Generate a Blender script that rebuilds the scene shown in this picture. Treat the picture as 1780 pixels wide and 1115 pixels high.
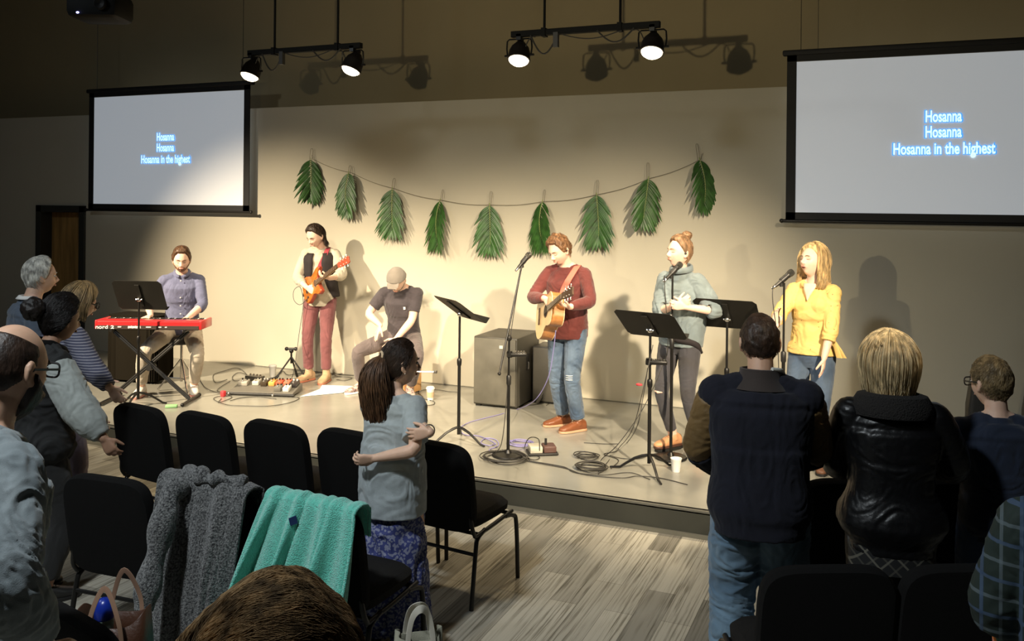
import bpy, bmesh, math, random
import numpy as np
from mathutils import Vector, Matrix

random.seed(7)
RNG = np.random.default_rng(7)
for o in list(bpy.data.objects):
    bpy.data.objects.remove(o)
SC = bpy.context.scene
COL = SC.collection

# ------------------------------------------------------------------ camera
F_PX, CX, CY = 1550.0, 890.0, 355.0          # focal length and principal point for a 1780 x 1115 frame
YAW, ROLL, HC = math.radians(23.04), 0.010, 2.17
ST, WALL_Y = 0.18, 8.72                      # stage height, back wall distance
cam_data = bpy.data.cameras.new('camera')
cam = bpy.data.objects.new('camera', cam_data); COL.objects.link(cam)
cam_data.sensor_fit = 'HORIZONTAL'; cam_data.sensor_width = 36.0
cam_data.lens = 36.0 * F_PX / 1780.0
cam_data.shift_x = 0.0
cam_data.shift_y = -(557.5 - CY) / 1780.0
cam_data.clip_start = 0.05; cam_data.clip_end = 60
cam.location = (0, 0, HC)
cam.matrix_world = Matrix.Translation((0, 0, HC)) @ Matrix.Rotation(YAW, 4, 'Z') @ Matrix.Rotation(math.pi/2, 4, 'X') @ Matrix.Rotation(ROLL, 4, 'Z')
SC.camera = cam

# ------------------------------------------------------------------ colour management
SC.view_settings.view_transform = 'Standard'
SC.view_settings.look = 'None'
SC.view_settings.exposure = 0.0
SC.view_settings.gamma = 1.0
SC.view_settings.use_curve_mapping = False

# ------------------------------------------------------------------ world
world = bpy.data.worlds.new('world'); SC.world = world
world.use_nodes = True
world.node_tree.nodes['Background'].inputs[0].default_value = (0.02, 0.022, 0.025, 1)
world.node_tree.nodes['Background'].inputs[1].default_value = 0.05

# ------------------------------------------------------------------ lamps of the room and added fill lights
def spot(name, loc, target, watts, color, angle, blend=0.5, radius=0.06):
    L = bpy.data.lights.new(name, 'SPOT'); L.energy = watts; L.color = color
    L.spot_size = math.radians(angle); L.spot_blend = blend; L.shadow_soft_size = radius
    o = bpy.data.objects.new(name, L); COL.objects.link(o)
    o.location = loc
    o.rotation_euler = (Vector(target) - Vector(loc)).to_track_quat('-Z', 'Y').to_euler()
    return o
def area(name, loc, target, watts, color, size):
    L = bpy.data.lights.new(name, 'AREA'); L.energy = watts; L.color = color; L.shape = 'DISK'; L.size = size
    o = bpy.data.objects.new(name, L); COL.objects.link(o)
    o.location = loc
    o.rotation_euler = (Vector(target) - Vector(loc)).to_track_quat('-Z', 'Y').to_euler()
    return o
WARM = (1.0, 0.825, 0.58)
spot('front_wash_light', (-8.6, 2.2, 4.5), (-6.6, 8.3, 0.40), 5500, WARM, 42, 1.0, 0.09)
spot('front_wash_light', (1.9, 1.9, 4.5), (-2.7, 8.1, 0.30), 5100, WARM, 36, 1.0, 0.09)
spot('front_wash_light', (-3.4, 1.4, 4.8), (-4.4, 8.2, 0.15), 4000, WARM, 38, 1.0, 0.28)  # added unseen wash, spreads light over the middle of the back wall
spot('back_of_room_light', (-2.6, -0.1, 2.75), (-2.0, 8.7, 3.9), 460, (1.0, 0.86, 0.55), 72, 1.0, 0.04)
spot('audience_fill_light', (-2.6, 0.4, 5.2), (-2.3, 3.5, 0.4), 760, (0.88, 0.96, 1.0), 92, 0.8, 0.20)  # added unseen fill, brightens the girl and the teal towel
area('audience_fill_light', (-7.0, 1.5, 5.0), (-5.5, 4.5, 0), 48, (0.84, 0.94, 1.0), 0.5)  # second added fill, lifts the left of the audience
CAN_SPECS = [(-5.59, (-5.2, 8.5, 0.4)), (-4.47, (-4.3, 8.6, 0.4)), (-2.84, (-3.0, 8.5, 0.4)), (-1.72, (-2.0, 8.5, 0.6))]
CAN_W = 190

# ------------------------------------------------------------------ pixel helpers (photo frame 1780 x 1115)
FWD = np.array([-math.sin(YAW), math.cos(YAW), 0.0]); RGT = np.array([math.cos(YAW), math.sin(YAW), 0.0]); UPV = np.array([0, 0, 1.0])
CAMO = np.array([0, 0, HC])
def ray(px, py):
    a, b = px - CX, CY - py
    c, s = math.cos(ROLL), math.sin(ROLL)
    return FWD + RGT*(a*c - b*s)/F_PX + UPV*(a*s + b*c)/F_PX
def atz(px, py, z): r = ray(px, py); return CAMO + r*((z - HC)/r[2])
def aty(px, py, y): r = ray(px, py); return CAMO + r*(y/r[1])
def atd(px, py, d): return CAMO + ray(px, py)*d
def depth_of(p): return float((np.array(p) - CAMO) @ FWD)
def face_angle(px, a):
    """world heading (radians) of someone seen at column px and turned a degrees to the picture's left of facing us"""
    r = ray(px, 400); return math.atan2(r[1], r[0]) + math.pi - math.radians(a)

# ------------------------------------------------------------------ numpy noise
def _h(ix, iy, iz, seed):
    n = (ix*374761393 + iy*668265263 + iz*2147483647 + seed*1274126177) & 0xffffffff
    n = ((n ^ (n >> 13)) * 1274126177) & 0xffffffff
    n = n ^ (n >> 16)
    return (n & 0xffff)/32767.5 - 1.0
def vnoise(P, seed=0):
    P = np.asarray(P, dtype=np.float64)
    I = np.floor(P).astype(np.int64); f = P - I; f = f*f*(3 - 2*f)
    r = 0
    for dx in (0, 1):
        for dy in (0, 1):
            for dz in (0, 1):
                w = (f[:, 0] if dx else 1-f[:, 0])*(f[:, 1] if dy else 1-f[:, 1])*(f[:, 2] if dz else 1-f[:, 2])
                r = r + w*_h(I[:, 0]+dx, I[:, 1]+dy, I[:, 2]+dz, seed)
    return r
def fbm(P, seed=0, octv=3):
    r = 0; a = 1.0; P = np.asarray(P)
    for k in range(octv):
        r = r + a*vnoise(P*(2.03**k), seed + k); a *= 0.5
    return r

def nz(v):
    v = np.asarray(v, dtype=float); n = np.linalg.norm(v); return v/n if n > 1e-9 else v
def A(*v): return np.array(v, dtype=float)
def rotv(v, axis, ang):
    axis = nz(axis); v = np.asarray(v, float); c, s = math.cos(ang), math.sin(ang)
    return v*c + np.cross(axis, v)*s + axis*(axis @ v)*(1 - c)

# ------------------------------------------------------------------ mesh builder
class MB:
    def __init__(s): s.V = []; s.F = []; s.n = 0
    def add(s, V, F):
        V = np.asarray(V, float).reshape(-1, 3)
        s.V.append(V); o = s.n
        s.F.extend([tuple(i + o for i in f) for f in F]); s.n += len(V); return s
    def loft(s, rings, seg=16, closed=False, cap=True):
        """rings: (centre, half-axis x, half-axis y[, exponent])"""
        V = []; t = np.arange(seg)*2*math.pi/seg
        for r in rings:
            c, ax, ay = (np.asarray(q, float) for q in r[:3]); e = r[3] if len(r) > 3 else 2.0
            ct, st = np.cos(t), np.sin(t)
            if e != 2.0:
                ct = np.sign(ct)*np.abs(ct)**(2/e); st = np.sign(st)*np.abs(st)**(2/e)
            V.append(c + ct[:, None]*ax + st[:, None]*ay)
        n = len(rings); F = []
        for i in range(n - (0 if closed else 1)):
            a, b = i*seg, ((i+1) % n)*seg
            for j in range(seg):
                k = (j+1) % seg; F.append((a+j, a+k, b+k, b+j))
        if cap and not closed:
            F.append(tuple(range(seg-1, -1, -1))); F.append(tuple((n-1)*seg + j for j in range(seg)))
        return s.add(np.concatenate(V), F)
    def tube(s, pts, rad, sides=8, closed=False):
        P = np.asarray(pts, float); n = len(P)
        if np.isscalar(rad): rad = [rad]*n
        T = np.zeros_like(P)
        if closed: T = np.roll(P, -1, 0) - np.roll(P, 1, 0)
        else:
            T[1:-1] = P[2:] - P[:-2]; T[0] = P[1]-P[0]; T[-1] = P[-1]-P[-2]
        T = T/np.maximum(np.linalg.norm(T, axis=1, keepdims=True), 1e-9)
        ref = A(0, 0, 1) if abs(T[0][2]) < 0.9 else A(1, 0, 0)
        rings = []; x = nz(np.cross(ref, T[0]))
        for i in range(n):
            x = nz(x - T[i]*(x @ T[i])); y = np.cross(T[i], x)
            rings.append((P[i], x*rad[i], y*rad[i]))
        return s.loft(rings, sides, closed)
    def caps(s, pts, rad, sides=12):
        """tapered limb with rounded ends"""
        P = [np.asarray(p, float) for p in pts]; R = list(rad)
        d0 = nz(P[0]-P[1]); d1 = nz(P[-1]-P[-2])
        P = [P[0]+d0*R[0]*0.9, P[0]+d0*R[0]*0.6] + P + [P[-1]+d1*R[-1]*0.6, P[-1]+d1*R[-1]*0.9]
        R = [R[0]*0.35, R[0]*0.8] + R + [R[-1]*0.8, R[-1]*0.35]
        return s.tube(P, R, sides)
    def box(s, c, size, R=None, bev=0.0):
        c = np.asarray(c, float); h = np.asarray(size, float)/2
        if bev <= 0:
            V = np.array([(x, y, z) for x in (-1, 1) for y in (-1, 1) for z in (-1, 1)])*h
            F = [(0, 1, 3, 2), (4, 6, 7, 5), (0, 4, 5, 1), (2, 3, 7, 6), (0, 2, 6, 4), (1, 5, 7, 3)]
        else:
            b = min(bev, h.min()*0.95)
            def ring(z, ins):
                hx, hy = h[0]-ins, h[1]-ins; bb = max(b-ins*0.5, b*0.3)
                q = []
                for (sx, sy, a0) in ((1, 1, 0), (-1, 1, 90), (-1, -1, 180), (1, -1, 270)):
                    for k in (0, 45, 90):
                        a = math.radians(a0+k); q.append((sx*(hx-bb)+bb*math.cos(a), sy*(hy-bb)+bb*math.sin(a), z))
                return q
            V = np.array(ring(-h[2], b*0.9) + ring(-h[2]+b*0.35, b*0.25) + ring(-h[2]+b, 0) + ring(h[2]-b, 0) + ring(h[2]-b*0.35, b*0.25) + ring(h[2], b*0.9))
            F = []
            for i in range(5):
                for j in range(12):
                    k = (j+1) % 12; F.append((i*12+j, i*12+k, (i+1)*12+k, (i+1)*12+j))
            F.append(tuple(range(11, -1, -1))); F.append(tuple(60+j for j in range(12)))
        if R is not None: V = V @ np.asarray(R, float).T
        return s.add(V + c, F)
    def ell(s, c, r, R=None, nu=16, nv=10):
        r = np.asarray([r]*3 if np.isscalar(r) else r, float); V = []; F = []
        for i in range(1, nv):
            p = math.pi*i/nv
            for j in range(nu):
                a = 2*math.pi*j/nu; V.append((math.sin(p)*math.cos(a), math.sin(p)*math.sin(a), math.cos(p)))
        V.append((0, 0, 1)); V.append((0, 0, -1)); t, b = len(V)-2, len(V)-1
        for i in range(nv-2):
            for j in range(nu):
                k = (j+1) % nu; F.append((i*nu+j, (i+1)*nu+j, (i+1)*nu+k, i*nu+k))
        for j in range(nu):
            k = (j+1) % nu; F.append((t, j, k)); F.append((b, (nv-2)*nu+k, (nv-2)*nu+j))
        V = np.array(V)*r
        if R is not None: V = V @ np.asarray(R, float).T
        return s.add(V + np.asarray(c, float), F)
    def lathe(s, prof, c=(0, 0, 0), R=None, seg=24):
        V = []; F = []; n = len(prof)
        for r, z in prof:
            for j in range(seg):
                a = 2*math.pi*j/seg; V.append((r*math.cos(a), r*math.sin(a), z))
        for i in range(n-1):
            for j in range(seg):
                k = (j+1) % seg; F.append((i*seg+j, i*seg+k, (i+1)*seg+k, (i+1)*seg+j))
        if prof[0][0] > 1e-6: F.append(tuple(range(seg-1, -1, -1)))
        if prof[-1][0] > 1e-6: F.append(tuple((n-1)*seg+j for j in range(seg)))
        V = np.array(V)
        if R is not None: V = V @ np.asarray(R, float).T
        return s.add(V + np.asarray(c, float), F)
    def prism(s, outline, t, M=None):
        """outline in local xy, thickness t along z centred; M 4x4 numpy"""
        n = len(outline)
        V = np.array([(x, y, -t/2) for x, y in outline] + [(x, y, t/2) for x, y in outline])
        F = [tuple(range(n-1, -1, -1)), tuple(n+i for i in range(n))] + [(i, (i+1) % n, n+(i+1) % n, n+i) for i in range(n)]
        if M is not None: V = V @ M[:3, :3].T + M[:3, 3]
        return s.add(V, F)
    def grid(s, P, closed_u=False):
        """P (nu, nv, 3)"""
        nu, nv = P.shape[:2]; F = []
        for i in range(nu - (0 if closed_u else 1)):
            i2 = (i+1) % nu
            for j in range(nv-1):
                F.append((i*nv+j, i2*nv+j, i2*nv+j+1, i*nv+j+1))
        return s.add(P.reshape(-1, 3), F)
    def mesh(s, name):
        me = bpy.data.meshes.new(name)
        me.from_pydata(np.concatenate(s.V).tolist() if s.V else [], [], s.F)
        me.update(); return me
    def build(s, name, mat=None, parent=None, smooth=True, bevel=0.0, angle=40):
        return link(name, s.mesh(name), mat, parent, smooth, bevel, angle)

def link(name, me, mat=None, parent=None, smooth=True, bevel=0.0, angle=40):
    o = bpy.data.objects.new(name, me); COL.objects.link(o)
    if mat is not None: me.materials.append(mat)
    if smooth:
        me.polygons.foreach_set('use_smooth', [True]*len(me.polygons))
        if angle: me.set_sharp_from_angle(angle=math.radians(angle))
    if bevel:
        m = o.modifiers.new('bevel', 'BEVEL'); m.width = bevel; m.segments = 2; m.limit_method = 'ANGLE'
    if parent is not None: o.parent = parent
    return o

def strands_mesh(paths, rad, sides=3, name='hair'):
    """paths (n,k,3), rad scalar or (k,), fast bulk mesh of thin tapered hairs"""
    P = np.asarray(paths, float); n, k = P.shape[:2]
    T = np.zeros_like(P); T[:, 1:-1] = P[:, 2:]-P[:, :-2]; T[:, 0] = P[:, 1]-P[:, 0]; T[:, -1] = P[:, -1]-P[:, -2]
    T /= np.maximum(np.linalg.norm(T, axis=2, keepdims=True), 1e-9)
    ref = np.array([0.31, 0.52, 0.79]); X = np.cross(T, ref); X /= np.maximum(np.linalg.norm(X, axis=2, keepdims=True), 1e-6)
    Y = np.cross(T, X)
    rad = np.ones(k)*rad if np.ndim(rad) <= 1 else rad
    rad = rad[None, :, None] if np.ndim(rad) == 1 else rad[:, :, None]
    V = np.empty((n, k, sides, 3))
    for j in range(sides):
        a = 2*math.pi*j/sides; V[:, :, j] = P + X*rad*math.cos(a) + Y*rad*math.sin(a)
    base = (np.arange(n)*k*sides)[:, None, None]; ki = (np.arange(k-1)*sides)[None, :, None]; j = np.arange(sides)[None, None, :]; j2 = (j+1) % sides
    F = np.stack([base+ki+j, base+ki+j2, base+ki+sides+j2, base+ki+sides+j], -1).reshape(-1, 4)
    me = bpy.data.meshes.new(name); nv = n*k*sides
    me.vertices.add(nv); me.vertices.foreach_set('co', V.reshape(-1))
    me.loops.add(F.size); me.loops.foreach_set('vertex_index', F.reshape(-1).astype(np.int32))
    me.polygons.add(len(F)); me.polygons.foreach_set('loop_start', (np.arange(len(F))*4).astype(np.int32))
    me.polygons.foreach_set('use_smooth', [True]*len(F))
    me.update(); me.validate()
    return me

def fuse(mb, voxel=0.006, smooth=3, fold=None, name='body', decimate=0):
    """union of all shapes in mb as one continuous skin"""
    me = mb.mesh('tmp'); o = bpy.data.objects.new('tmp', me); COL.objects.link(o)
    m = o.modifiers.new('r', 'REMESH'); m.mode = 'VOXEL'; m.voxel_size = voxel; m.adaptivity = 0
    if smooth:
        m = o.modifiers.new('s', 'SMOOTH'); m.factor = 0.5; m.iterations = smooth
    dg = bpy.context.evaluated_depsgraph_get(); dg.update()
    out = bpy.data.meshes.new_from_object(o.evaluated_get(dg)); out.name = name
    bpy.data.objects.remove(o); bpy.data.meshes.remove(me)
    if fold is not None:
        n = len(out.vertices); co = np.empty(n*3); out.vertices.foreach_get('co', co); co = co.reshape(-1, 3)
        no = np.empty(n*3); out.vertex_normals.foreach_get('vector', no); no = no.reshape(-1, 3)
        co = co + no*fold(co, no)[:, None]
        out.vertices.foreach_set('co', co.reshape(-1)); out.update()
    return out

# ------------------------------------------------------------------ tagging
def tag(o, label=None, cat=None, group=None, kind=None):
    if label: o['label'] = label
    if cat: o['category'] = cat
    if group: o['group'] = group
    if kind: o['kind'] = kind
    return o
def empty(name, loc=(0, 0, 0), rz=0.0):
    o = bpy.data.objects.new(name, None); COL.objects.link(o)
    o.location = tuple(float(v) for v in loc); o.rotation_euler = (0, 0, rz); o.empty_display_size = 0.1
    return o
def copy_tree(o, parent=None):
    c = o.copy(); COL.objects.link(c); c.parent = parent
    for ch in list(o.children): copy_tree(ch, c)
    return c

# ------------------------------------------------------------------ materials
def mat(name, col, rough=0.6, metal=0.0, bump=0.0, bscale=60.0, var=0.0, vscale=8.0, sss=0.0, emit=None, estr=1.0, spec=0.5, stretch=(1, 1, 1), sheen=0.0, coat=0.0, col2=None):
    m = bpy.data.materials.new(name); m.use_nodes = True
    nt = m.node_tree; b = nt.nodes['Principled BSDF']
    b.inputs['Base Color'].default_value = (*col, 1); b.inputs['Roughness'].default_value = rough; b.inputs['Metallic'].default_value = metal
    b.inputs['Specular IOR Level'].default_value = spec
    if sss: b.inputs['Subsurface Weight'].default_value = sss; b.inputs['Subsurface Radius'].default_value = (0.02, 0.008, 0.004); b.inputs['Subsurface Scale'].default_value = 0.5
    if sheen: b.inputs['Sheen Weight'].default_value = sheen
    if coat: b.inputs['Coat Weight'].default_value = coat; b.inputs['Coat Roughness'].default_value = 0.1
    if emit: b.inputs['Emission Color'].default_value = (*emit, 1); b.inputs['Emission Strength'].default_value = estr
    tc = nt.nodes.new('ShaderNodeTexCoord'); mp = nt.nodes.new('ShaderNodeMapping'); mp.inputs['Scale'].default_value = stretch
    nt.links.new(tc.outputs['Object'], mp.inputs[0])
    if var or col2:
        n = nt.nodes.new('ShaderNodeTexNoise'); n.inputs['Scale'].default_value = vscale; n.inputs['Detail'].default_value = 4
        nt.links.new(mp.outputs[0], n.inputs['Vector'])
        r = nt.nodes.new('ShaderNodeValToRGB'); r.color_ramp.elements[0].position = 0.35; r.color_ramp.elements[1].position = 0.65
        c2 = col2 if col2 else tuple(min(1, c*(1+var)) for c in col)
        c1 = col if col2 else tuple(c*(1-var) for c in col)
        r.color_ramp.elements[0].color = (*c1, 1); r.color_ramp.elements[1].color = (*c2, 1)
        nt.links.new(n.outputs['Fac'], r.inputs[0]); nt.links.new(r.outputs[0], b.inputs['Base Color'])
    if bump:
        n = nt.nodes.new('ShaderNodeTexNoise'); n.inputs['Scale'].default_value = bscale; n.inputs['Detail'].default_value = 3
        nt.links.new(mp.outputs[0], n.inputs['Vector'])
        bp = nt.nodes.new('ShaderNodeBump'); bp.inputs['Strength'].default_value = bump; bp.inputs['Distance'].default_value = 0.01
        nt.links.new(n.outputs['Fac'], bp.inputs['Height']); nt.links.new(bp.outputs[0], b.inputs['Normal'])
    return m
def nodes_of(m): return m.node_tree, m.node_tree.nodes['Principled BSDF']

def mat_stripes(name, base, line, axis=2, freq=60, duty=0.2, rough=0.8, wob=0.0):
    m = mat(name, base, rough, bump=0.1, bscale=200); nt, b = nodes_of(m)
    tc = nt.nodes.new('ShaderNodeTexCoord'); sx = nt.nodes.new('ShaderNodeSeparateXYZ'); nt.links.new(tc.outputs['Object'], sx.inputs[0])
    mu = nt.nodes.new('ShaderNodeMath'); mu.operation = 'MULTIPLY'; mu.inputs[1].default_value = freq
    nt.links.new(sx.outputs[axis], mu.inputs[0])
    src = mu
    fr = nt.nodes.new('ShaderNodeMath'); fr.operation = 'FRACT'; nt.links.new(src.outputs[0], fr.inputs[0])
    gt = nt.nodes.new('ShaderNodeMath'); gt.operation = 'LESS_THAN'; gt.inputs[1].default_value = duty; nt.links.new(fr.outputs[0], gt.inputs[0])
    mx = nt.nodes.new('ShaderNodeMix'); mx.data_type = 'RGBA'; mx.inputs[6].default_value = (*base, 1); mx.inputs[7].default_value = (*line, 1)
    nt.links.new(gt.outputs[0], mx.inputs[0]); nt.links.new(mx.outputs[2], b.inputs['Base Color'])
    return m
def mat_plaid(name, base, c1, c2, f1=14, f2=14, rough=0.8, diag=False, base2=None):
    m = mat(name, base, rough); nt, b = nodes_of(m)
    tc = nt.nodes.new('ShaderNodeTexCoord'); mp = nt.nodes.new('ShaderNodeMapping'); nt.links.new(tc.outputs['Object'], mp.inputs[0])
    if diag: mp.inputs['Rotation'].default_value = (0, math.radians(45), 0)
    sx = nt.nodes.new('ShaderNodeSeparateXYZ'); nt.links.new(mp.outputs[0], sx.inputs[0])
    prev = None; prevc = base
    for ax, f, c, duty in ((0, f1, c1, 0.18), (2, f2, c1, 0.18), (0, f1*0.5, c2, 0.1), (2, f2*0.5, c2, 0.1)):
        mu = nt.nodes.new('ShaderNodeMath'); mu.operation = 'MULTIPLY'; mu.inputs[1].default_value = f; nt.links.new(sx.outputs[ax], mu.inputs[0])
        fr = nt.nodes.new('ShaderNodeMath'); fr.operation = 'FRACT'; nt.links.new(mu.outputs[0], fr.inputs[0])
        lt = nt.nodes.new('ShaderNodeMath'); lt.operation = 'LESS_THAN'; lt.inputs[1].default_value = duty; nt.links.new(fr.outputs[0], lt.inputs[0])
        sc = nt.nodes.new('ShaderNodeMath'); sc.operation = 'MULTIPLY'; sc.inputs[1].default_value = 0.6; nt.links.new(lt.outputs[0], sc.inputs[0])
        mx = nt.nodes.new('ShaderNodeMix'); mx.data_type = 'RGBA'; mx.inputs[7].default_value = (*c, 1)
        if prev is None: mx.inputs[6].default_value = (*base, 1)
        else: nt.links.new(prev, mx.inputs[6])
        nt.links.new(sc.outputs[0], mx.inputs[0]); prev = mx.outputs[2]
    nt.links.new(prev, b.inputs['Base Color'])
    return m
def mat_voro(name, base, dot, scale=30, size=0.18, rough=0.8, rnd=1.0, feature='F1'):
    m = mat(name, base, rough, bump=0.08, bscale=150); nt, b = nodes_of(m)
    tc = nt.nodes.new('ShaderNodeTexCoord'); v = nt.nodes.new('ShaderNodeTexVoronoi'); v.inputs['Scale'].default_value = scale; v.inputs['Randomness'].default_value = rnd
    v.feature = feature
    nt.links.new(tc.outputs['Object'], v.inputs['Vector'])
    lt = nt.nodes.new('ShaderNodeMath'); lt.operation = 'LESS_THAN'; lt.inputs[1].default_value = size; nt.links.new(v.outputs['Distance'], lt.inputs[0])
    mx = nt.nodes.new('ShaderNodeMix'); mx.data_type = 'RGBA'; mx.inputs[6].default_value = (*base, 1); mx.inputs[7].default_value = (*dot, 1)
    nt.links.new(lt.outputs[0], mx.inputs[0]); nt.links.new(mx.outputs[2], b.inputs['Base Color'])
    return m

M = {}
M['black_metal'] = mat('black_metal', (0.012, 0.011, 0.010), 0.38, 0.3)
M['black_plastic'] = mat('black_plastic', (0.015, 0.014, 0.013), 0.45)
M['rig_black'] = mat('rig_black', (0.004, 0.004, 0.0035), 0.7, spec=0.2)
M['chrome'] = mat('chrome', (0.75, 0.73, 0.70), 0.22, 1.0)
M['grey_metal'] = mat('grey_metal', (0.18, 0.17, 0.155), 0.35, 0.8)
M['chair_fabric'] = mat('chair_fabric', (0.0045, 0.0042, 0.004), 0.95, bump=0.5, bscale=700, var=0.3, vscale=300, spec=0.2)
M['seat_fabric'] = mat('seat_fabric', (0.014, 0.0125, 0.011), 0.95, bump=0.5, bscale=600, var=0.35, vscale=260, spec=0.2)
M['cable'] = mat('cable', (0.035, 0.032, 0.028), 0.5)
M['cable_purple'] = mat('cable_purple', (0.22, 0.20, 0.42), 0.5)
M['white_plastic'] = mat('white_plastic', (0.80, 0.78, 0.74), 0.4)
M['paper'] = mat('paper', (0.85, 0.84, 0.80), 0.8)
M['red_tape'] = mat('red_tape', (0.70, 0.04, 0.05), 0.5)

# ================================================================== SETTING
def structure(name, mb, m, smooth=False): o = mb.build(name, m, None, smooth); o['kind'] = 'structure'; return o

# carpet of grey streaked planks laid towards the stage
m = mat('carpet_planks', (0.3, 0.29, 0.26), 0.95, spec=0.15); nt, b = nodes_of(m)
tc = nt.nodes.new('ShaderNodeTexCoord')
mp = nt.nodes.new('ShaderNodeMapping'); mp.inputs['Rotation'].default_value = (0, 0, math.pi/2); nt.links.new(tc.outputs['Object'], mp.inputs[0])
bk = nt.nodes.new('ShaderNodeTexBrick'); bk.inputs['Scale'].default_value = 1.0; bk.inputs['Brick Width'].default_value = 0.92; bk.inputs['Row Height'].default_value = 0.155
bk.inputs['Mortar Size'].default_value = 0.0013; bk.inputs['Mortar Smooth'].default_value = 0.3; bk.offset = 0.37
bk.inputs['Color1'].default_value = (0.50, 0.465, 0.385, 1); bk.inputs['Color2'].default_value = (0.22, 0.205, 0.17, 1); bk.inputs['Mortar'].default_value = (0.15, 0.135, 0.11, 1)
nt.links.new(mp.outputs[0], bk.inputs['Vector'])
ms = nt.nodes.new('ShaderNodeMapping'); ms.inputs['Scale'].default_value = (75, 1.5, 1); nt.links.new(tc.outputs['Object'], ms.inputs[0])
n1 = nt.nodes.new('ShaderNodeTexNoise'); n1.inputs['Scale'].default_value = 1.0; n1.inputs['Detail'].default_value = 5; n1.inputs['Roughness'].default_value = 0.65; nt.links.new(ms.outputs[0], n1.inputs['Vector'])
r1 = nt.nodes.new('ShaderNodeValToRGB'); r1.color_ramp.elements[0].position = 0.40; r1.color_ramp.elements[0].color = (0.40, 0.385, 0.35, 1); r1.color_ramp.elements[1].position = 0.53; r1.color_ramp.elements[1].color = (1, 1, 1, 1)
nt.links.new(n1.outputs['Fac'], r1.inputs[0])
m3 = nt.nodes.new('ShaderNodeMapping'); m3.inputs['Scale'].default_value = (9, 1.6, 1); nt.links.new(tc.outputs['Object'], m3.inputs[0])
n3 = nt.nodes.new('ShaderNodeTexNoise'); n3.inputs['Scale'].default_value = 1.0; n3.inputs['Detail'].default_value = 2; nt.links.new(m3.outputs[0], n3.inputs['Vector'])
r3 = nt.nodes.new('ShaderNodeValToRGB'); r3.color_ramp.elements[0].position = 0.30; r3.color_ramp.elements[0].color = (0, 0, 0, 1); r3.color_ramp.elements[1].position = 0.6
nt.links.new(n3.outputs['Fac'], r3.inputs[0])
mw = nt.nodes.new('ShaderNodeMix'); mw.data_type = 'RGBA'; mw.inputs[6].default_value = (1, 1, 1, 1); nt.links.new(r3.outputs[0], mw.inputs[0]); nt.links.new(r1.outputs[0], mw.inputs[7])
mx = nt.nodes.new('ShaderNodeMix'); mx.data_type = 'RGBA'; mx.blend_type = 'MULTIPLY'; mx.inputs[0].default_value = 1.0
nt.links.new(bk.outputs['Color'], mx.inputs[6]); nt.links.new(mw.outputs[2], mx.inputs[7]); nt.links.new(mx.outputs[2], b.inputs['Base Color'])
structure('floor', MB().box((-3, 3, -0.05), (20, 13, 0.1)), m)

# painted concrete stage
m = mat('stage_floor_paint', (0.36, 0.345, 0.30), 0.3, bump=0.05, bscale=9, spec=0.5); nt, b = nodes_of(m)
tc = nt.nodes.new('ShaderNodeTexCoord'); n = nt.nodes.new('ShaderNodeTexNoise'); n.inputs['Scale'].default_value = 1.6; n.inputs['Detail'].default_value = 6; nt.links.new(tc.outputs['Object'], n.inputs['Vector'])
r = nt.nodes.new('ShaderNodeValToRGB'); r.color_ramp.elements[0].position = 0.3; r.color_ramp.elements[0].color = (0.225, 0.218, 0.185, 1); r.color_ramp.elements[1].position = 0.7; r.color_ramp.elements[1].color = (0.31, 0.30, 0.26, 1)
nt.links.new(n.outputs['Fac'], r.inputs[0]); nt.links.new(r.outputs[0], b.inputs['Base Color'])
r2 = nt.nodes.new('ShaderNodeMapRange'); r2.inputs['To Min'].default_value = 0.16; r2.inputs['To Max'].default_value = 0.30; nt.links.new(n.outputs['Fac'], r2.inputs['Value']); nt.links.new(r2.outputs[0], b.inputs['Roughness'])
M['stage_top'] = m
M['stage_front'] = mat('stage_front_paint', (0.032, 0.033, 0.026), 0.6, var=0.15, vscale=3)
M['base_strip'] = mat('base_strip', (0.13, 0.125, 0.10), 0.7)
structure('floor_stage', MB().box((-3.0, (5.865+WALL_Y+0.5)/2, ST/2+0.0125), (13.4, WALL_Y+0.5-5.865, ST-0.025)), M['stage_top'])
structure('trim_1', MB().box((-3.0, 5.857, ST/2-0.012), (13.4, 0.02, ST-0.026)), M['stage_front'])
structure('trim_2', MB().box((-3.0, 5.862, ST-0.006), (13.4, 0.05, 0.012)), mat('stage_nosing', (0.10, 0.098, 0.085), 0.4))
structure('baseboard_stage', MB().box((-3.0, 5.838, 0.012), (13.4, 0.03, 0.024)), M['base_strip'])

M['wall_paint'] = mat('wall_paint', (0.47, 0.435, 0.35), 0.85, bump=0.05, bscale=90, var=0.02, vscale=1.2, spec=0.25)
M['upper_dim'] = mat('upper_wall_dimmed', (0.34, 0.275, 0.16), 0.9, bump=0.05, bscale=60, var=0.05, vscale=0.8, spec=0.2)  # same wall paint; the dimmer, browner light up there is in the colour
M['side_paint'] = mat('side_wall_paint', (0.20, 0.19, 0.16), 0.9)
WT = 3.30
DX0, DX1, DZ = -10.79, -9.88, 2.09
wb = MB()
wb.box(((-13.0+DX0)/2, WALL_Y+0.2, WT/2), (DX0+13.0, 0.4, WT))
wb.box(((DX0+DX1)/2, WALL_Y+0.2, (DZ+WT)/2), (DX1-DX0, 0.4, WT-DZ))
wb.box(((DX1+7.0)/2, WALL_Y+0.2, WT/2), (7.0-DX1, 0.4, WT))
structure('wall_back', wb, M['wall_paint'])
structure('wall_upper', MB().box((-3, WALL_Y+0.42+0.1, 4.1), (20, 0.2, 2.6)), M['upper_dim'])
structure('wall_left', MB().box((-13.1, 3, 2.7), (0.2, 13, 5.4)), M['side_paint'])
structure('wall_right', MB().box((7.1, 3, 2.7), (0.2, 13, 5.4)), M['side_paint'])
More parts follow.
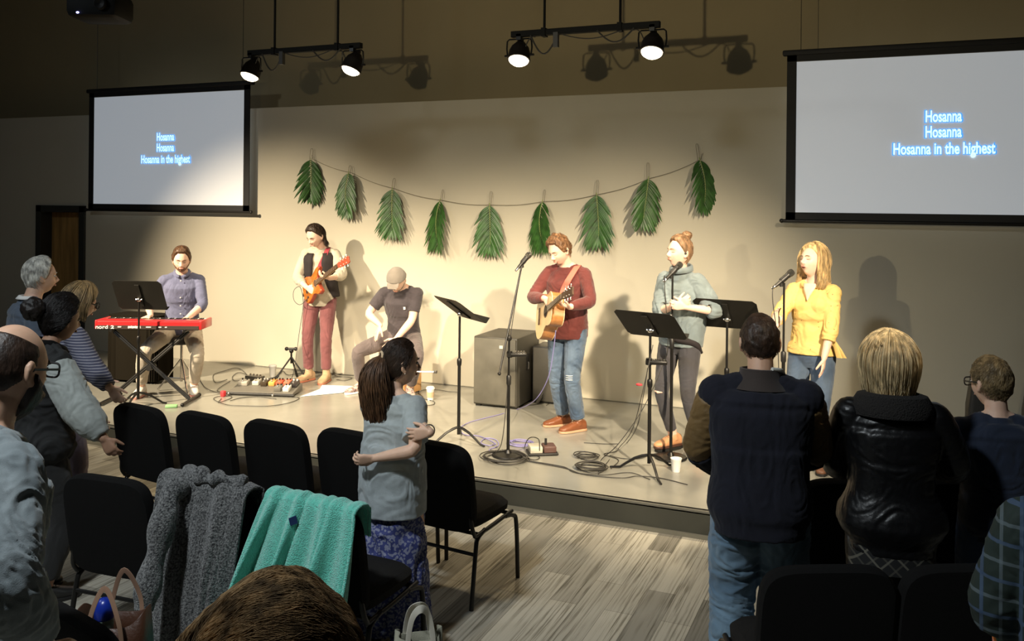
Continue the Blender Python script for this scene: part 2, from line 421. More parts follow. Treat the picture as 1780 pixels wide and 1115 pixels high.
structure('wall_front', MB().box((-3, -3.6, 2.7), (20.4, 0.2, 5.4)), M['side_paint'])
structure('ceiling', MB().box((-3, 3, 5.45), (20.4, 13.4, 0.1)), mat('ceiling_paint', (0.05, 0.048, 0.042), 0.9))
structure('baseboard_back', MB().box((-1.55, WALL_Y-0.006, ST+0.004), (11.0, 0.012, 0.008)), M['base_strip'])

# the door at the back left
fr = MB()
fr.box((DX0+0.05, WALL_Y+0.08, DZ/2), (0.10, 0.22, DZ)); fr.box((DX1-0.05, WALL_Y+0.08, DZ/2), (0.10, 0.22, DZ)); fr.box(((DX0+DX1)/2, WALL_Y+0.08, DZ-0.045), (DX1-DX0, 0.22, 0.09))
d = fr.build('door_1', mat('door_frame_paint', (0.022, 0.023, 0.02), 0.5), None, False, 0.004); d['kind'] = 'structure'
dl = MB().box(((DX0+DX1)/2, WALL_Y+0.17, (DZ-0.09)/2), (DX1-DX0-0.2, 0.045, DZ-0.10)).build('door_leaf', mat('door_wood', (0.34, 0.19, 0.06), 0.45, var=0.25, vscale=3, stretch=(6, 6, 0.6)), d, False, 0.003)
MB().caps([(DX1-0.20, WALL_Y+0.14, 0.95), (DX1-0.20, WALL_Y+0.09, 0.95), (DX1-0.30, WALL_Y+0.09, 0.95)], [0.012]*3).build('door_handle', M['chrome'], dl)
structure('floor_corridor', MB().box((-10.3, 9.35, -0.05), (3, 1.3, 0.08)), M['side_paint'])
structure('wall_corridor', MB().box((-10.3, 9.3, 1.1), (2.2, 0.1, 2.4)), M['side_paint'])

# ================================================================== HANGING AND WALL THINGS
def text_mesh(s, size, offset=0.0, extrude=0.001, width=None, name='text'):
    cu = bpy.data.curves.new('t', 'FONT'); cu.body = s; cu.size = size; cu.align_x = 'CENTER'; cu.align_y = 'CENTER'; cu.offset = offset; cu.extrude = extrude
    o = bpy.data.objects.new('t', cu); COL.objects.link(o)
    dg = bpy.context.evaluated_depsgraph_get(); dg.update()
    me = bpy.data.meshes.new_from_object(o.evaluated_get(dg)); me.name = name
    bpy.data.objects.remove(o); bpy.data.curves.remove(cu)
    n = len(me.vertices); co = np.empty(n*3); me.vertices.foreach_get('co', co); co = co.reshape(-1, 3)
    if width:
        w = co[:, 0].max() - co[:, 0].min(); co[:, 0] *= width/w
    me.vertices.foreach_set('co', co.reshape(-1)); me.update()
    return me, co

M['screen_border'] = mat('screen_border', (0.008, 0.008, 0.009), 0.7)
ms_ = mat('screen_fabric', (0.70, 0.70, 0.70), 0.8); nt, b = nodes_of(ms_)
b.inputs['Emission Color'].default_value = (0.72, 0.80, 0.90, 1); b.inputs['Emission Strength'].default_value = 0.30
M['lyrics'] = mat('lyrics', (0.8, 0.9, 1), 0.8, emit=(0.62, 0.93, 1.0), estr=1.05)
M['lyrics_glow'] = mat('lyrics_glow', (0.1, 0.4, 0.8), 0.8, emit=(0.07, 0.36, 0.90), estr=0.9)
def projection_screen(x0, x1, label):
    y = 8.6; z0, z1 = 2.04, 3.575; cx = (x0+x1)/2
    root = empty('projection_screen', (cx, y, z0)); tag(root, label, 'screen', 'projection screens')
    w = x1-x0; b_ = 0.085; h = z1-z0; e = MB()
    e.box((-w/2+b_/2, 0, h/2), (b_, 0.012, h)); e.box((w/2-b_/2, 0, h/2), (b_, 0.012, h)); e.box((0, 0, h-0.03), (w, 0.012, 0.06)); e.box((0, 0, 0.04), (w, 0.012, 0.08))
    e.build('border', M['screen_border'], root, False)
    MB().box((0, 0.004, h/2), (w-2*b_+0.01, 0.008, h-0.13)).build('screen_surface', ms_, root, False)
    r = MB(); r.tube([(-w/2-0.03, 0, 0.0), (w/2+0.03, 0, 0.0)], 0.016, 12); r.ell((-w/2-0.035, 0, 0), 0.021); r.ell((w/2+0.035, 0, 0), 0.021)
    r.build('bottom_bar', M['black_metal'], root)
    r = MB(); r.box((0, 0.01, h+0.02), (w+0.08, 0.07, 0.05), None, 0.012); r.build('roller_case', M['screen_border'], root)
    for sx in (-1, 1): MB().tube([(sx*(w/2-0.12), 0.01, h+0.04), (sx*(w/2-0.12), 0.01, 5.4-z0)], 0.003, 6).build('hanging_wire', M['black_metal'], root)
    for (py, s, wd) in ((203, 'Hosanna', 0.285), (230, 'Hosanna', 0.285), (258, 'Hosanna in the highest', 0.80)):
        z = aty(1642, py, y)[2] - z0
        for nm, off, ex, yy, mt in (('lyrics_glow', 0.010, 0.0005, -0.0075, M['lyrics_glow']), ('lyrics', 0.0035, 0.0005, -0.0090, M['lyrics'])):
            me, co = text_mesh(s, 0.140, off, ex, wd + (0.02 if 'glow' in nm else 0), nm)
            co2 = np.stack([co[:, 0], -co[:, 2] + yy, co[:, 1] + z - (0.0 if s == 'Hosanna' else 0.006)], 1)
            me.vertices.foreach_set('co', co2.reshape(-1)); me.update()
            link(nm, me, mt, root, False)
    return root
projection_screen(-9.70, -7.082, 'projection screen with song words hanging over the door side, left of the leaf garland')
projection_screen(-0.90, 1.718, 'large projection screen with song words at the right, cut by the picture edge')

# light bars with two cans each
M['lamp_glow'] = mat('lamp_glow', (1, 1, 1), 0.5, emit=(1.0, 0.83, 0.55), estr=9.0)
M['can_paint'] = mat('can_paint', (0.008, 0.005, 0.004), 0.6, 0.1)
def light_bar(x0, x1, rods, label):
    root = empty('lighting_bar', ((x0+x1)/2, 6.8, 3.575)); tag(root, label, 'lighting bar', 'hanging lighting bars'); ox = (x0+x1)/2
    MB().box((0, 0, 0), (x1-x0, 0.05, 0.05)).build('bar', M['rig_black'], root, False, 0.004)
    for rx in rods:
        r = MB(); r.tube([(rx-ox, 0, 0), (rx-ox, 0, 5.4-3.575)], 0.011, 8); r.box((rx-ox, 0, 0.0), (0.035, 0.07, 0.07)); r.build('hanging_rod', M['rig_black'], root)
    r = MB()
    for (a, b2, dz) in ((x0+0.18, x0+0.42, 0.16), (x1-0.50, x1-0.2, 0.10)):
        t = np.linspace(0, 1, 14); r.tube([(a-ox+(b2-a)*k, -0.03, -0.02-dz*math.sin(math.pi*k)) for k in t], 0.007, 6)
    t = np.linspace(0, 1, 14); r.tube([(x0+0.45-ox+0.5*k, -0.03, -0.03-0.05*math.sin(math.pi*k)) for k in t], 0.005, 6)
    r.box((x0+0.40-ox, -0.02, -0.07), (0.04, 0.04, 0.12)); r.build('power_cord', M['cable'], root)
def lamp_can(x, z, tx, ty, label):
    root = empty('stage_light', (x, 6.8, z)); tag(root, label, 'stage light', 'stage lights on the bars')
    ax = nz(A(tx, ty, -1.0)); xx = nz(np.cross(A(0, 1, 0), ax)); yy = np.cross(ax, xx); R = np.stack([xx, yy, ax], 1)
    prof = [(0.0, -0.155), (0.022, -0.152), (0.025, -0.125), (0.04, -0.118), (0.052, -0.10), (0.075, -0.07), (0.088, -0.03), (0.092, 0.03), (0.096, 0.035), (0.096, 0.05), (0.086, 0.05), (0.084, 0.03), (0.0, 0.02)]
    MB().lathe(prof, (0, 0, 0), R, 28).build('housing', M['can_paint'], root)
    MB().lathe([(0.084, 0.036), (0.078, 0.058), (0.055, 0.078), (0.0, 0.088)], (0, 0, 0), R, 28).build('lens', M['lamp_glow'], root)
    y = MB(); pts = [(-0.105, 0, 0.0), (-0.112, 0, 0.06), (-0.108, 0, 0.12), (-0.09, 0, 0.135), (0.09, 0, 0.135), (0.108, 0, 0.12), (0.112, 0, 0.06), (0.105, 0, 0.0)]
    y.tube(pts, 0.007, 6); y.tube([(-0.13, 0, 0), (-0.085, 0, 0)], 0.01, 8); y.tube([(0.13, 0, 0), (0.085, 0, 0)], 0.01, 8); y.box((0, 0, 0.15), (0.04, 0.05, 0.05))
    y.build('yoke', M['black_metal'], root)
    w = MB()
    s = 1 if x in (-5.59, -2.84) else -1
    t = np.linspace(0, 1, 12); w.tube([(0.02*s+0.13*s*k, -0.02, -0.08+0.22*k+0.08*math.sin(math.pi*k)) for k in t], 0.005, 6); w.build('cord', M['cable'], root)
    p = A(x, 6.8, z) + ax*0.10
    L = bpy.data.lights.new('stage_light_lamp', 'SPOT'); L.energy = CAN_W; L.color = (1.0, 0.82, 0.55); L.spot_size = math.radians(120); L.spot_blend = 1.0; L.shadow_soft_size = 0.07
    o = bpy.data.objects.new('stage_light_lamp', L); COL.objects.link(o); o.parent = root
    o.location = tuple(ax*0.10); o.rotation_euler = Vector(A(tx*0.3, 0.10, -1.0)).to_track_quat('-Z', 'Y').to_euler()
light_bar(-5.62, -4.37, (-5.32, -4.62), 'black lighting bar hanging above the electric guitarist, left of the two')
light_bar(-2.91, -1.66, (-2.62, -1.98), 'black lighting bar hanging above the acoustic guitarist, right of the two')
lamp_can(-5.59, 3.40, -0.12, -0.36, 'round stage light hanging at the left end of the left bar, beside the left screen')
lamp_can(-4.46, 3.40, -0.22, -0.36, 'round stage light hanging at the right end of the left bar')
lamp_can(-2.84, 3.40, 0.06, -0.42, 'round stage light hanging at the left end of the right bar')
lamp_can(-1.72, 3.40, 0.02, -0.46, 'round stage light hanging at the right end of the right bar')

# projector hung at top left
p = atd(175, 26, 7.4); root = empty('projector', p); tag(root, 'black projector hanging at the top left edge with a small blue light', 'projector')
a = YAW
root.rotation_euler = (0, 0, YAW)
MB().box((0, 0, 0.06), (0.42, 0.38, 0.22), None, 0.05).build('housing', M['rig_black'], root)
MB().lathe([(0.05, 0), (0.05, 0.05), (0.04, 0.055), (0.0, 0.04)], (0.09, -0.17, 0.05), Matrix.Rotation(math.pi/2, 3, 'X'), 20).build('lens_barrel', M['black_metal'], root)
MB().ell((-0.10, -0.188, -0.02), (0.012, 0.008, 0.008)).build('indicator_light', mat('blue_light', (0.2, 0.2, 1), 0.5, emit=(0.35, 0.35, 1.0), estr=8), root)
MB().tube([(0, 0, 0.14), (0, 0, 5.4-p[2])], 0.02, 10).build('ceiling_mount', M['black_metal'], root)

# palm leaf garland
M['palm'] = mat('palm_leaf', (0.024, 0.078, 0.013), 0.45, var=0.35, vscale=14)
M['palm_stem'] = mat('palm_stem', (0.25, 0.30, 0.10), 0.6)
M['string'] = mat('string', (0.16, 0.14, 0.10), 0.8)
def palm_leaf(top, wire_top, L, W, turn, tilt, seed, label):
    rg = random.Random(seed)
    root = empty('palm_leaf', top); root.rotation_euler = (0, math.radians(tilt), math.radians(turn)); tag(root, label, 'palm leaf', 'palm leaves of the garland')
    blade = MB(); n = 19
    def spine(t): return A(0.03*math.sin(t*2.0)*(1 if seed % 2 else -1), -0.035*math.sin(math.pi*t), -t*L*0.86)
    for i in range(n):
        t = 0.03 + 0.97*i/(n-1)
        prof = math.sin(math.pi*min(1, (0.13 + 0.76*t)))**0.75
        for s in (-1, 1):
            ln = W*0.60*prof*(0.9+0.2*rg.random()); an = math.radians(50 - 22*t + rg.uniform(-5, 5)) * (1 if t < 0.97 else 0.4)
            if t < 0.1: an = math.radians(52)
            base = spine(t); d0 = A(s*math.sin(an), 0, -math.cos(an))
            an2 = an*0.62; d1 = A(s*math.sin(an2), 0, -math.cos(an2))
            k = 6; wv = 0.0155*(0.85+0.3*rg.random()); crv = rg.uniform(0.005, 0.035)
            pts = []; cur = base.copy()
            for j in range(k+1):
                u = j/k; pts.append(cur + A(0, -crv*u*u - 0.01*math.sin(u*3), 0)); cur = cur + nz(d0*(1-u)+d1*u)*ln/k
            V = []; F = []
            for j in range(k+1):
                u = j/k; wj = wv*(math.sin(math.pi*min(1, 0.05+0.95*u))**0.85)+0.0006
                dd = nz(d0*(1-u)+d1*u); nn = np.cross(dd, A(0, 1, 0)); fold = A(0, 0.35*wj, 0)
                V += [pts[j]-nn*wj+fold, pts[j]+A(0, -0.0008, 0), pts[j]+nn*wj+fold, pts[j]+A(0, 0.0014, 0)+fold*0.3]
            for j in range(k):
                a = j*4
                for q in range(4): q2 = (q+1) % 4; F.append((a+q, a+q2, a+4+q2, a+4+q))
            F += [(3, 2, 1, 0), (k*4, k*4+1, k*4+2, k*4+3)]
            blade.add(V, F)
    blade.build('leaf_blade', M['palm'], root, True, 0, 60)
    MB().tube([spine(t)+A(0, -0.002, 0) for t in np.linspace(-0.04, 1, 14)], [0.0045*(1-0.7*t) for t in np.linspace(0, 1, 14)], 6).build('leaf_stem', M['palm_stem'], root)
    dz = wire_top
    MB().tube([(-0.012, 0.01, -0.02), (-0.014, 0.03, dz*0.8), (-0.008, 0.035, dz), (0.008, 0.035, dz), (0.016, 0.03, dz*0.8), (0.014, 0.01, -0.02)], 0.0022, 6).build('hanging_wire', M['string'], root)
LY = 8.65
leaf_px = [(540, 277, 350, 46, 258, 30, 4), (606, 300, 378, 50, 288, 0, -2), (682, 328, 412, 60, 310, 5, 3), (765, 348, 437, 56, 330, -25, 0), (851, 356, 440, 64, 333, 8, 2), (943, 350, 435, 58, 330, -28, -5), (1037, 338, 427, 70, 313, 5, 0), (1127, 310, 397, 52, 283, 35, 3), (1216, 277, 370, 42, 250, 45, -4)]
leaf_words = ['first and highest palm leaf at the left end of the garland', 'small palm leaf second from the left end of the garland', 'palm leaf third from left in the garland, over the cap wearing drummer', 'palm leaf fourth from left in the garland, over the cajon side',
 'middle palm leaf of the garland, hanging lowest on the wall', 'palm leaf hanging right above the acoustic guitarist, pale shadow beside it', 'widest palm leaf of the garland, right of the acoustic guitarist', 'narrow palm leaf second from the right end of the garland', 'highest curled palm leaf at the right end of the garland']
tops = []
for i, (x, y0, y1, w, yw, turn, tilt) in enumerate(leaf_px):
    t = aty(x, y0, LY); bt = aty(x, y1, LY); wr = aty(x, yw, LY)
    dpt = depth_of(t); W = w/F_PX*dpt/abs(math.cos(math.radians(turn)))
    palm_leaf(t, wr[2]-t[2], (t[2]-bt[2])*0.98, W*1.32, turn, tilt, i+3, leaf_words[i] + ('' if 'garland' in leaf_words[i] else ''))
    tops.append(t + A(0, 0.05, -0.0))
pts = []
for i in range(len(tops)-1):
    for k in np.linspace(0, 1, 8)[:-1]:
        pts.append(tops[i]*(1-k)+tops[i+1]*k + A(0, 0, -0.02*math.sin(math.pi*k)))
pts.append(tops[-1]); pts = [tops[0]+A(-0.02, 0, 0.05)] + pts + [tops[-1]+A(0.02, 0, 0.06)]
so = MB().tube(pts, 0.0025, 6).build('garland_string', M['string']); tag(so, 'thin sagging string that the palm leaves hang from', 'string')

# ================================================================== STANDS
M['desk'] = mat('desk_metal', (0.009, 0.008, 0.006), 0.55, 0.0, spec=0.3, var=0.15, vscale=4)
def music_stand(px, py, hgt, heading, tilt, label, base_open=0.26, legs_a0=30, paper=False, loc=None):
    loc = atz(px, py, ST) if loc is None else loc
    root = empty('music_stand', loc, heading - math.pi/2); tag(root, label, 'music stand', 'black music stands')
    MB().tube([(0, 0, 0.07), (0, 0, hgt*0.62)], 0.0135, 12).build('outer_pole', M['black_metal'], root)
    p = MB(); p.tube([(0, 0, hgt*0.60), (0, 0, hgt-0.02)], 0.0095, 12); p.build('inner_pole', M['black_metal'], root)
    p = MB(); p.lathe([(0.017, 0), (0.02, 0.02), (0.02, 0.05), (0.014, 0.06)], (0, 0, hgt*0.60), None, 14); p.build('height_collar', M['black_metal'], root)
    for k in range(3):
        a = math.radians(legs_a0 + 120*k); c, s = math.cos(a), math.sin(a)
        pts = [(c*r, s*r, z) for r, z in ((0.012, 0.13), (0.05, 0.12), (0.11, 0.095), (0.17, 0.055), (0.22, 0.018), (base_open, 0.008))]
        MB().tube(pts, [0.010, 0.012, 0.011, 0.010, 0.009, 0.008], 8).build('leg', M['black_metal'], root)
    th = math.radians(tilt); u = A(0, -math.sin(th), math.cos(th)); n = A(0, math.cos(th), math.sin(th)); x = A(1, 0, 0); o = A(0, 0.0, hgt)
    R = np.stack([x, u, n], 1); c0 = o + n*0.03 + u*0.03
    D = MB(); W, H = 0.50, 0.33
    out = [(-W/2+0.03, -H/2), (W/2-0.03, -H/2), (W/2, -H/2+0.03), (W/2, H/2-0.03), (W/2-0.03, H/2), (-W/2+0.03, H/2), (-W/2, H/2-0.03), (-W/2, -H/2+0.03)]
    Mx = np.eye(4); Mx[:3, :3] = R; Mx[:3, 3] = c0; D.prism(out, 0.004, Mx)
    D.box(c0 - u*(H/2) + n*0.028, (W-0.02, 0.004, 0.055), R)
    D.box(c0 + x*0.0 - n*0.008, (0.045, H*0.75, 0.012), R)
    D.build('desk', M['desk'], root, False, 0.0015)
    g = MB(); g.ell(o + A(0, 0, 0.0), 0.022); g.tube([o, o + n*0.03], 0.012, 10); g.tube([o-x*0.03, o+x*0.03], 0.008, 8)
    g.build('tilt_knob', M['chrome'], root)
    if paper:
        q = MB(); q.box(c0 + n*0.006 + x*0.12, (0.22, 0.30, 0.003), R); q.box(c0 + n*0.009 - x*0.10, (0.22, 0.30, 0.002), R)
        po = q.build('song_sheets', M['paper'], None, False); po.parent = None; po.matrix_world = Matrix.Translation(tuple(loc)) @ Matrix.Rotation(heading - math.pi/2, 4, 'Z')
        tag(po, 'white song sheets lying on the music stand before the grey sweater singer', 'paper')
    return root
MS3 = atz(1128, 822, ST)
music_stand(240, 697, 1.03, math.radians(113-6), 28, 'black music stand in front of the red keyboard', loc=atd(240, 697, 8.62)*A(1, 1, 0)+A(0, 0, ST))
music_stand(797, 770, 1.07, math.radians(51), 54, 'black music stand with its desk tilted flat, left of the boom microphone')
music_stand(1128, 822, 1.06, math.radians(76), 50, 'black music stand with white sheets, nearest the stage edge', paper=True, base_open=0.30, legs_a0=75)
music_stand(1262, 788, 1.10, math.radians(84), 42, 'black music stand between the two women singers, behind the varsity jacket man', loc=atd(1262, 760, 7.0)*A(1, 1, 0)+A(0, 0, ST))

M['mic_grille'] = mat('mic_grille', (0.10, 0.095, 0.085), 0.35, 0.9, bump=0.6, bscale=900)
M['mic_body'] = mat('mic_body', (0.035, 0.033, 0.03), 0.4, 0.5)
def microphone(base, tip, label, cable_pts):
    d = nz(tip-base); root = empty('microphone', base); tag(root, label, 'microphone', 'vocal microphones')
    L = np.linalg.norm(tip-base); x = nz(np.cross(A(0, 0, 1), d)); R = np.stack([x, np.cross(d, x), d], 1)
    MB().lathe([(0.0, 0), (0.011, 0.0), (0.013, 0.02), (0.0155, 0.07), (0.019, L-0.065), (0.022, L-0.055), (0.022, L-0.05), (0.0, L-0.05)], (0, 0, 0), R, 20).build('handle', M['mic_body'], root)
    MB().lathe([(0.0, L-0.05), (0.021, L-0.05), (0.026, L-0.035), (0.0265, L-0.02), (0.022, L-0.006), (0.012, L), (0.0, L+0.002)], (0, 0, 0), R, 20).build('grille', M['mic_grille'], root)
    MB().tube([A(0, 0, 0), -d*0.03], 0.0095, 10).build('plug', M['chrome'], root)
    c = MB().tube([np.asarray(q, float) for q in cable_pts], 0.0035, 6).build('microphone_cable', M['cable']); return root, c
def smooth_path(P, n=8):
    P = [np.asarray(p, float) for p in P]; P = [2*P[0]-P[1]] + P + [2*P[-1]-P[-2]]; out = []
    for i in range(1, len(P)-2):
        for k in range(n):
            t = k/n; p0, p1, p2, p3 = P[i-1:i+3]
            out.append(0.5*((2*p1)+(-p0+p2)*t+(2*p0-5*p1+4*p2-p3)*t*t+(-p0+3*p1-3*p2+p3)*t**3))
    out.append(P[-2]); return out
def mic_stand(loc, hgt, top, mic_tip, label, miclabel, boom=None, cab=None, cablabel=''):
    root = empty('microphone_stand', loc); tag(root, label, 'microphone stand', 'microphone stands'); L = np.asarray(loc)
    MB().lathe([(0.0, 0), (0.125, 0), (0.128, 0.008), (0.12, 0.018), (0.03, 0.026), (0.018, 0.05), (0.0, 0.05)], (0, 0, 0), None, 32).build('round_base', M['black_metal'], root)
    MB().tube([(0, 0, 0.03), (0, 0, hgt*0.62)], 0.0125, 12).build('outer_pole', M['black_metal'], root)
    MB().lathe([(0.014, 0), (0.019, 0.01), (0.019, 0.07), (0.013, 0.08)], (0, 0, hgt*0.60), None, 14).build('clutch', M['black_plastic'], root)
    MB().tube([(0, 0, hgt*0.60), (0, 0, hgt)], 0.008, 10).build('inner_pole', M['black_metal'], root)
    t = np.asarray(top) - L
    if boom is not None:
        q = MB(); q.tube([np.asarray(boom)-L, t], 0.0075, 10); q.ell(np.asarray(boom)-L, 0.014); q.build('boom_arm', M['black_metal'], root)
        q = MB(); q.ell((0, 0, hgt), (0.022, 0.028, 0.026)); q.tube([(0, -0.03, hgt), (0, 0.03, hgt)], 0.012, 10); q.build('boom_joint', M['black_plastic'], root)
    tip = np.asarray(mic_tip); d = nz(tip-np.asarray(top)); 
    q = MB(); q.tube([t - A(0, 0, 0.04), t], 0.012, 10); q.tube([t, t + d*0.05], 0.021, 12); q.build('microphone_clip', M['black_plastic'], root)
    m_, c_ = microphone(np.asarray(top) - d*0.06, tip, miclabel, smooth_path([np.asarray(top)-d*0.09] + cab))
    tag(c_, cablabel, 'cable', 'black cables')
    return root
# acoustic guitarist: boom stand
mb_ = atz(883, 793, ST); dm = depth_of(mb_)
jt = atd(885, 588, dm)
tp = atd(908, 457, dm+0.16); tip = atd(922, 440, dm+0.20)
mic_stand(mb_, jt[2]-ST, tp, tip, 'black boom microphone stand with a round base, before the acoustic guitarist', 'silver topped microphone on the boom arm before the acoustic guitarist', boom=atd(868, 650, dm-0.12),
    cab=[atd(905, 470, dm+0.12), atd(897, 520, dm+0.10), atd(886, 600, dm+0.04), atd(880, 700, dm-0.02), atd(872, 770, dm-0.05), tuple(mb_+A(-0.1, -0.05, 0.01)), tuple(mb_+A(-0.1, 0.12, 0.008))], cablabel='black cable running down the boom microphone stand')
# grey singer
sb = atd(1166, 790, 7.02)*A(1, 1, 0)+A(0, 0, ST); tz = atd(1167, 487, 7.02)[2]
gtop = atd(1167, 476, 7.02); gtip = atd(1185, 457, 7.04)
mic_stand(sb, gtop[2]-ST-0.012, gtop, gtip, 'straight black microphone stand in front of the grey sweater singer', 'microphone held by the straight stand at the mouth of the grey sweater singer',
    cab=[atd(1155, 480, 7.0), atd(1156, 510, 6.98), atd(1161, 600, 6.99), atd(1150, 640, 6.95), atd(1118, 710, 6.8), atd(1075, 772, 6.7), atz(1045, 800, ST+0.006), atz(1040, 822, ST+0.006)], cablabel='black cable looping from the grey sweater singer microphone down to the floor')
# yellow singer
yb_ = atd(1360, 800, 6.45)*A(1, 1, 0)+A(0, 0, ST); tz = atd(1360, 500, 6.45)[2]
ytop = atd(1358, 489, 6.45); ytip = atd(1379, 471, 6.47)
mic_stand(yb_, ytop[2]-ST-0.012, ytop, ytip, 'straight black microphone stand in front of the yellow blouse singer', 'microphone held by the stand before the yellow blouse singer',
    cab=[atd(1345, 498, 6.42), atd(1343, 520, 6.40), atd(1352, 600, 6.42), atd(1354, 700, 6.44), atd(1352, 800, 6.46), tuple(yb_+A(-0.1, 0.1, 0.008))], cablabel='black cable hanging down the yellow blouse singer microphone stand')

def personal_mixer(p, heading, label):
    root = empty('personal_mixer', p, heading); tag(root, label, 'mixer', 'small mixers clamped on stands')
    MB().box((0.07, 0, 0), (0.13, 0.06, 0.030), None, 0.008).build('case', M['black_metal'], root)
    q = MB(); q.lathe([(0.022, -0.02), (0.024, 0.0), (0.022, 0.03)], (0, 0, 0), None, 14); q.box((0.0, 0.0, 0.0), (0.05, 0.05, 0.03)); q.build('clamp', M['black_metal'], root)
    for k in range(5): MB().lathe([(0.008, 0), (0.007, 0.014), (0, 0.014)], (0.025+0.022*k, -0.005, 0.014), None, 10).build('knob', M['chrome'], root)
personal_mixer(atd(886, 617, dm), math.radians(30), 'small knob covered mixer clamped on the boom microphone stand')
personal_mixer(atd(1128, 630, depth_of(MS3)), math.radians(15), 'small knob covered mixer clamped on the music stand with white sheets')

# ================================================================== SPEAKERS
M['sub_front'] = mat('sub_front', (0.10, 0.092, 0.072), 0.6, bump=0.3, bscale=500, var=0.12, vscale=6)
M['sub_paint'] = mat('sub_paint', (0.055, 0.050, 0.040), 0.5, bump=0.2, bscale=200, var=0.1, vscale=5)
root = empty('subwoofer', (-3.545, 8.25, ST), math.radians(1)); tag(root, 'large dark subwoofer cabinet on the stage by the wall, left of the acoustic guitarist', 'loudspeaker')
MB().box((0, 0, 0.355), (0.46, 0.62, 0.67), None, 0.012).build('cabinet', M['sub_paint'], root)
MB().box((0, -0.318, 0.355), (0.44, 0.018, 0.64), None, 0.006).build('front_grille', M['sub_front'], root)
MB().box((0.07, -0.3305, 0.60), (0.035, 0.004, 0.030)).build('logo_plate', mat('logo_plate', (0.5, 0.48, 0.42), 0.4), root, False)
hb = MB(); hb.box((0.2285, -0.02, 0.42), (0.006, 0.10, 0.16), None, 0.002); o = hb.build('side_handle', M['black_plastic'], root)
MB().tube([(0.236, -0.02, 0.35), (0.24, -0.02, 0.36), (0.24, -0.02, 0.41), (0.236, -0.02, 0.42)], 0.008, 8).build('grip', M['grey_metal'], o)
for sx in (-1, 1):
    for sy in (-1, 1): MB().box((sx*0.19, sy*0.26, 0.011), (0.05, 0.05, 0.022)).build('foot', M['black_plastic'], root, False)
root = empty('loudspeaker', (-3.12, 8.48, ST), 0); tag(root, 'smaller black speaker box standing behind the large subwoofer', 'loudspeaker')
MB().box((0, 0, 0.29), (0.36, 0.32, 0.56), None, 0.012).build('cabinet', M['black_plastic'], root)
MB().box((0, -0.165, 0.29), (0.33, 0.014, 0.53), None, 0.004).build('front_grille', M['sub_paint'], root)
_s1, _s2 = atd(1712, 700, 6.6), atd(1812, 700, 6.6)
for (cx_, cy_, hh, lb) in ((_s1[0], _s1[1], 0.82, 'black speaker box behind the boy, seen left of his neck'), (_s2[0], _s2[1], 0.78, 'black speaker box at the right edge beyond the boy in glasses')):
    root = empty('loudspeaker', (cx_, cy_, ST), math.radians(0)); tag(root, lb, 'loudspeaker')
    q = MB(); q.loft([(A(0, 0, 0.01), A(0.13, 0, 0), A(0, 0.13, 0), 8), (A(0, 0, hh-0.3), A(0.125, 0, 0), A(0, 0.13, 0), 8), (A(0, 0, hh), A(0.085, 0, 0), A(0, 0.10, 0), 8)], 32); q.build('cabinet', M['black_plastic'], root)
    MB().box((0, -0.132, hh*0.33), (0.22, 0.01, hh*0.55), None, 0.003).build('front_grille', M['screen_border'], root)
q = MB(); q.box((0, 0, 0.35), (0.56, 0.24, 0.68), None, 0.02)
rc = atd(232, 640, 9.7); root = empty('cloth_covered_box', (rc[0]-0.05, rc[1]+0.15, ST), 0.1); tag(root, 'black cloth covered box behind the red keyboard', 'box')  # plain dark box under rippled cloth, purpose not known
q.build('case', M['rig_black'], root)
cl = MB(); t = np.linspace(0, 2*math.pi, 97)[:-1]
P = np.stack([np.stack([(0.315+0.012*np.sin(t*26)*k)*np.sign(np.cos(t))*np.abs(np.cos(t))**0.25, (0.165+0.012*np.sin(t*26)*k)*np.sign(np.sin(t))*np.abs(np.sin(t))**0.25, 0*t+zz], 1) for zz, k in ((0.735, 0.1), (0.72, 0.4), (0.5, 0.8), (0.25, 1), (0.03, 1))], 1)
cl.grid(P, True); cl.F.append(tuple(range(0, 96*5, 5))); cl.build('black_cloth', mat('black_cloth', (0.010, 0.008, 0.005), 1.0, spec=0.1), root)

# ================================================================== KEYBOARD on X stand, local frame facing away from camera
KD = 8.75
kl = atd(165, 566, KD); kr = atd(350, 564, KD); kc = (kl+kr)/2; klen = np.linalg.norm(kr-kl)
M['key_red'] = mat('key_red', (0.62, 0.022, 0.025), 0.3, coat=0.3)
M['key_dark'] = mat('key_dark', (0.10, 0.035, 0.03), 0.35)
KH = 0.80
root = empty('electric_piano', (kc[0], kc[1], ST+KH-0.075), YAW); tag(root, 'red electric stage piano on an X shaped stand', 'keyboard')
w2 = klen/2
sec = [(0, 0.0), (0, -0.012), (0.0, 0.085), (0.06, 0.095), (0.14, 0.085), (0.30, 0.060), (0.30, 0.0)]
body = MB()
V = []; prof = [(-0.0, 0.0), (-0.0, 0.075), (0.03, 0.085), (0.13, 0.085), (0.135, 0.055), (0.30, 0.055), (0.30, 0.0)]
n = len(prof); Vb = [(-w2+0.02, y, z) for y, z in prof] + [(w2-0.02, y, z) for y, z in prof]
body.add(Vb, [tuple(range(n)), tuple(2*n-1-i for i in range(n))] + [(i, n+i, n+(i+1) % n, (i+1) % n) for i in range(n)])
body.build('body', M['key_red'], root, False, 0.003)
MB().box((0, 0.155, -0.004), (klen-0.06, 0.28, 0.008)).build('bounce_block', M['rig_black'], root, False)  # black sheet added to block red bounce onto the pianist's trousers
for s in (-1, 1): MB().box((s*(w2-0.01), 0.152, 0.042), (0.024, 0.31, 0.088), None, 0.008).build('end_cheek', M['key_red'], root)
MB().box((0, -0.002, 0.018), (klen-0.05, 0.008, 0.036)).build('connector_panel', mat('connector_panel', (0.05, 0.035, 0.03), 0.4), root, False)
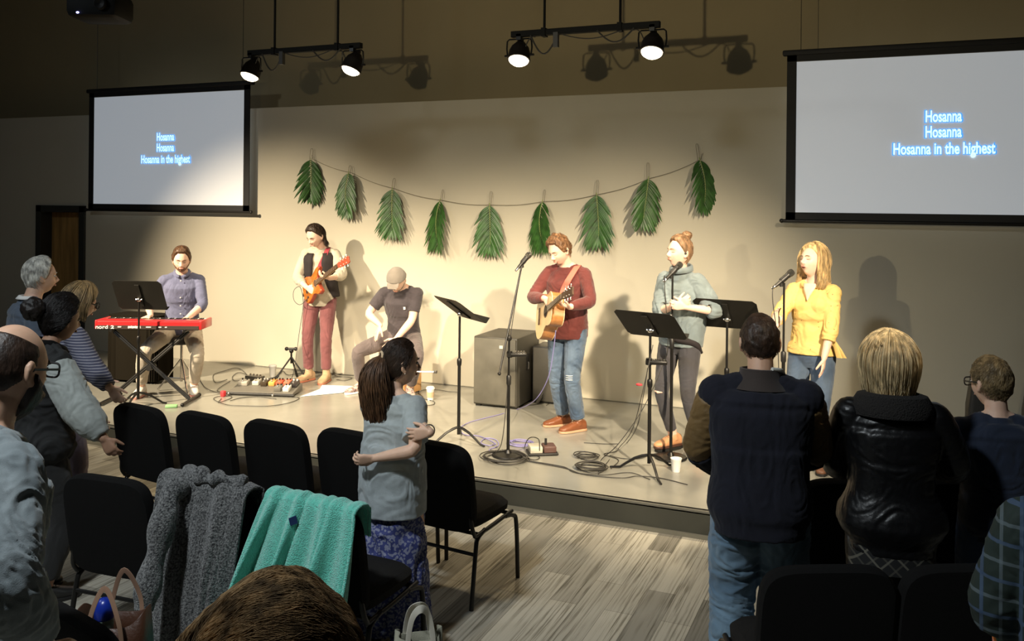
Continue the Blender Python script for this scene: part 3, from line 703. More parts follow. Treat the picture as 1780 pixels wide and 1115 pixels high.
me, co = text_mesh('nord', 0.072, 0.001, 0.0008, 0.15); me2, co2 = text_mesh('2', 0.06, 0.002, 0.0008, 0.04)
for me_, co_, xo in ((me, co, -w2+0.07), (me2, co2, -w2+0.175)):
    me_.vertices.foreach_set('co', np.stack([co_[:, 0]*0.8+xo, -co_[:, 2]-0.008, co_[:, 1]*0.7+0.018], 1).reshape(-1)); me_.update(); link('lettering', me_, M['white_plastic'], root, False)
q = MB()
q.box((-w2+0.39, -0.0065, 0.020), (0.125, 0.002, 0.020))
for k in range(9): q.box((-w2+0.335+0.0135*k, -0.008, 0.018+0.003*((k*7) % 3)), (0.010, 0.004, 0.018))
q.build('socket_strip', M['white_plastic'], root, False)
for x, w_ in ((0.245, 0.035), (0.53, 0.05), (0.64, 0.03), (0.70, 0.02)): MB().box((-w2+x, -0.008, 0.022), (w_, 0.004, 0.009)).build('printed_mark', M['white_plastic'], root, False)
nw = 45; kw = (klen-0.08)/nw; wk = MB(); bkk = MB()
for k in range(nw):
    wk.box((-w2+0.04+kw*(k+0.5), 0.235, 0.064), (kw*0.92, 0.135, 0.018))
    if k % 7 not in (2, 6): bkk.box((-w2+0.04+kw*(k+1), 0.20, 0.078), (kw*0.5, 0.085, 0.014))
wk.build('white_keys', M['white_plastic'], root, False, 0.001); bkk.build('black_keys', M['black_plastic'], root, False)
root = empty('keyboard_stand', (kc[0], kc[1], ST), YAW); tag(root, 'black X shaped keyboard stand under the red piano', 'keyboard stand')
for yy, s in ((0.05, 1), (0.11, -1)):
    q = MB()
    for off in (-0.012, 0.012): q.tube([(s*0.40, yy, 0.03+off), (-s*0.36, yy, KH-0.10+off)], 0.012, 8)
    q.build('crossed_leg', M['black_metal'], root)
for s in (-1, 1):
    q = MB(); q.tube([(s*0.40, -0.14, 0.02), (s*0.40, 0.30, 0.02)], 0.015, 10); q.ell((s*0.40, -0.15, 0.02), 0.02); q.ell((s*0.40, 0.31, 0.02), 0.02); q.build('floor_bar', M['black_metal'], root)
    q = MB(); q.tube([(s*0.36, -0.02, KH-0.089), (s*0.36, 0.30, KH-0.089)], 0.014, 10); q.build('support_arm', M['black_metal'], root)
q = MB(); q.tube([(0.0, 0.02, 0.34), (0.0, 0.15, 0.34)], 0.03, 14); q.build('pivot_bolt', M['black_plastic'], root)

# ================================================================== STACKING CHAIRS
def make_chair(label, group='black stacking chairs'):
    """local: +y is the way the sitter faces, origin on the floor under the seat centre"""
    root = empty('stacking_chair'); tag(root, label, 'chair', group)
    q = MB(); R = [(0.44, 0.405, 0.9), (0.46, 0.40, 1.0), (0.47, 0.42, 1.0)]
    q.loft([(A(0, 0.0, 0.405), A(0.215, 0, 0), A(0, 0.205, 0), 5), (A(0, 0.0, 0.425), A(0.235, 0, 0), A(0, 0.225, 0), 5), (A(0, 0.0, 0.455), A(0.237, 0, 0), A(0, 0.227, 0), 5), (A(0, 0.0, 0.478), A(0.215, 0, 0), A(0, 0.205, 0), 5), (A(0, 0, 0.486), A(0.14, 0, 0), A(0, 0.13, 0), 4)], 40)
    q.build('seat', M['seat_fabric'], root)
    # back cushion, reclined; lofted across its thickness
    th = math.radians(9); u = A(0, -math.sin(th), math.cos(th)); n = A(0, math.cos(th), math.sin(th)); c = A(0, -0.235, 0.63)
    q = MB(); hz = 0.245
    q.loft([(c-n*0.034, A(0.222, 0, 0), u*(hz-0.03), 4.5), (c-n*0.030, A(0.244, 0, 0), u*(hz-0.006), 5), (c-n*0.005, A(0.250, 0, 0), u*hz, 5), (c+n*0.022, A(0.248, 0, 0), u*(hz-0.002), 5), (c+n*0.036, A(0.222, 0, 0), u*(hz-0.03), 4.5), (c+n*0.044, A(0.13, 0, 0), u*(hz-0.10), 4)], 56)
    q.build('backrest', M['chair_fabric'], root)
    r = 0.0115
    q = MB()
    for s in (-1, 1): q.tube(smooth_path([(s*0.235, 0.20, 0.40), (s*0.238, 0.0, 0.385), (s*0.238, -0.20, 0.375)], 4), r, 10)
    q.tube([(-0.235, 0.17, 0.395), (0.235, 0.17, 0.395)], r, 8); q.tube([(-0.235, -0.17, 0.38), (0.235, -0.17, 0.38)], r, 8)
    q.build('seat_frame', M['black_metal'], root)
    for s in (-1, 1): MB().tube(smooth_path([(s*0.238, -0.20, 0.375), (s*0.238, -0.225, 0.42), (s*0.225, -0.235, 0.50)], 4), r, 10).build('back_frame', M['black_metal'], root)
    for s in (-1, 1):
        MB().tube(smooth_path([(s*0.238, 0.12, 0.392), (s*0.24, 0.20, 0.375), (s*0.245, 0.235, 0.32), (s*0.25, 0.25, 0.0)], 5), 0.0125, 10).build('leg', M['black_metal'], root)
        MB().tube(smooth_path([(s*0.238, -0.10, 0.385), (s*0.24, -0.175, 0.36), (s*0.243, -0.20, 0.30), (s*0.25, -0.25, 0.0)], 5), 0.0125, 10).build('leg', M['black_metal'], root)
    q = MB(); q.tube([(-0.243, -0.205, 0.28), (0.243, -0.205, 0.28)], 0.010, 8); q.build('stretcher', M['black_metal'], root)
    return root
CH = None
def chair_at(bx, by, deg, label):
    """bx, by: world position of the top middle of the back; deg: turn to the left from facing the stage wall"""
    global CH
    a = math.radians(deg); off = A(0, 0.275); ox = bx - math.sin(a)*off[1]; oy = by + math.cos(a)*off[1]
    if CH is None: CH = make_chair(label); c = CH
    else: c = copy_tree(CH); c['label'] = label
    c.location = (ox, oy, 0); c.rotation_euler = (0, 0, a)
    return c
chair_at(-2.29, 4.30, -7, 'black front row chair right of the ponytail girl, its legs showing on the grey carpet')
chair_at(-2.81, 4.30, -7, 'black front row chair half hidden by the left side of the ponytail girl')
chair_at(-3.33, 4.285, -8, 'black front row chair behind the teal towel, second left of the ponytail girl')
chair_at(-3.85, 4.27, -9, 'black front row chair above the grey knit cardigan')
chair_at(-4.37, 4.27, -9, 'black front row chair at the left, beside the hands of the striped blazer woman')
TOW = chair_at(-2.28, 3.20, -3, 'black second row chair carrying the teal towel')
CARD = chair_at(-2.83, 3.20, -3, 'black second row chair carrying the grey knit cardigan')
chair_at(-3.37, 3.10, 4, 'black chair left of the grey knit cardigan, beside the black vest woman')
chair_at(-2.33, 2.03, -14, 'black chair at the bottom left edge beside the denim shirt man')
chair_at(-0.195, 3.41, 26, 'black chair at the bottom, behind the legs of the varsity jacket man')
chair_at(0.27, 3.63, 26, 'black chair at the bottom right, left of the plaid shirt person')
chair_at(-0.16, 4.55, 24, 'black front row chair between the varsity jacket man and the leather jacket woman')
chair_at(0.31, 4.76, 24, 'black front row chair between the leather jacket woman and the boy')
chair_at(0.78, 4.97, 24, 'black front row chair in front of the boy in the navy shirt')

# ================================================================== PEOPLE
def skin(name, col): return mat(name, col, 0.55, sss=0.15, bump=0.05, bscale=300, var=0.04, vscale=30)
SK = {'light': skin('skin_light', (0.72, 0.46, 0.33)), 'mid': skin('skin_mid', (0.55, 0.33, 0.22)), 'brown': skin('skin_brown', (0.36, 0.20, 0.125)), 'pale': skin('skin_pale', (0.78, 0.52, 0.40))}
M['eye'] = mat('eye', (0.05, 0.03, 0.02), 0.2); M['lash'] = mat('lash', (0.06, 0.035, 0.025), 0.8)
def hairmat(name, c, var=0.45, rough=0.5): return mat(name, c, rough, var=var, vscale=45, bump=0.3, bscale=120, stretch=(1, 1, 0.35), spec=0.4)

def head_surface(D, fem=False):
    """skull and face outline without nose; D (n,3) unit directions, x right y forward z up"""
    x, y, z = D[:, 0], D[:, 1], D[:, 2]
    a, b, c = 0.076, 0.097, 0.117
    zn = np.clip(-z, 0, 1); zp = np.clip(z, 0, 1)
    sx = 1 - 0.30*zn**1.5 + 0.03*zp; X = a*x*sx
    yf = np.where(y > 0, 1 - 0.10*zn**2 - 0.05*zp**3, 1 - 0.50*zn**1.4); Y = b*y*yf
    Z = c*z
    P = np.stack([X, Y, Z], 1)
    def g(cx, cz, s, amp, sz=None):
        sz = sz or s
        return amp*np.exp(-((X-cx)**2/(2*s*s) + (Z-cz)**2/(2*sz*sz)))*(y > 0)
    dy = g(0.031, 0.004, 0.013, -0.012, 0.009) + g(-0.031, 0.004, 0.013, -0.012, 0.009)
    dy += g(0.028, 0.024, 0.018, 0.004, 0.006) + g(-0.028, 0.024, 0.018, 0.004, 0.006)
    dy += g(0, -0.058, 0.018, 0.008, 0.014) + g(0, -0.094, 0.016, 0.012, 0.012) + g(0, -0.075, 0.018, -0.004, 0.006)
    dy += g(0.042, -0.030, 0.016, 0.004) + g(-0.042, -0.030, 0.016, 0.004)
    P[:, 1] += dy
    return P
def sph_dirs(nu=56, nv=40):
    V = []
    for i in range(1, nv):
        p = math.pi*i/nv
        for j in range(nu):
            q = 2*math.pi*j/nu; V.append((math.sin(p)*math.cos(q), math.sin(p)*math.sin(q), math.cos(p)))
    V.append((0, 0, 1)); V.append((0, 0, -1)); t, b = len(V)-2, len(V)-1; F = []
    for i in range(nv-2):
        for j in range(nu):
            k = (j+1) % nu; F.append((i*nu+j, (i+1)*nu+j, (i+1)*nu+k, i*nu+k))
    for j in range(nu):
        k = (j+1) % nu; F.append((t, j, k)); F.append((b, (nv-2)*nu+k, (nv-2)*nu+j))
    return np.array(V), F

def hairline(D, style):
    """signed distance like mask, positive where hair grows"""
    az = np.degrees(np.abs(np.arctan2(D[:, 0], D[:, 1])))
    table = {'short': ([0, 35, 52, 70, 80, 95, 105, 130, 180], [0.66, 0.64, 0.42, -0.10, -0.18, -0.02, -0.30, -0.52, -0.60]),
             'reced': ([0, 25, 40, 62, 74, 82, 95, 105, 130, 180], [0.72, 0.78, 0.74, 0.35, -0.10, -0.20, -0.02, -0.30, -0.52, -0.60]),
             'bald': ([0, 50, 75, 82, 95, 105, 130, 180], [1.3, 1.2, 0.45, 0.0, 0.02, -0.30, -0.52, -0.60]),
             'long': ([0, 35, 55, 75, 95, 130, 180], [0.70, 0.66, 0.48, 0.16, -0.35, -0.6, -0.7]),
             'full': ([0, 30, 50, 72, 95, 130, 180], [0.55, 0.50, 0.25, -0.15, -0.5, -0.75, -0.8])}[style]
    return D[:, 2] - np.interp(az, *table)

def ik(Aj, T, l1, l2, hint):
    Aj, T = np.asarray(Aj, float), np.asarray(T, float); v = T-Aj; d = np.linalg.norm(v)
    if d > (l1+l2)*0.995: T = Aj + v*(l1+l2)*0.995/d; v = T-Aj; d = np.linalg.norm(v)
    if d < abs(l1-l2)+0.02: d = abs(l1-l2)+0.02
    u = nz(v); a = (l1*l1 - l2*l2 + d*d)/(2*d); h = math.sqrt(max(0, l1*l1 - a*a))
    hn = np.asarray(hint, float); hn = nz(hn - u*(hn @ u))
    return Aj + u*a + hn*h, T

class Person:
    def __init__(s, loc, heading, H, label, fem=False, girth=1.0, lean=0, side=0, twist=0, pelvis=None, head=(0, 0, 0), neck=(0, 0), skin='light',
                 rw=None, lw=None, rh=(1, -0.3, -1), lh=(-1, -0.3, -1), rf=None, lf=None, rfoot=(0.10, 0.02, 10), lfoot=(-0.10, 0.0, -10), knee=None, curl=0.5, rcurl=None, lcurl=None,
                 sw=1.0, vox=0.006, group=None, hs=None, mouth=0, eyes='closed', voxel_hands=None, shz=0.0, rank=0.0, lank=0.0):
        s.loc = A(*loc[:3]) if len(loc) > 2 else A(loc[0], loc[1], 0); s.hd = heading; s.H = H; s.S = S = H/1.75; s.fem = fem; s.g = girth; s.vox = vox
        s.root = empty('person', s.loc, heading - math.pi/2); tag(s.root, label, 'person', group)
        a = heading - math.pi/2; s.Rw = np.array([[math.cos(a), -math.sin(a), 0], [math.sin(a), math.cos(a), 0], [0, 0, 1.0]])
        L = s.to_local
        s.P0 = A(*(pelvis if pelvis is not None else (0, 0, 0.93*S)))
        s.hs = hs or (0.5 + 0.5*S)*1.07
        def R(ax, d): return np.array(Matrix.Rotation(math.radians(d), 3, ax))
        Rt = R('Z', twist) @ R('Y', side) @ R('X', -lean)
        s.r, s.f, s.u = Rt[:, 0], Rt[:, 1], Rt[:, 2]
        Rm = R('Y', side*0.4) @ R('X', -lean*0.4)
        s.N = s.P0 + Rm[:, 2]*0.20*S + s.u*0.335*S; s.Rm = Rm; s.Rt = Rt
        shw = 0.163*S*sw*(0.90 if fem else 1.0)*(1+0.3*(girth-1))
        s.shR = s.N - s.u*0.062*S + s.r*shw + s.u*shz; s.shL = s.N - s.u*0.062*S - s.r*shw + s.u*shz
        s.hpR = s.P0 + A(0.088*S, 0, -0.02*S); s.hpL = s.P0 + A(-0.088*S, 0, -0.02*S)
        s.ua, s.fa = 0.285*S, 0.25*S
        # arms
        dR = s.shR + A(0.06, 0.02, -0.52*S) if rw is None else np.asarray(rw, float)
        dL = s.shL + A(-0.06, 0.02, -0.52*S) if lw is None else np.asarray(lw, float)
        s.elR, s.wrR = ik(s.shR, dR, s.ua, s.fa, rh); s.elL, s.wrL = ik(s.shL, dL, s.ua, s.fa, lh)
        s.rf = rf; s.lf = lf; s.rcurl = curl if rcurl is None else rcurl; s.lcurl = curl if lcurl is None else lcurl
        # legs
        s.th, s.sh = 0.435*S, 0.415*S
        fr = A(rfoot[0]*S, rfoot[1]*S, 0) if not hasattr(rfoot, 'shape') else rfoot; fl = A(lfoot[0]*S, lfoot[1]*S, 0)
        s.anR = A(fr[0], fr[1], 0.085*S + rank); s.anL = A(fl[0], fl[1], 0.085*S + lank)
        kn = knee or (A(0.1, 1, 0), A(-0.1, 1, 0))
        s.knR, s.anR = ik(s.hpR, s.anR, s.th, s.sh, kn[0]); s.knL, s.anL = ik(s.hpL, s.anL, s.th, s.sh, kn[1])
        s.fyR, s.fyL = math.radians(rfoot[2]), math.radians(lfoot[2])
        # head
        hy, hp, hr = head
        s.Rh = R('Z', hy) @ R('X', -hp) @ R('Y', hr)
        nf, ns = neck
        nd = nz(s.u + s.f*math.tan(math.radians(18+nf)) + s.r*math.tan(math.radians(ns)))
        s.nk = s.N + nd*0.075*S
        s.hc = s.nk + s.Rh[:, 2]*0.085*s.hs + s.Rh[:, 1]*0.015*s.hs + nd*0.01
        s.skin = SK[skin] if isinstance(skin, str) else skin
        s.mouth = mouth; s.eyes = eyes
    def to_local(s, w): return s.Rw.T @ (np.asarray(w, float) - s.loc)
    def to_world(s, p): return s.Rw @ np.asarray(p, float) + s.loc
    # ---- pieces
    def torso_rings(s, t0, t1, infl=0.0, hemw=0, k=26, hemd=0, low=1.0):
        S, g = s.S, s.g
        T = [-.13, -.08, -.03, .03, .12, .20, .30, .40, .455, .49, .515, .54]
        if s.fem: W = [.105, .150, .172, .168, .128, .122, .138, .150, .140, .100, .060, .048]; Dp = [.08, .105, .118, .108, .086, .084, .098, .096, .084, .070, .056, .048]
        else: W = [.105, .145, .165, .162, .148, .148, .163, .172, .165, .120, .068, .056]; Dp = [.08, .10, .115, .112, .104, .102, .110, .112, .098, .078, .064, .056]
        rings = []
        for t in np.linspace(t0, t1, k):
            w = np.interp(t, T, W)*S*(g if t < 0.42 else (1+(g-1)*0.5)) + infl; d = np.interp(t, T, Dp)*S*(1+(g-1)*1.3 if t < 0.42 else 1) + infl
            if hemw and t < 0.40: kk = 1-max(0, t-0.1)*0.45; w = max(w, hemw*S*kk); d = max(d, (hemd or hemw*0.7)*S*kk)
            if t <= 0.20: c = s.P0 + s.Rm[:, 2]*t*S; q = max(0, t/0.20)*0.3; Rr = s.Rm
            else: c = s.P0 + s.Rm[:, 2]*0.20*S + s.u*(t-0.20)*S
            m = min(1, max(0, (t-0.02)/0.3)); ax = nz(np.array([1.0, 0, 0])*(1-m) + s.r*m); up_ = s.Rm[:, 2]*(1-m)+s.u*m; ay = nz(np.cross(up_, ax))
            fo = (0.012 if t > 0.44 else 0.0) * -1 + (0.010 if (0.25 < t < 0.42) else 0)
            rings.append((c + ay*fo*S, ax*w, ay*d, 2.35))
        return rings
    def arm(s, mb, side, infl=0.0, t0=0.0, t1=1.0, cuff=None, bag=0.0):
        S, g = s.S, (1+(s.g-1)*0.7)*(0.88 if s.fem else 1.0)
        sh, el, wr = (s.shR, s.elR, s.wrR) if side > 0 else (s.shL, s.elL, s.wrL)
        ts = np.array([0, .10, .25, .42, .53, .62, .80, 1.0]); rs = np.array([.050, .050, .047, .043, .040, .043, .036, .026])*S*g
        out = []; rad = []
        for t in np.linspace(t0, t1, 15):
            L1 = s.ua/(s.ua+s.fa)
            p = sh + (el-sh)*t/L1 if t < L1 else el + (wr-el)*(t-L1)/(1-L1)
            r_ = np.interp(t, ts, rs) + infl + bag*math.sin(math.pi*min(1, t))**1
            out.append(p); rad.append(r_)
        # round the elbow
        P = np.array(out); P[1:-1] = P[1:-1]*0.6 + (P[2:]+P[:-2])*0.2
        if cuff is not None: rad[-1] = cuff; rad[-2] = (rad[-2]+cuff)/2
        if t1 >= 0.999 and infl == 0: mb.caps(list(P), rad, 14)
        else: mb.tube([P[0] - (P[1]-P[0])*0.5] + list(P), [rad[0]*0.7] + rad, 16)
    def leg(s, mb, side, infl=0.0, t1=1.0, radii=None):
        S, g = s.S, 1+(s.g-1)*0.8
        hp, kn, an = (s.hpR, s.knR, s.anR) if side > 0 else (s.hpL, s.knL, s.anL)
        ts = np.array([0, .08, .25, .48, .55, .68, .82, 1.0]); rs = np.array([.088, .088, .076, .056, .053, .056, .046, .036])*S*g*(1.03 if s.fem else 1)
        out = []; rad = []
        for t in np.linspace(0.0, t1, 17):
            p = hp + (kn-hp)*t/0.51 if t < 0.51 else kn + (an-kn)*(t-0.51)/0.49
            if 0.56 < t < 0.8: p = p + nz(np.cross(nz(an-kn), A(1, 0, 0)))*(-0.006)
            out.append(p); rad.append((np.interp(t, *radii)*S*g if radii is not None else np.interp(t, ts, rs)) + infl)
        P = np.array(out); P[1:-1] = P[1:-1]*0.6 + (P[2:]+P[:-2])*0.2
        mb.tube(list(P), rad, 18)
    def hand(s, mb, side):
        S = s.S*(0.93 if s.fem else 1.0)
        el, wr = (s.elR, s.wrR) if side > 0 else (s.elL, s.wrL)
        spec = s.rf if side > 0 else s.lf; curl = s.rcurl if side > 0 else s.lcurl
        fd = nz(wr-el) if spec is None else nz(spec[0])
        n = nz(A(-side, 0, 0) + A(0, 0.25, 0)) if spec is None else nz(spec[1])
        n = nz(n - fd*(n @ fd)); th = np.cross(fd, n)*(1 if side > 0 else -1)
        # palm
        mb.loft([(wr - fd*0.01*S, th*0.022*S, n*0.017*S, 2.4), (wr + fd*0.025*S, th*0.030*S, n*0.016*S, 3), (wr + fd*0.065*S, th*0.040*S, n*0.014*S, 3), (wr + fd*0.088*S, th*0.038*S, n*0.012*S, 3), (wr+fd*0.097*S, th*0.030*S, n*0.008*S, 3)], 16)
        lens = (0.070, 0.079, 0.074, 0.058); offs = (0.031, 0.0105, -0.0105, -0.030); spr = (0.10, 0.03, -0.04, -0.13)
        for k in range(4):
            cu = curl[k] if hasattr(curl, '__len__') else curl*(0.9+0.12*k)
            b0 = wr + fd*(0.088 - 0.006*abs(k-1.3))*S + th*offs[k]*S; d0 = nz(fd + th*spr[k]); ang = 0; P = [b0 - d0*0.02*S, b0]; R_ = [0.0088*S, 0.0092*S]
            for fr_, ca in ((0.46, 0.55), (0.30, 0.85), (0.24, 0.6)):
                ang += cu*ca; dd = d0*math.cos(ang) + n*math.sin(ang); P.append(P[-1] + dd*lens[k]*fr_*S); R_.append(R_[-1]*0.92)
            mb.caps(P, R_, 10)
        t0 = wr + fd*0.022*S + th*0.022*S; td = nz(fd*0.62 + th*0.62 + n*0.35); t1 = t0 + td*0.042*S; td2 = nz(fd*0.85 + th*0.25 + n*0.45); t2 = t1 + td2*0.030*S; t3 = t2 + td2*0.024*S
        mb.caps([t0 - td*0.012*S, t0, t1, t2, t3], [0.014*S, 0.014*S, 0.0115*S, 0.0105*S, 0.0085*S], 10)
    def hp(s, p): return s.hc + s.Rh @ (np.asarray(p, float)*s.hs)
    def build_body(s, smooth=2):
        mb = MB(); S = s.S
        mb.loft(s.torso_rings(-0.085, 0.54), 28)
        for sd, sh in ((1, s.shR), (-1, s.shL)):
            mb.ell(sh, 0.050*S); mb.caps([s.N + s.u*0.025*S, (s.N+sh)/2 + s.u*0.012*S, sh], [0.040*S, 0.040*S, 0.042*S], 12)
            s.arm(mb, sd); s.hand(mb, sd); s.leg(mb, sd)
        if s.fem:
            for sd in (-1, 1): mb.ell(s.N - s.u*0.17*S + s.f*0.070*S + s.r*sd*0.068*S, (0.058*S, 0.052*S, 0.058*S))
        for sd, an, fy in ((1, s.anR, s.fyR), (-1, s.anL, s.fyL)):
            d = A(math.sin(fy), math.cos(fy), 0); x = A(math.cos(fy), -math.sin(fy), 0)
            mb.loft([(an - d*0.055*S - A(0, 0, 0.045*S), x*0.026*S, A(0, 0, 0.022*S)), (an - d*0.02*S - A(0, 0, 0.035*S), x*0.032*S, A(0, 0, 0.035*S)), (an + d*0.06*S - A(0, 0, 0.045*S), x*0.036*S, A(0, 0, 0.026*S)), (an + d*0.13*S - A(0, 0, 0.058*S), x*0.038*S, A(0, 0, 0.014*S)), (an + d*0.165*S - A(0, 0, 0.06*S), x*0.028*S, A(0, 0, 0.008*S))], 14)
        nr = 0.050 if s.fem else 0.058
        mb.tube([s.N - s.u*0.04*S, s.N + (s.nk-s.N)*0.5, s.nk + s.Rh[:, 2]*0.02, s.hc + s.Rh @ A(0, -0.012, -0.02)], [nr*1.25*S, nr*S, nr*0.98*S, nr*S], 18)
        D, F = sph_dirs(); Hs = head_surface(D, s.fem)
        mb.add(s.hc + (Hs*s.hs) @ s.Rh.T, F)
        q = s.hp
        mb.caps([q((0, 0.088, 0.012)), q((0, 0.098, -0.006)), q((0, 0.110, -0.026)), q((0, 0.098, -0.036))], [0.007*s.hs, 0.008*s.hs, 0.0115*s.hs, 0.010*s.hs], 10)
        for sd in (-1, 1):
            mb.ell(q((sd*0.012, 0.098, -0.032)), 0.008*s.hs)
            mb.ell(q((sd*0.078, -0.006, -0.004)), A(0.008, 0.019, 0.031)*s.hs, s.Rh @ np.array(Matrix.Rotation(math.radians(sd*18), 3, 'Z')))
            mb.ell(q((sd*0.076, 0.002, -0.030)), A(0.008, 0.010, 0.012)*s.hs, s.Rh)
        me = fuse(mb, s.vox, smooth, None, 'body'); s.body = link('body', me, s.skin, s.root, True, 0, 0)
        s.face(); return s
    def face(s):
        q = s.hp; K = s.hs
        lipm = M.setdefault('lips_'+s.skin.name, mat('lips_'+s.skin.name, tuple(np.array(s.skin.node_tree.nodes['Principled BSDF'].inputs['Base Color'].default_value[:3])*np.array([0.88, 0.62, 0.60])), 0.45))
        mb = MB(); op = s.mouth
        for sgn, oz in ((1, op*0.5), (-1, -op*0.5)):
            mb.caps([q((-0.022, 0.0875, -0.0595)), q((-0.010, 0.0950, -0.0585+sgn*(0.003+oz))), q((0.010, 0.0950, -0.0585+sgn*(0.003+oz))), q((0.022, 0.0875, -0.0595))], [0.002*K, 0.0038*K, 0.0038*K, 0.002*K], 8)
        mb.build('lips', lipm, s.root)
        if op > 0.004: MB().ell(q((0, 0.0905, -0.0595)), A(0.014, 0.006, 0.3*op+0.003)*K, s.Rh).build('mouth_opening', mat('mouth_dark', (0.12, 0.02, 0.02), 0.6), s.root)
        for sd in (-1, 1):
            if s.eyes == 'open':
                MB().ell(q((sd*0.031, 0.0835, 0.003)), A(0.0115, 0.007, 0.0055)*K, s.Rh).build('eye', M['white_plastic'], s.root)
                MB().ell(q((sd*0.031, 0.0885, 0.003)), A(0.0048, 0.003, 0.005)*K, s.Rh).build('iris', M['eye'], s.root)
            e = MB(); e.caps([q((sd*0.0195, 0.086, 0.001)), q((sd*0.026, 0.0895, -0.0015 if s.eyes != 'open' else 0.0075)), q((sd*0.036, 0.0875, -0.0015 if s.eyes != 'open' else 0.0075)), q((sd*0.044, 0.079, 0.001))], [0.0012, 0.0018, 0.0018, 0.0012], 6); e.build('eyelid', M['lash'], s.root)
    def brows(s, m, y=0.0):
        q = s.hp
        for sd in (-1, 1):
            MB().caps([q((sd*0.013, 0.0955, 0.021+y)), q((sd*0.026, 0.0955, 0.026+y)), q((sd*0.042, 0.084, 0.023+y))], [0.003, 0.0035, 0.002], 6).build('eyebrow', m, s.root)
    def beard(s, m, thick=0.008, hi=-0.25):
        D, F = sph_dirs(72, 52); P = head_surface(D)
        az = np.degrees(np.abs(np.arctan2(D[:, 0], D[:, 1])))
        top = np.interp(az, [0, 14, 22, 45, 70, 85, 100], [-0.36, -0.36, -0.40, -0.52, -0.25, 0.0, -2])
        lip = (np.abs(P[:, 0]) < 0.020) & (P[:, 2] > -0.067) & (P[:, 2] < -0.052)
        mask = np.clip((top - D[:, 2])*14, 0, 1)*(az < 98)
        mask[lip] = 0
        n = nz_rows(P*A(1/0.076**2, 1/0.097**2, 1/0.117**2)); t = mask*thick - (1-mask)*0.012
        t = t + mask*vnoise(P*180, 5)*0.0022
        mb = MB(); mb.add(s.hc + ((P + n*t[:, None])*s.hs) @ s.Rh.T, F); mb.build('beard', m, s.root, True, 0, 0)
    # ---- hair
    def cap_hair(s, m, style='short', thick=0.012, top=0.0, lump=0.004, lf=45, strands=900, sl=0.035, crown=(0, -0.35, 0.9), seed=1, rad=0.0009, name='hair', bald=None, lift=0.004, side_part=0):
        D, F = sph_dirs(96, 72); P = head_surface(D); hl = hairline(D, style)
        mask = np.clip(hl*9, 0, 1)
        if bald is not None: mask = mask*np.clip((np.degrees(np.arccos(np.clip(D @ nz(bald[0]), -1, 1))) - bald[1])/10, 0, 1)
        n = nz_rows(P*A(1/0.076**2, 1/0.097**2, 1/0.117**2))
        th = thick*(0.6+0.4*np.clip(D[:, 2]+0.4, 0, 1)) + top*np.clip(D[:, 2], 0, 1)**2
        t = mask*(th + lump*fbm(P*lf, seed)) - (1-mask)*0.013
        mb = MB(); mb.add(s.hc + ((P + n*t[:, None])*s.hs) @ s.Rh.T, F)
        s.hair = mb.build(name, m, s.root, True, 0, 0)
        if strands:
            rg = np.random.default_rng(seed); c0 = nz(A(*crown)); e1 = nz(np.cross(c0, A(0, 1, 0.001))); e2 = np.cross(c0, e1)
            R0 = rg.normal(size=(strands*4, 3)); R0 /= np.linalg.norm(R0, axis=1, keepdims=True)
            ok = hairline(R0, style) > 0.03
            if bald is not None: ok &= np.degrees(np.arccos(np.clip(R0 @ nz(bald[0]), -1, 1))) > bald[1]+4
            R0 = R0[ok][:strands]; al0 = np.arccos(np.clip(R0 @ c0, -1, 1)); be = np.arctan2(R0 @ e2, R0 @ e1); k = 6
            eu = al0 + (sl*1.25)/0.1; ed = np.cos(eu)[:, None]*c0 + np.sin(eu)[:, None]*(np.cos(be)[:, None]*e1 + np.sin(be)[:, None]*e2)
            kp = (hairline(ed, style) > -0.02) | (np.abs(np.degrees(np.arctan2(ed[:, 0], ed[:, 1]))) > 85); R0, al0, be = R0[kp], al0[kp], be[kp]
            P_ = []
            L = sl*rg.uniform(0.6, 1.2, len(R0)); sw = rg.normal(0, 0.12, len(R0))
            for j in range(k):
                u = j/(k-1); al = al0 + (L/0.1)*u; b_ = be + sw*u
                dd = np.cos(al)[:, None]*c0 + np.sin(al)[:, None]*(np.cos(b_)[:, None]*e1 + np.sin(b_)[:, None]*e2)
                HP = head_surface(dd); nn = nz_rows(HP*A(1/0.076**2, 1/0.097**2, 1/0.117**2))
                tt = thick*(0.6+0.4*np.clip(dd[:, 2]+0.4, 0, 1)) + top*np.clip(dd[:, 2], 0, 1)**2
                P_.append(HP + nn*(tt + lump*fbm(HP*lf, seed) - 0.001 + lift*math.sin(math.pi*u*0.8)*1.0)[:, None])
            PP = np.stack(P_, 1)*s.hs; PP = s.hc + PP @ s.Rh.T
            me = strands_mesh(PP, np.array([1, 1, .9, .8, .6, .2])*rad, 3, 'hair_strands'); o = link('hair_strands', me, m, s.root, False); o['kind'] = 'stuff'
        return s
    def long_hair(s, m, n=1600, length=0.20, thick=0.018, crown=(0, -0.15, 0.98), seed=3, rad=0.0012, wave=0.006, amin=60, back_only=False, taper=0.03, azlim=62, flip=0.0, jit=0.004, layers=0.02):
        """strands from the crown over the shell and straight down by gravity; front sector left open for the face"""
        rg = np.random.default_rng(seed); c0 = nz(A(*crown)); e1 = nz(np.cross(c0, A(0, 1, 0.001))); e2 = np.cross(c0, e1)
        az = rg.uniform(-180, 180, n*2); az = az[np.abs(az) > azlim][:n]; n = len(az)
        tgt = np.stack([np.sin(np.radians(az)), np.cos(np.radians(az)), np.full(n, -0.25)], 1); tgt /= np.linalg.norm(tgt, axis=1, keepdims=True)
        a0 = rg.uniform(0.05, 0.9, n)**1.0; al1 = np.arccos(np.clip(tgt @ c0, -1, 1)); be = np.arctan2(tgt @ e2, tgt @ e1)
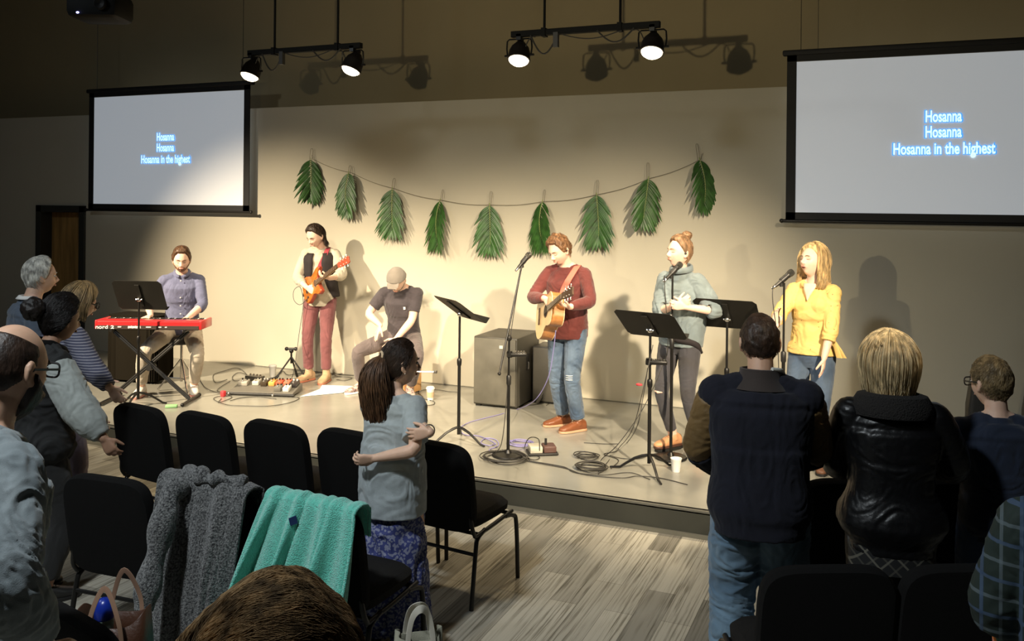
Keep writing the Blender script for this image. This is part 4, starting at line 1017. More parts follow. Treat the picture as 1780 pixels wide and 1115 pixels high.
        grav = s.Rh.T @ A(0, 0, -1); K = 16; PP = []; ph = rg.uniform(0, 6.28, n); ln = length*rg.uniform(0.85, 1.05, n); off = rg.normal(0, jit, n)
        shell = np.full(n, 1.0)
        for j in range(K):
            u = j/(K-1); tot = al1*0.1 + ln; sarc = a0*0.05 + u*(tot - a0*0.05); al = np.minimum(sarc/0.1, al1)
            dd = np.cos(al)[:, None]*c0 + np.sin(al)[:, None]*(np.cos(be)[:, None]*e1 + np.sin(be)[:, None]*e2)
            HP = head_surface(dd); nn = nz_rows(HP*A(1/0.076**2, 1/0.097**2, 1/0.117**2))
            ex = np.maximum(0, sarc - al1*0.1)
            q = HP + nn*(thick*(0.45+0.55*np.clip(al/1.2, 0, 1)) + off)[:, None]
            hor = HP - grav*(HP @ grav)[:, None]; hor /= np.maximum(np.linalg.norm(hor, axis=1, keepdims=True), 1e-6)
            cl = np.clip(ex/np.maximum(length, 1e-3), 0, 1)
            q = q + grav*ex[:, None] + hor*(-taper*cl**1.3 + flip*cl**3)[:, None]
            q = q + np.stack([np.sin(ph+ex*45), np.cos(ph*1.3+ex*38), 0*ph], 1)*(wave*cl)[:, None]
            PP.append(q)
        PP = np.stack(PP, 1)*s.hs; PP = s.hc + PP @ s.Rh.T
        me = strands_mesh(PP, np.concatenate([np.ones(K-2), [0.7, 0.25]])*rad, 3, 'hair_strands'); o = link('hair_strands', me, m, s.root, False); o['kind'] = 'stuff'
        return s
    def glasses(s, m=None, open_=0.0):
        q = s.hp; g = MB()
        for sd in (-1, 1):
            t = np.linspace(0, 2*math.pi, 21)[:-1]
            g.tube([q((sd*0.033+0.026*np.sign(math.cos(a))*abs(math.cos(a))**0.6, 0.108 - 0.10*abs(sd*0.033+0.024*math.cos(a))**1.2, 0.002+0.019*np.sign(math.sin(a))*abs(math.sin(a))**0.6)) for a in t], 0.0032, 6, True)
            g.tube([q((sd*0.057, 0.104, 0.006)), q((sd*0.078, 0.085, 0.006)), q((sd*0.084, 0.0, 0.006)), q((sd*0.082, -0.02, -0.010))], 0.0036, 6)
        g.tube([q((-0.01, 0.108, 0.006)), q((0.0, 0.110, 0.008)), q((0.01, 0.108, 0.006))], 0.002, 6)
        o = g.build('glasses', m or M['black_plastic'], s.root); return o
    # ---- clothes
    def folds(s, amp=0.006, freq=9, seed=1, st=(1, 1, 1.8)):
        def f(co, no):
            q = co*np.array(st)*freq; n1 = fbm(q + 3.1*np.stack([vnoise(co*6, seed+9)]*3, 1), seed, 3)
            r = 1-np.abs(n1)*1.3
            return amp*0.8*(r - 0.5)
        return f
    def top(s, m, t0=-0.06, t1=0.505, infl=0.014, sleeve=1.0, sinf=0.010, cuff=None, hemw=0, name='shirt', amp=0.005, freq=10, seed=1, bag=0.0, arms=True, hemd=0, extra=None, vox=None, kcollar=True, bust=True):
        mb = MB(); S = s.S
        mb.loft(s.torso_rings(t0, t1, infl, hemw, 30, hemd), 32)
        if s.fem and bust:
            for sd in (-1, 1): mb.ell(s.N - s.u*0.17*S + s.f*0.072*S + s.r*sd*0.066*S, (0.060*S+infl, 0.052*S+infl*0.7, 0.060*S+infl))
        for sd, sh in ((1, s.shR), (-1, s.shL)):
            mb.caps([s.N - s.u*0.015*S + s.r*sd*0.03, (s.N+sh)/2 + s.u*0.004*S, sh], [0.036*S+infl*0.6, 0.040*S+infl*0.6, 0.044*S+infl*0.5], 12)
            mb.tube([s.N - s.u*0.05*S, s.N + s.u*0.004*S + s.f*0.004], [0.085*S+infl*0.6, 0.070*S+infl*0.3], 20)
            if not arms: mb.ell(sh - s.u*0.004, 0.052*S+infl*0.75)
            if arms: mb.ell(sh - s.u*0.006, 0.050*S+sinf); s.arm(mb, sd, sinf, 0, sleeve, cuff, bag)
        if extra: extra(mb)
        o = link(name, fuse(mb, vox or s.vox*1.15, 3, s.folds(amp, freq, seed), name), m, s.root, True, 0, 0); return o
    def sleeves(s, m, sleeve=1.0, sinf=0.016, cuff=None, bag=0.0, parent=None, amp=0.006, t0=0.0, seed=4, name='sleeve'):
        for sd, sh in ((1, s.shR), (-1, s.shL)):
            mb = MB(); s.arm(mb, sd, sinf, max(t0, 0.06), sleeve, cuff, bag)
            link(name, fuse(mb, s.vox*1.1, 2, s.folds(amp, 12, seed), name), m, parent or s.root, True, 0, 0)
    def trousers(s, m, top=0.12, infl=0.012, cuff=0.93, radii=None, amp=0.005, name='trousers', seed=2, freq=11, extra=None):
        mb = MB(); mb.loft(s.torso_rings(-0.125, top, infl*0.9, 0, 18), 30)
        for sd in (1, -1): s.leg(mb, sd, infl, cuff, radii)
        if extra: extra(mb)
        o = link(name, fuse(mb, s.vox*1.15, 3, s.folds(amp, freq, seed, (1, 1, 1.4)), name), m, s.root, True, 0, 0); return o
    def shoes(s, m, sole=None, hi=0.0, name='shoe', L=1.0):
        S = s.S
        for sd, an, fy in ((1, s.anR, s.fyR), (-1, s.anL, s.fyL)):
            d = A(math.sin(fy), math.cos(fy), 0); x = A(math.cos(fy), -math.sin(fy), 0); g = an*A(1, 1, 0) + A(0, 0, an[2]-0.085*S)
            mb = MB(); z = A(0, 0, 1)
            ring = [(-0.078, .024, .030, .035), (-0.068, .034, .045, .045), (-0.03, .038, .052, .055), (0.01, .039, .050, .050), (0.06, .043, .040, .040), (0.11, .047, .030, .031), (0.155, .043, .024, .026), (0.185, .030, .018, .022), (0.196, .014, .012, .018)]
            mb.loft([(g + d*a*S*L + z*(c_+0.006)*S, x*b_*S, z*h_*S, 2.5) for a, b_, h_, c_ in ring], 20)
            mb.tube([an - z*0.03*S, an + z*(0.02+hi)*S], [0.045*S, 0.041*S], 16)
            so = link(name, fuse(mb, 0.005, 2, None, name), m, s.root, True, 0, 0)
            q = MB(); q.loft([(g + d*a*S*L + z*0.011*S, x*(b_+0.003)*S, z*0.011*S, 5) for a, b_, h_, c_ in ring], 16); q.build('sole', sole or M['black_plastic'], so)
            q = MB()
            for k in range(4): c = g + d*(0.045+0.018*k)*S + z*(0.088-0.008*k)*S; q.tube([c - x*0.020*S, c + z*0.004, c + x*0.020*S], 0.003, 6)
            q.build('laces', m if sole is None else sole, so)
    def collar(s, m, r=0.066, h=0.035, name='collar', up=0.0, par=None, front_open=True):
        S = s.S; c = s.N + s.u*(0.0+up)*S; n = 40; P = []
        for i in range(n+1):
            a = math.radians(100 + (340)*i/n) if front_open else 2*math.pi*i/n
            d = s.r*math.cos(a) + s.f*math.sin(a)
            fr = max(0, d @ s.f); row = []
            for (k, rr, hh) in ((0, r, 0.0), (1, r*0.96, h), (2, r*1.08, h*1.02), (3, r*1.32, h*0.30)):
                row.append(c + d*rr*S*(1+0.12*fr) + s.u*(hh - 0.045*fr)*S)
            P.append(row)
        mb = MB().grid(np.array(P)); o = mb.build(name, m, par or s.root, True, 0, 60); md = o.modifiers.new('thickness', 'SOLIDIFY'); md.thickness = 0.004; return o
def nz_rows(P): return P/np.maximum(np.linalg.norm(P, axis=1, keepdims=True), 1e-9)
def strap_path(o_name, pts, ups, width, m, parent, thick=0.003):
    P = [np.asarray(p, float) for p in pts]; mb = MB(); rings = []
    for i, p in enumerate(P):
        t = nz(P[min(i+1, len(P)-1)] - P[max(i-1, 0)]); n = nz(np.asarray(ups[i], float)); w = nz(np.cross(t, n)); n = np.cross(w, t)
        rings.append((p, w*width/2, n*thick/2, 6))
    mb.loft(rings, 12); return mb.build(o_name, m, parent)

def frame_px(loc, heading):
    a = heading - math.pi/2; Rw = np.array([[math.cos(a), -math.sin(a), 0], [math.sin(a), math.cos(a), 0], [0, 0, 1.0]]); loc = np.asarray(loc, float)
    return (lambda px, py, d: Rw.T @ (atd(px, py, d) - loc)), (lambda v: Rw.T @ np.asarray(v, float))
def gfoot(loc, heading, px, py, z, yaw, S):
    a = heading - math.pi/2; Rw = np.array([[math.cos(a), -math.sin(a), 0], [math.sin(a), math.cos(a), 0], [0, 0, 1.0]])
    q = Rw.T @ (atz(px, py, z) - np.asarray(loc, float)); return (q[0]/S, q[1]/S, yaw)

HM = {'brown': hairmat('hair_brown', (0.09, 0.045, 0.022)), 'dark': hairmat('hair_dark', (0.028, 0.015, 0.009)), 'black': hairmat('hair_black', (0.010, 0.007, 0.006)), 'auburn': hairmat('hair_auburn', (0.17, 0.085, 0.038)),
      'blonde': hairmat('hair_blonde', (0.60, 0.42, 0.20)), 'straw': hairmat('hair_straw', (0.55, 0.42, 0.23)), 'white': hairmat('hair_white', (0.62, 0.60, 0.54)), 'ash': hairmat('hair_ash', (0.22, 0.155, 0.075)),
      'ginger': hairmat('hair_ginger', (0.25, 0.145, 0.075)), 'fg': hairmat('hair_chestnut', (0.34, 0.21, 0.095), 0.6, 0.8)}
def fabric(name, c, **k):
    d = dict(rough=0.85, bump=0.25, bscale=350, var=0.10, vscale=10, sheen=0.2); d.update(k); return mat(name, c, **d)

# ------------------------------------------------------------------ pianist (seated)
PD = 9.33; loc = atd(316, 600, PD)*A(1, 1, 0) + A(0, 0, ST); hd = face_angle(316, 6); L, V = frame_px(loc, hd)
P = Person(loc, hd, 1.76, 'bearded man in a blue grey shirt playing the red piano', pelvis=(0, 0, 0.69), lean=6, head=(4, 16, 0), skin='pale',
           rw=L(262, 549, PD-0.34), lw=L(326, 553, PD-0.32), rh=(0.7, -0.4, -0.7), lh=(-0.9, -0.3, -0.6), rf=(V(-FWD*0.55-RGT*0.55-UPV*0.25), V(A(0, 0, -1))), lf=(V(-FWD*0.65-RGT*0.4-UPV*0.2), V(A(0, 0, -1))), curl=0.45,
           rfoot=gfoot(loc, hd, 246, 688, ST, 12, 1.0), lfoot=gfoot(loc, hd, 337, 684, ST, -6, 1.0), knee=(A(0.25, 1, 0.9), A(-0.25, 1, 0.9)), neck=(6, 0), sw=1.02).build_body()
P.brows(HM['brown']); P.beard(hairmat('beard_brown', (0.20, 0.10, 0.05)), 0.007); P.cap_hair(HM['brown'], 'short', 0.013, 0.012, strands=500, sl=0.03)
m = fabric('shirt_slate_blue', (0.12, 0.13, 0.225)); sh_ = P.top(m, -0.09, 0.51, 0.016, 0.68, 0.012, seed=11); P.collar(m, up=0.01, par=sh_)
q = MB()
for k in range(5): q.ell(P.N - P.u*(0.05+0.085*k) + P.f*(0.118+0.012*min(k, 2)), (0.007, 0.005, 0.007))
q.build('buttons', M['white_plastic'], sh_)
P.trousers(fabric('trousers_sand', (0.52, 0.45, 0.36)), 0.10, 0.014, 0.93, seed=12); P.shoes(mat('sneaker_white', (0.75, 0.70, 0.63), 0.6), mat('sneaker_sole', (0.55, 0.25, 0.2), 0.6))
ds = empty('drum_throne', (loc[0], loc[1], ST), hd); tag(ds, 'chrome legged round stool under the pianist', 'stool')
MB().lathe([(0.0, 0.50), (0.14, 0.50), (0.155, 0.515), (0.155, 0.56), (0.14, 0.575), (0, 0.578)], (0, 0, 0), None, 28).build('seat', M['black_plastic'], ds)
MB().tube([(0, 0, 0.10), (0, 0, 0.51)], 0.014, 12).build('post', M['chrome'], ds)
for k in range(3):
    a = math.radians(20+120*k); c, s = math.cos(a), math.sin(a); MB().tube([(0.01*c, 0.01*s, 0.33), (0.24*c, 0.24*s, 0.014)], 0.009, 8).tube([(0.01*c, 0.01*s, 0.13), (0.15*c, 0.15*s, 0.14)], 0.007, 8).build('leg', M['chrome'], ds)

# ------------------------------------------------------------------ guitars
def outline_pts(ctrl, n=8):
    P = [A(x, y, 0) for x, y in ctrl]; P = P[-1:] + P + P[:2]; out = []
    for i in range(1, len(P)-2):
        for k in range(n):
            t = k/n; p0, p1, p2, p3 = P[i-1:i+3]; out.append((0.5*((2*p1)+(-p0+p2)*t+(2*p0-5*p1+4*p2-p3)*t*t+(-p0+3*p1-3*p2+p3)*t**3))[:2])
    return out
M['fretboard'] = mat('fretboard', (0.09, 0.05, 0.03), 0.5); M['neck_wood'] = mat('neck_wood', (0.42, 0.26, 0.12), 0.4); M['steel'] = mat('string_steel', (0.7, 0.65, 0.55), 0.3, 1.0)
def place(o, origin, X, Z):
    """X: neck direction, Z: face normal"""
    X = nz(X); Z = nz(Z - X*(Z @ X)); Y = np.cross(Z, X); Mx = Matrix(((X[0], Y[0], Z[0], origin[0]), (X[1], Y[1], Z[1], origin[1]), (X[2], Y[2], Z[2], origin[2]), (0, 0, 0, 1))); o.matrix_world = Mx; return np.stack([X, Y, Z], 1)
def guitar(kind, origin, X, Z, label):
    root = empty('acoustic_guitar' if kind == 'ac' else 'electric_guitar'); tag(root, label, 'guitar'); R = place(root, origin, X, Z)
    if kind == 'ac':
        out = outline_pts([(-0.245, 0), (-0.235, 0.10), (-0.17, 0.185), (-0.07, 0.195), (0.03, 0.145), (0.08, 0.128), (0.14, 0.140), (0.20, 0.138), (0.245, 0.09), (0.25, 0), (0.245, -0.09), (0.20, -0.138), (0.14, -0.140), (0.08, -0.128), (0.03, -0.145), (-0.07, -0.195), (-0.17, -0.185), (-0.235, -0.10)], 5)
        top_m = mat('spruce_top', (0.78, 0.52, 0.24), 0.3, coat=0.3, var=0.05, vscale=30, stretch=(0.5, 8, 1)); side_m = mat('mahogany_side', (0.40, 0.17, 0.05), 0.3, coat=0.4, var=0.2, vscale=20); T = 0.11
        q = MB().prism(out, T); q.build('body', side_m, root, True, 0, 30)
        Mt = np.eye(4); Mt[2, 3] = T/2+0.0015; MB().prism([(x*0.992, y*0.992) for x, y in out], 0.003, Mt).build('soundboard', top_m, root, False)
        q = MB()
        for z in (T/2, -T/2): q.tube([(x, y, z) for x, y in out], 0.003, 6, True)
        q.build('binding', mat('binding_cream', (0.8, 0.65, 0.4), 0.4), root)
        MB().lathe([(0.0, T/2+0.0035), (0.05, T/2+0.0035), (0.05, T/2+0.0045), (0, T/2+0.0045)], (0.075, 0, 0), None, 30).build('sound_hole', mat('hole_dark', (0.01, 0.006, 0.004), 0.9), root, False)
        q = MB(); t = np.linspace(0, 2*math.pi, 31)[:-1]; q.tube([(0.075+0.056*math.cos(a), 0.056*math.sin(a), T/2+0.004) for a in t], 0.003, 6, True); q.build('rosette', M['fretboard'], root)
        MB().box((-0.12, 0, T/2+0.008), (0.03, 0.15, 0.010), None, 0.003).build('bridge', M['fretboard'], root)
        n0, n1, hz = 0.19, 0.545, T/2+0.010
    else:
        out = outline_pts([(-0.20, 0), (-0.19, 0.09), (-0.12, 0.155), (-0.03, 0.135), (0.02, 0.115), (0.09, 0.135), (0.16, 0.165), (0.215, 0.15), (0.185, 0.10), (0.15, 0.05), (0.15, -0.03), (0.17, -0.07), (0.185, -0.12), (0.13, -0.135), (0.07, -0.11), (0.02, -0.10), (-0.04, -0.13), (-0.12, -0.15), (-0.18, -0.10)], 5)
        T = 0.045
        bm_ = mat('amber_burst', (0.36, 0.12, 0.022), 0.25, coat=0.6, var=0.3, vscale=14, stretch=(1, 3, 1)); MB().prism(out, T).build('body', mat('cherry_back', (0.30, 0.045, 0.02), 0.3, coat=0.5), root, True, 0.006, 30)
        Mt = np.eye(4); Mt[2, 3] = T/2+0.002; MB().prism([(x*0.95, y*0.95) for x, y in out], 0.006, Mt).build('top_plate', bm_, root, True, 0.002, 30)
        for x in (0.10, -0.02): MB().box((x, 0, T/2+0.008), (0.035, 0.075, 0.012), None, 0.004).build('pickup', M['chrome'], root)
        MB().box((-0.09, 0, T/2+0.010), (0.03, 0.085, 0.016), None, 0.003).build('bridge', M['chrome'], root)
        for y in (-0.085, -0.105): MB().lathe([(0.012, 0), (0.010, 0.016), (0, 0.016)], (-0.09 + (y+0.085)*2, y, T/2+0.005), None, 12).build('knob', M['fretboard'], root)
        n0, n1, hz = 0.12, 0.60, T/2+0.010
    q = MB(); q.loft([(A(n0, 0, hz-0.012), A(0, 0.027, 0), A(0, 0, 0.014), 3), (A(n1, 0, hz-0.012), A(0, 0.021, 0), A(0, 0, 0.011), 3)], 14); q.build('neck', M['neck_wood'], root)
    q = MB(); q.loft([(A(n0-0.04, 0, hz+0.003), A(0, 0.028, 0), A(0, 0, 0.003), 8), (A(n1, 0, hz+0.003), A(0, 0.0215, 0), A(0, 0, 0.003), 8)], 8); q.build('fretboard', M['fretboard'], root, False)
    q = MB()
    for k in range(1, 20):
        x = n1 - (n1+0.11)*(1-2**(-k/12))
        if x > n0-0.03: q.box((x, 0, hz+0.0065), (0.002, 0.046, 0.002))
    q.build('frets', M['steel'], root, False)
    hd_ = MB(); Mh = np.eye(4); a = math.radians(12); Mh[:3, 0] = (math.cos(a), 0, -math.sin(a)); Mh[:3, 2] = (math.sin(a), 0, math.cos(a)); Mh[:3, 3] = (n1, 0, hz-0.006)
    hd_.prism([(0, -0.024), (0.04, -0.036), (0.17, -0.040), (0.185, -0.03), (0.18, 0), (0.185, 0.03), (0.17, 0.040), (0.04, 0.036), (0, 0.024)], 0.015, Mh); hd_.build('headstock', M['fretboard'] if kind == 'ac' else mat('head_red', (0.35, 0.06, 0.03), 0.3), root, False, 0.002)
    for s in (-1, 1):
        for k in range(3):
            c = Mh[:3, :3] @ A(0.055+0.045*k, s*0.034, 0) + Mh[:3, 3]; q = MB(); q.tube([c, c + A(0, s*0.022, 0)], 0.003, 6); q.ell(c + A(0, s*0.028, 0), (0.010, 0.008, 0.006)); q.tube([c - A(0, s*0.01, -0.0), c + A(0, -s*0.01, 0.016)], 0.004, 8); q.build('tuning_peg', M['chrome'] if kind == 'ac' else M['white_plastic'], root)
    q = MB()
    for k in range(6): y = (k-2.5)*0.0075; q.tube([(-0.12 if kind == 'ac' else -0.09, y*1.3, hz+0.004), (n1, y, hz+0.009), (n1+0.08, y*1.6, hz-0.008)], 0.0007, 4)
    q.build('strings', M['steel'], root, False)
    return root, R

# ------------------------------------------------------------------ acoustic guitarist
loc = atz(985, 747, ST); D0 = depth_of(loc); hd = face_angle(985, 24); L, V = frame_px(loc, hd); S_ = 1.73/1.75
P = Person(loc, hd, 1.73, 'man in a maroon sweater and ripped jeans playing an acoustic guitar', lean=5, twist=0, head=(-20, 26, 4), neck=(10, 2), skin='pale', girth=1.0,
           rw=L(947, 519, D0-0.24), lw=L(990, 534, D0-0.42), rh=(1, -0.5, -0.35), lh=(-0.9, -0.1, -1), rf=(V(RGT*0.55-FWD*0.45-UPV*0.55), V(FWD*0.5+RGT*0.6-UPV*0.2)), lf=(V(-RGT*0.75-FWD*0.45+UPV*0.25), V(-FWD*0.1+RGT*0.1+UPV*1)), rcurl=0.6, lcurl=0.85,
           rfoot=gfoot(loc, hd, 979, 740, ST, 42, S_), lfoot=gfoot(loc, hd, 1005, 750, ST, 34, S_), knee=(A(0.1, 1, 0), A(0.1, 1, 0)), sw=1.04, vox=0.0055).build_body()
P.brows(HM['auburn']); P.cap_hair(HM['auburn'], 'short', 0.015, 0.012, lump=0.008, lf=60, strands=900, sl=0.03, lift=0.006, rad=0.0013)
m = fabric('sweater_maroon', (0.115, 0.020, 0.017)); sw_ = P.top(m, -0.10, 0.508, 0.018, 0.96, 0.013, cuff=0.036, seed=21, amp=0.006, hemw=0.178, hemd=0.155)
den = fabric('denim_worn', (0.045, 0.078, 0.135), col2=(0.115, 0.165, 0.235), vscale=6, bump=0.3, bscale=500)
tr = P.trousers(den, 0.08, 0.012, 0.95, ([0, .08, .25, .48, .55, .8, 1], [.088, .086, .076, .060, .058, .054, .052]), seed=22, amp=0.008)
rip = MB(); k = P.knL; fx = nz(A(0.1, 1, 0)); 
for j in range(3): rip.loft([(k + A(-0.03, 0.052, 0.03-0.018*j), A(0, 0.004, 0), A(0, 0, 0.002)), (k + A(0.0, 0.068, 0.028-0.018*j), A(0, 0.006, 0), A(0, 0, 0.005)), (k + A(0.035, 0.052, 0.026-0.018*j), A(0, 0.004, 0), A(0, 0, 0.002))], 8)
rip.build('frayed_knee', mat('frayed_threads', (0.7, 0.7, 0.68), 0.9), tr)
P.shoes(mat('shoe_chestnut', (0.20, 0.065, 0.025), 0.35, coat=0.2), mat('shoe_sole_tan', (0.5, 0.3, 0.18), 0.6))
MB().ell(P.hp((-0.083, 0.004, -0.004)), 0.010).build('earpiece', M['black_plastic'], P.root)
gb = atd(956, 546, D0-0.18); gh = atd(991, 515, D0-0.70)
X = nz(gh-gb); G, R = guitar('ac', gb, X, -RGT*0.97-FWD*0.22+UPV*0.14, 'tan acoustic guitar with a coral strap held by the maroon sweater man')
# strap from the body end over the left shoulder
GW = np.array(G.matrix_world); inv = np.linalg.inv(GW)
def to_g(p): return (inv @ np.append(p, 1))[:3]
shl = P.to_world(P.shL + P.u*0.075 + P.r*0.055); ch = P.to_world(P.N - P.u*0.20 + P.f*0.168 - P.r*0.03); ch2 = P.to_world(P.N - P.u*0.09 + P.f*0.140 - P.r*0.080); bk1 = P.to_world(P.N - P.u*0.12 - P.f*0.125 - P.r*0.03); bk2 = P.to_world(P.N - P.u*0.32 - P.f*0.13 + P.r*0.08)
pf = P.Rw @ P.f; pu = P.Rw @ P.u; Gi = inv[:3, :3]
pts = smooth_path([to_g(p) for p in (gb + X*0.22 + pf*0.0, ch, ch2, shl, bk1, bk2, P.to_world(P.N - P.u*0.40 + P.r*0.19 - P.f*0.02), gb - X*0.24)], 6)
ups = [pf, pf, pf*0.9+pu*0.3, pu, -pf, -pf, P.Rw @ P.r, P.Rw @ P.r]; ups = [Gi @ ups[min(int(i/6), 7)] for i in range(len(pts))]
strap_path('strap', pts, ups, 0.052, mat('strap_coral', (0.62, 0.13, 0.09), 0.7), G)

# ------------------------------------------------------------------ electric guitarist
loc = atz(556, 660, ST); D0 = depth_of(loc); hd = face_angle(556, 16); L, V = frame_px(loc, hd); S_ = 1.74/1.75
P = Person(loc, hd, 1.76, 'man with long dark hair, black vest and burgundy trousers playing an electric guitar', lean=3, side=0, twist=0, head=(-28, 28, 0), neck=(14, 2), skin='pale', girth=0.94,
           rw=L(533, 500, D0-0.26), lw=L(573, 484, D0-0.40), rh=(1, -0.6, -0.4), lh=(-0.9, -0.2, -1), rf=(V(RGT*0.75-FWD*0.25-UPV*0.35), V(FWD*0.8+UPV*0.1)), lf=(V(-RGT*0.8-FWD*0.3+UPV*0.2), V(A(0, 0, 1)+FWD*0.3)), rcurl=0.55, lcurl=0.85,
           rfoot=gfoot(loc, hd, 537, 662, ST, 28, S_), lfoot=gfoot(loc, hd, 567, 664, ST, 5, S_)).build_body()
P.brows(HM['dark']); P.cap_hair(HM['dark'], 'long', 0.014, 0.008, strands=500, sl=0.05)
P.long_hair(HM['dark'], 500, 0.10, 0.016, rad=0.0016, azlim=100, taper=0.0, flip=0.035, wave=0.010)
cream = fabric('shirt_cream', (0.50, 0.44, 0.34)); sw_ = P.top(cream, -0.10, 0.507, 0.016, 0.80, 0.016, cuff=0.040, bag=0.004, seed=31, amp=0.005, hemw=0.165, hemd=0.135)
vm = fabric('vest_black', (0.018, 0.013, 0.014), sheen=0.0); q = MB(); S = P.S
for sd in (-1, 1):      # two front panels and a back, open down the middle
    rows = []
    for j, t in enumerate(np.linspace(0.0, 0.49, 16)):
        ring = P.torso_rings(t, t, 0.038, 0.0, 1)[0]; c, ax, ay = ring[:3]; flare = 0.05*max(0, 0.2-t)/0.2*(1.5 if sd < 0 else 0.5); row = []
        arm_open = 0.0 if t < 0.33 else 1.0
        a0 = 90 - (np.interp(t, [0, 0.12, 0.25, 0.4, 0.49], [50, 30, 15, 11, 15]))
        for k in range(15):
            an = math.radians((90 - sd*(90-a0)) + (-sd)*0 ) if False else math.radians(90 - sd*((90-a0) + (180-(90-a0))*k/14))
            ct, st_ = math.cos(an), math.sin(an); e = 2.35; ct = np.sign(ct)*abs(ct)**(2/e); st_ = np.sign(st_)*abs(st_)**(2/e)
            sc_ = 1.0 if not arm_open else (1.0 - 0.16*math.exp(-((an-(0 if sd > 0 else math.pi))**2)/0.15))
            row.append(c + ax*ct*(1+flare)*sc_ + ay*st_)
        rows.append(row)
    q.grid(np.array(rows))
vo = q.build('vest', vm, P.root, True, 0, 60); md = vo.modifiers.new('thickness', 'SOLIDIFY'); md.thickness = 0.008
P.trousers(fabric('trousers_burgundy', (0.165, 0.052, 0.055)), 0.07, 0.010, 0.93, ([0, .08, .25, .48, .55, .8, 1], [.088, .088, .078, .060, .056, .052, .046]), seed=32)
P.shoes(mat('boot_suede', (0.42, 0.28, 0.16), 0.9), mat('boot_sole', (0.4, 0.14, 0.08), 0.6), 0.03, 'boot')
gb = atd(545, 499, D0-0.24); gh = atd(594, 460, D0-0.66); X = nz(gh-gb)
G, R = guitar('el', gb, X, -RGT*0.62-FWD*0.75+UPV*0.15, 'amber electric guitar with a red strap held by the black vest man')
inv = np.linalg.inv(np.array(G.matrix_world)); Gi = inv[:3, :3]; pf = P.Rw @ P.f; pu = P.Rw @ P.u
shl = P.to_world(P.shL + P.u*0.075 + P.r*0.07); ch = P.to_world(P.N - P.u*0.22 + P.f*0.150 - P.r*0.02); ch2 = P.to_world(P.N - P.u*0.08 + P.f*0.120 - P.r*0.075); bk1 = P.to_world(P.N - P.u*0.12 - P.f*0.135 - P.r*0.03); bk2 = P.to_world(P.N - P.u*0.32 - P.f*0.14 + P.r*0.08)
pts = smooth_path([to_g(p) for p in (gb + X*0.18 + R[:, 1]*0.12, ch, ch2, shl, bk1, bk2, P.to_world(P.N - P.u*0.42 + P.r*0.18), gb - X*0.19)], 6)
ups = [pf, pf, pf*0.9+pu*0.3, pu, -pf, -pf, P.Rw @ P.r, P.Rw @ P.r]; ups = [Gi @ ups[min(int(i/6), 7)] for i in range(len(pts))]
strap_path('strap', pts, ups, 0.05, mat('strap_crimson', (0.30, 0.035, 0.05), 0.7), G)
o = MB().tube(smooth_path([atd(536, 518, D0-0.22), atd(522, 530, D0-0.2), atd(511, 522, D0-0.15), atd(511, 505, D0-0.12), atd(522, 500, D0-0.12), atd(527, 530, D0-0.15), atd(520, 580, D0-0.2), atd(512, 640, D0-0.3), atz(505, 668, ST+0.006), atz(515, 674, ST+0.006)], 8), 0.0035, 6).build('guitar_cable', M['cable']); tag(o, 'thin cable looping from the electric guitar down to the floor', 'cable', 'black cables')

# ------------------------------------------------------------------ cajon drummer
DD = 9.38; loc = atd(698, 600, DD)*A(1, 1, 0) + A(0, 0, ST); hd = face_angle(698, 14); L, V = frame_px(loc, hd)
P = Person(loc, hd, 1.76, 'man in a grey flat cap and dark shirt seated on a cajon drum', pelvis=(-0.02, 0, 0.60), lean=20, head=(-8, 44, -4), neck=(28, -2), skin='pale',
           rw=L(661, 566, DD-0.30), lw=L(688, 590, DD-0.30), rh=(1, -0.4, -0.2), lh=(-1, -0.3, -0.3), rf=(V(-RGT*0.35-UPV*0.9-FWD*0.2), V(RGT*0.8+FWD*0.5)), lf=(V(-RGT*0.6-UPV*0.6-FWD*0.2), V(FWD*0.8-RGT*0.2)), curl=0.15,
           rfoot=gfoot(loc, hd, 628, 682, ST, 38, 1.0), lfoot=gfoot(loc, hd, 712, 690, ST, -20, 1.0), knee=(A(0.75, 1, 0.5), A(-0.5, 1, 0.6))).build_body()
P.beard(hairmat('beard_grey', (0.30, 0.22, 0.16)), 0.005)
P.top(fabric('tshirt_charcoal', (0.05, 0.040, 0.046)), -0.10, 0.508, 0.016, 0.36, 0.020, cuff=0.064, seed=41, amp=0.006)
MB().box(P.N - P.u*0.17 + P.f*0.140 - P.r*0.06, (0.022, 0.006, 0.028), P.Rt).build('chest_print', M['white_plastic'], P.root)
P.trousers(fabric('trousers_grey', (0.11, 0.086, 0.084)), 0.09, 0.010, 0.92, ([0, .08, .25, .48, .55, .8, 1], [.09, .09, .078, .060, .056, .050, .044]), seed=42)
P.shoes(mat('sneaker_patterned', (0.5, 0.42, 0.36), 0.7, col2=(0.12, 0.06, 0.07), vscale=40), M['white_plastic'])
D_, F_ = sph_dirs(64, 44); C_ = head_surface(D_); az = np.degrees(np.abs(np.arctan2(D_[:, 0], D_[:, 1]))); mk = np.clip((D_[:, 2]-np.interp(az, [0, 60, 100, 180], [0.36, 0.22, 0.05, -0.15]))*10, 0, 1)
nn = nz_rows(C_*A(170, 106, 73)); cp = MB(); cp.add(P.hc + ((C_ + nn*(mk*0.020 - (1-mk)*0.014 + mk*0.003*vnoise(C_*30, 3))[:, None])*P.hs) @ P.Rh.T, F_)
cm = fabric('cap_grey', (0.26, 0.225, 0.19), bump=0.5); co_ = cp.build('flat_cap', cm, P.root, True, 0, 0)
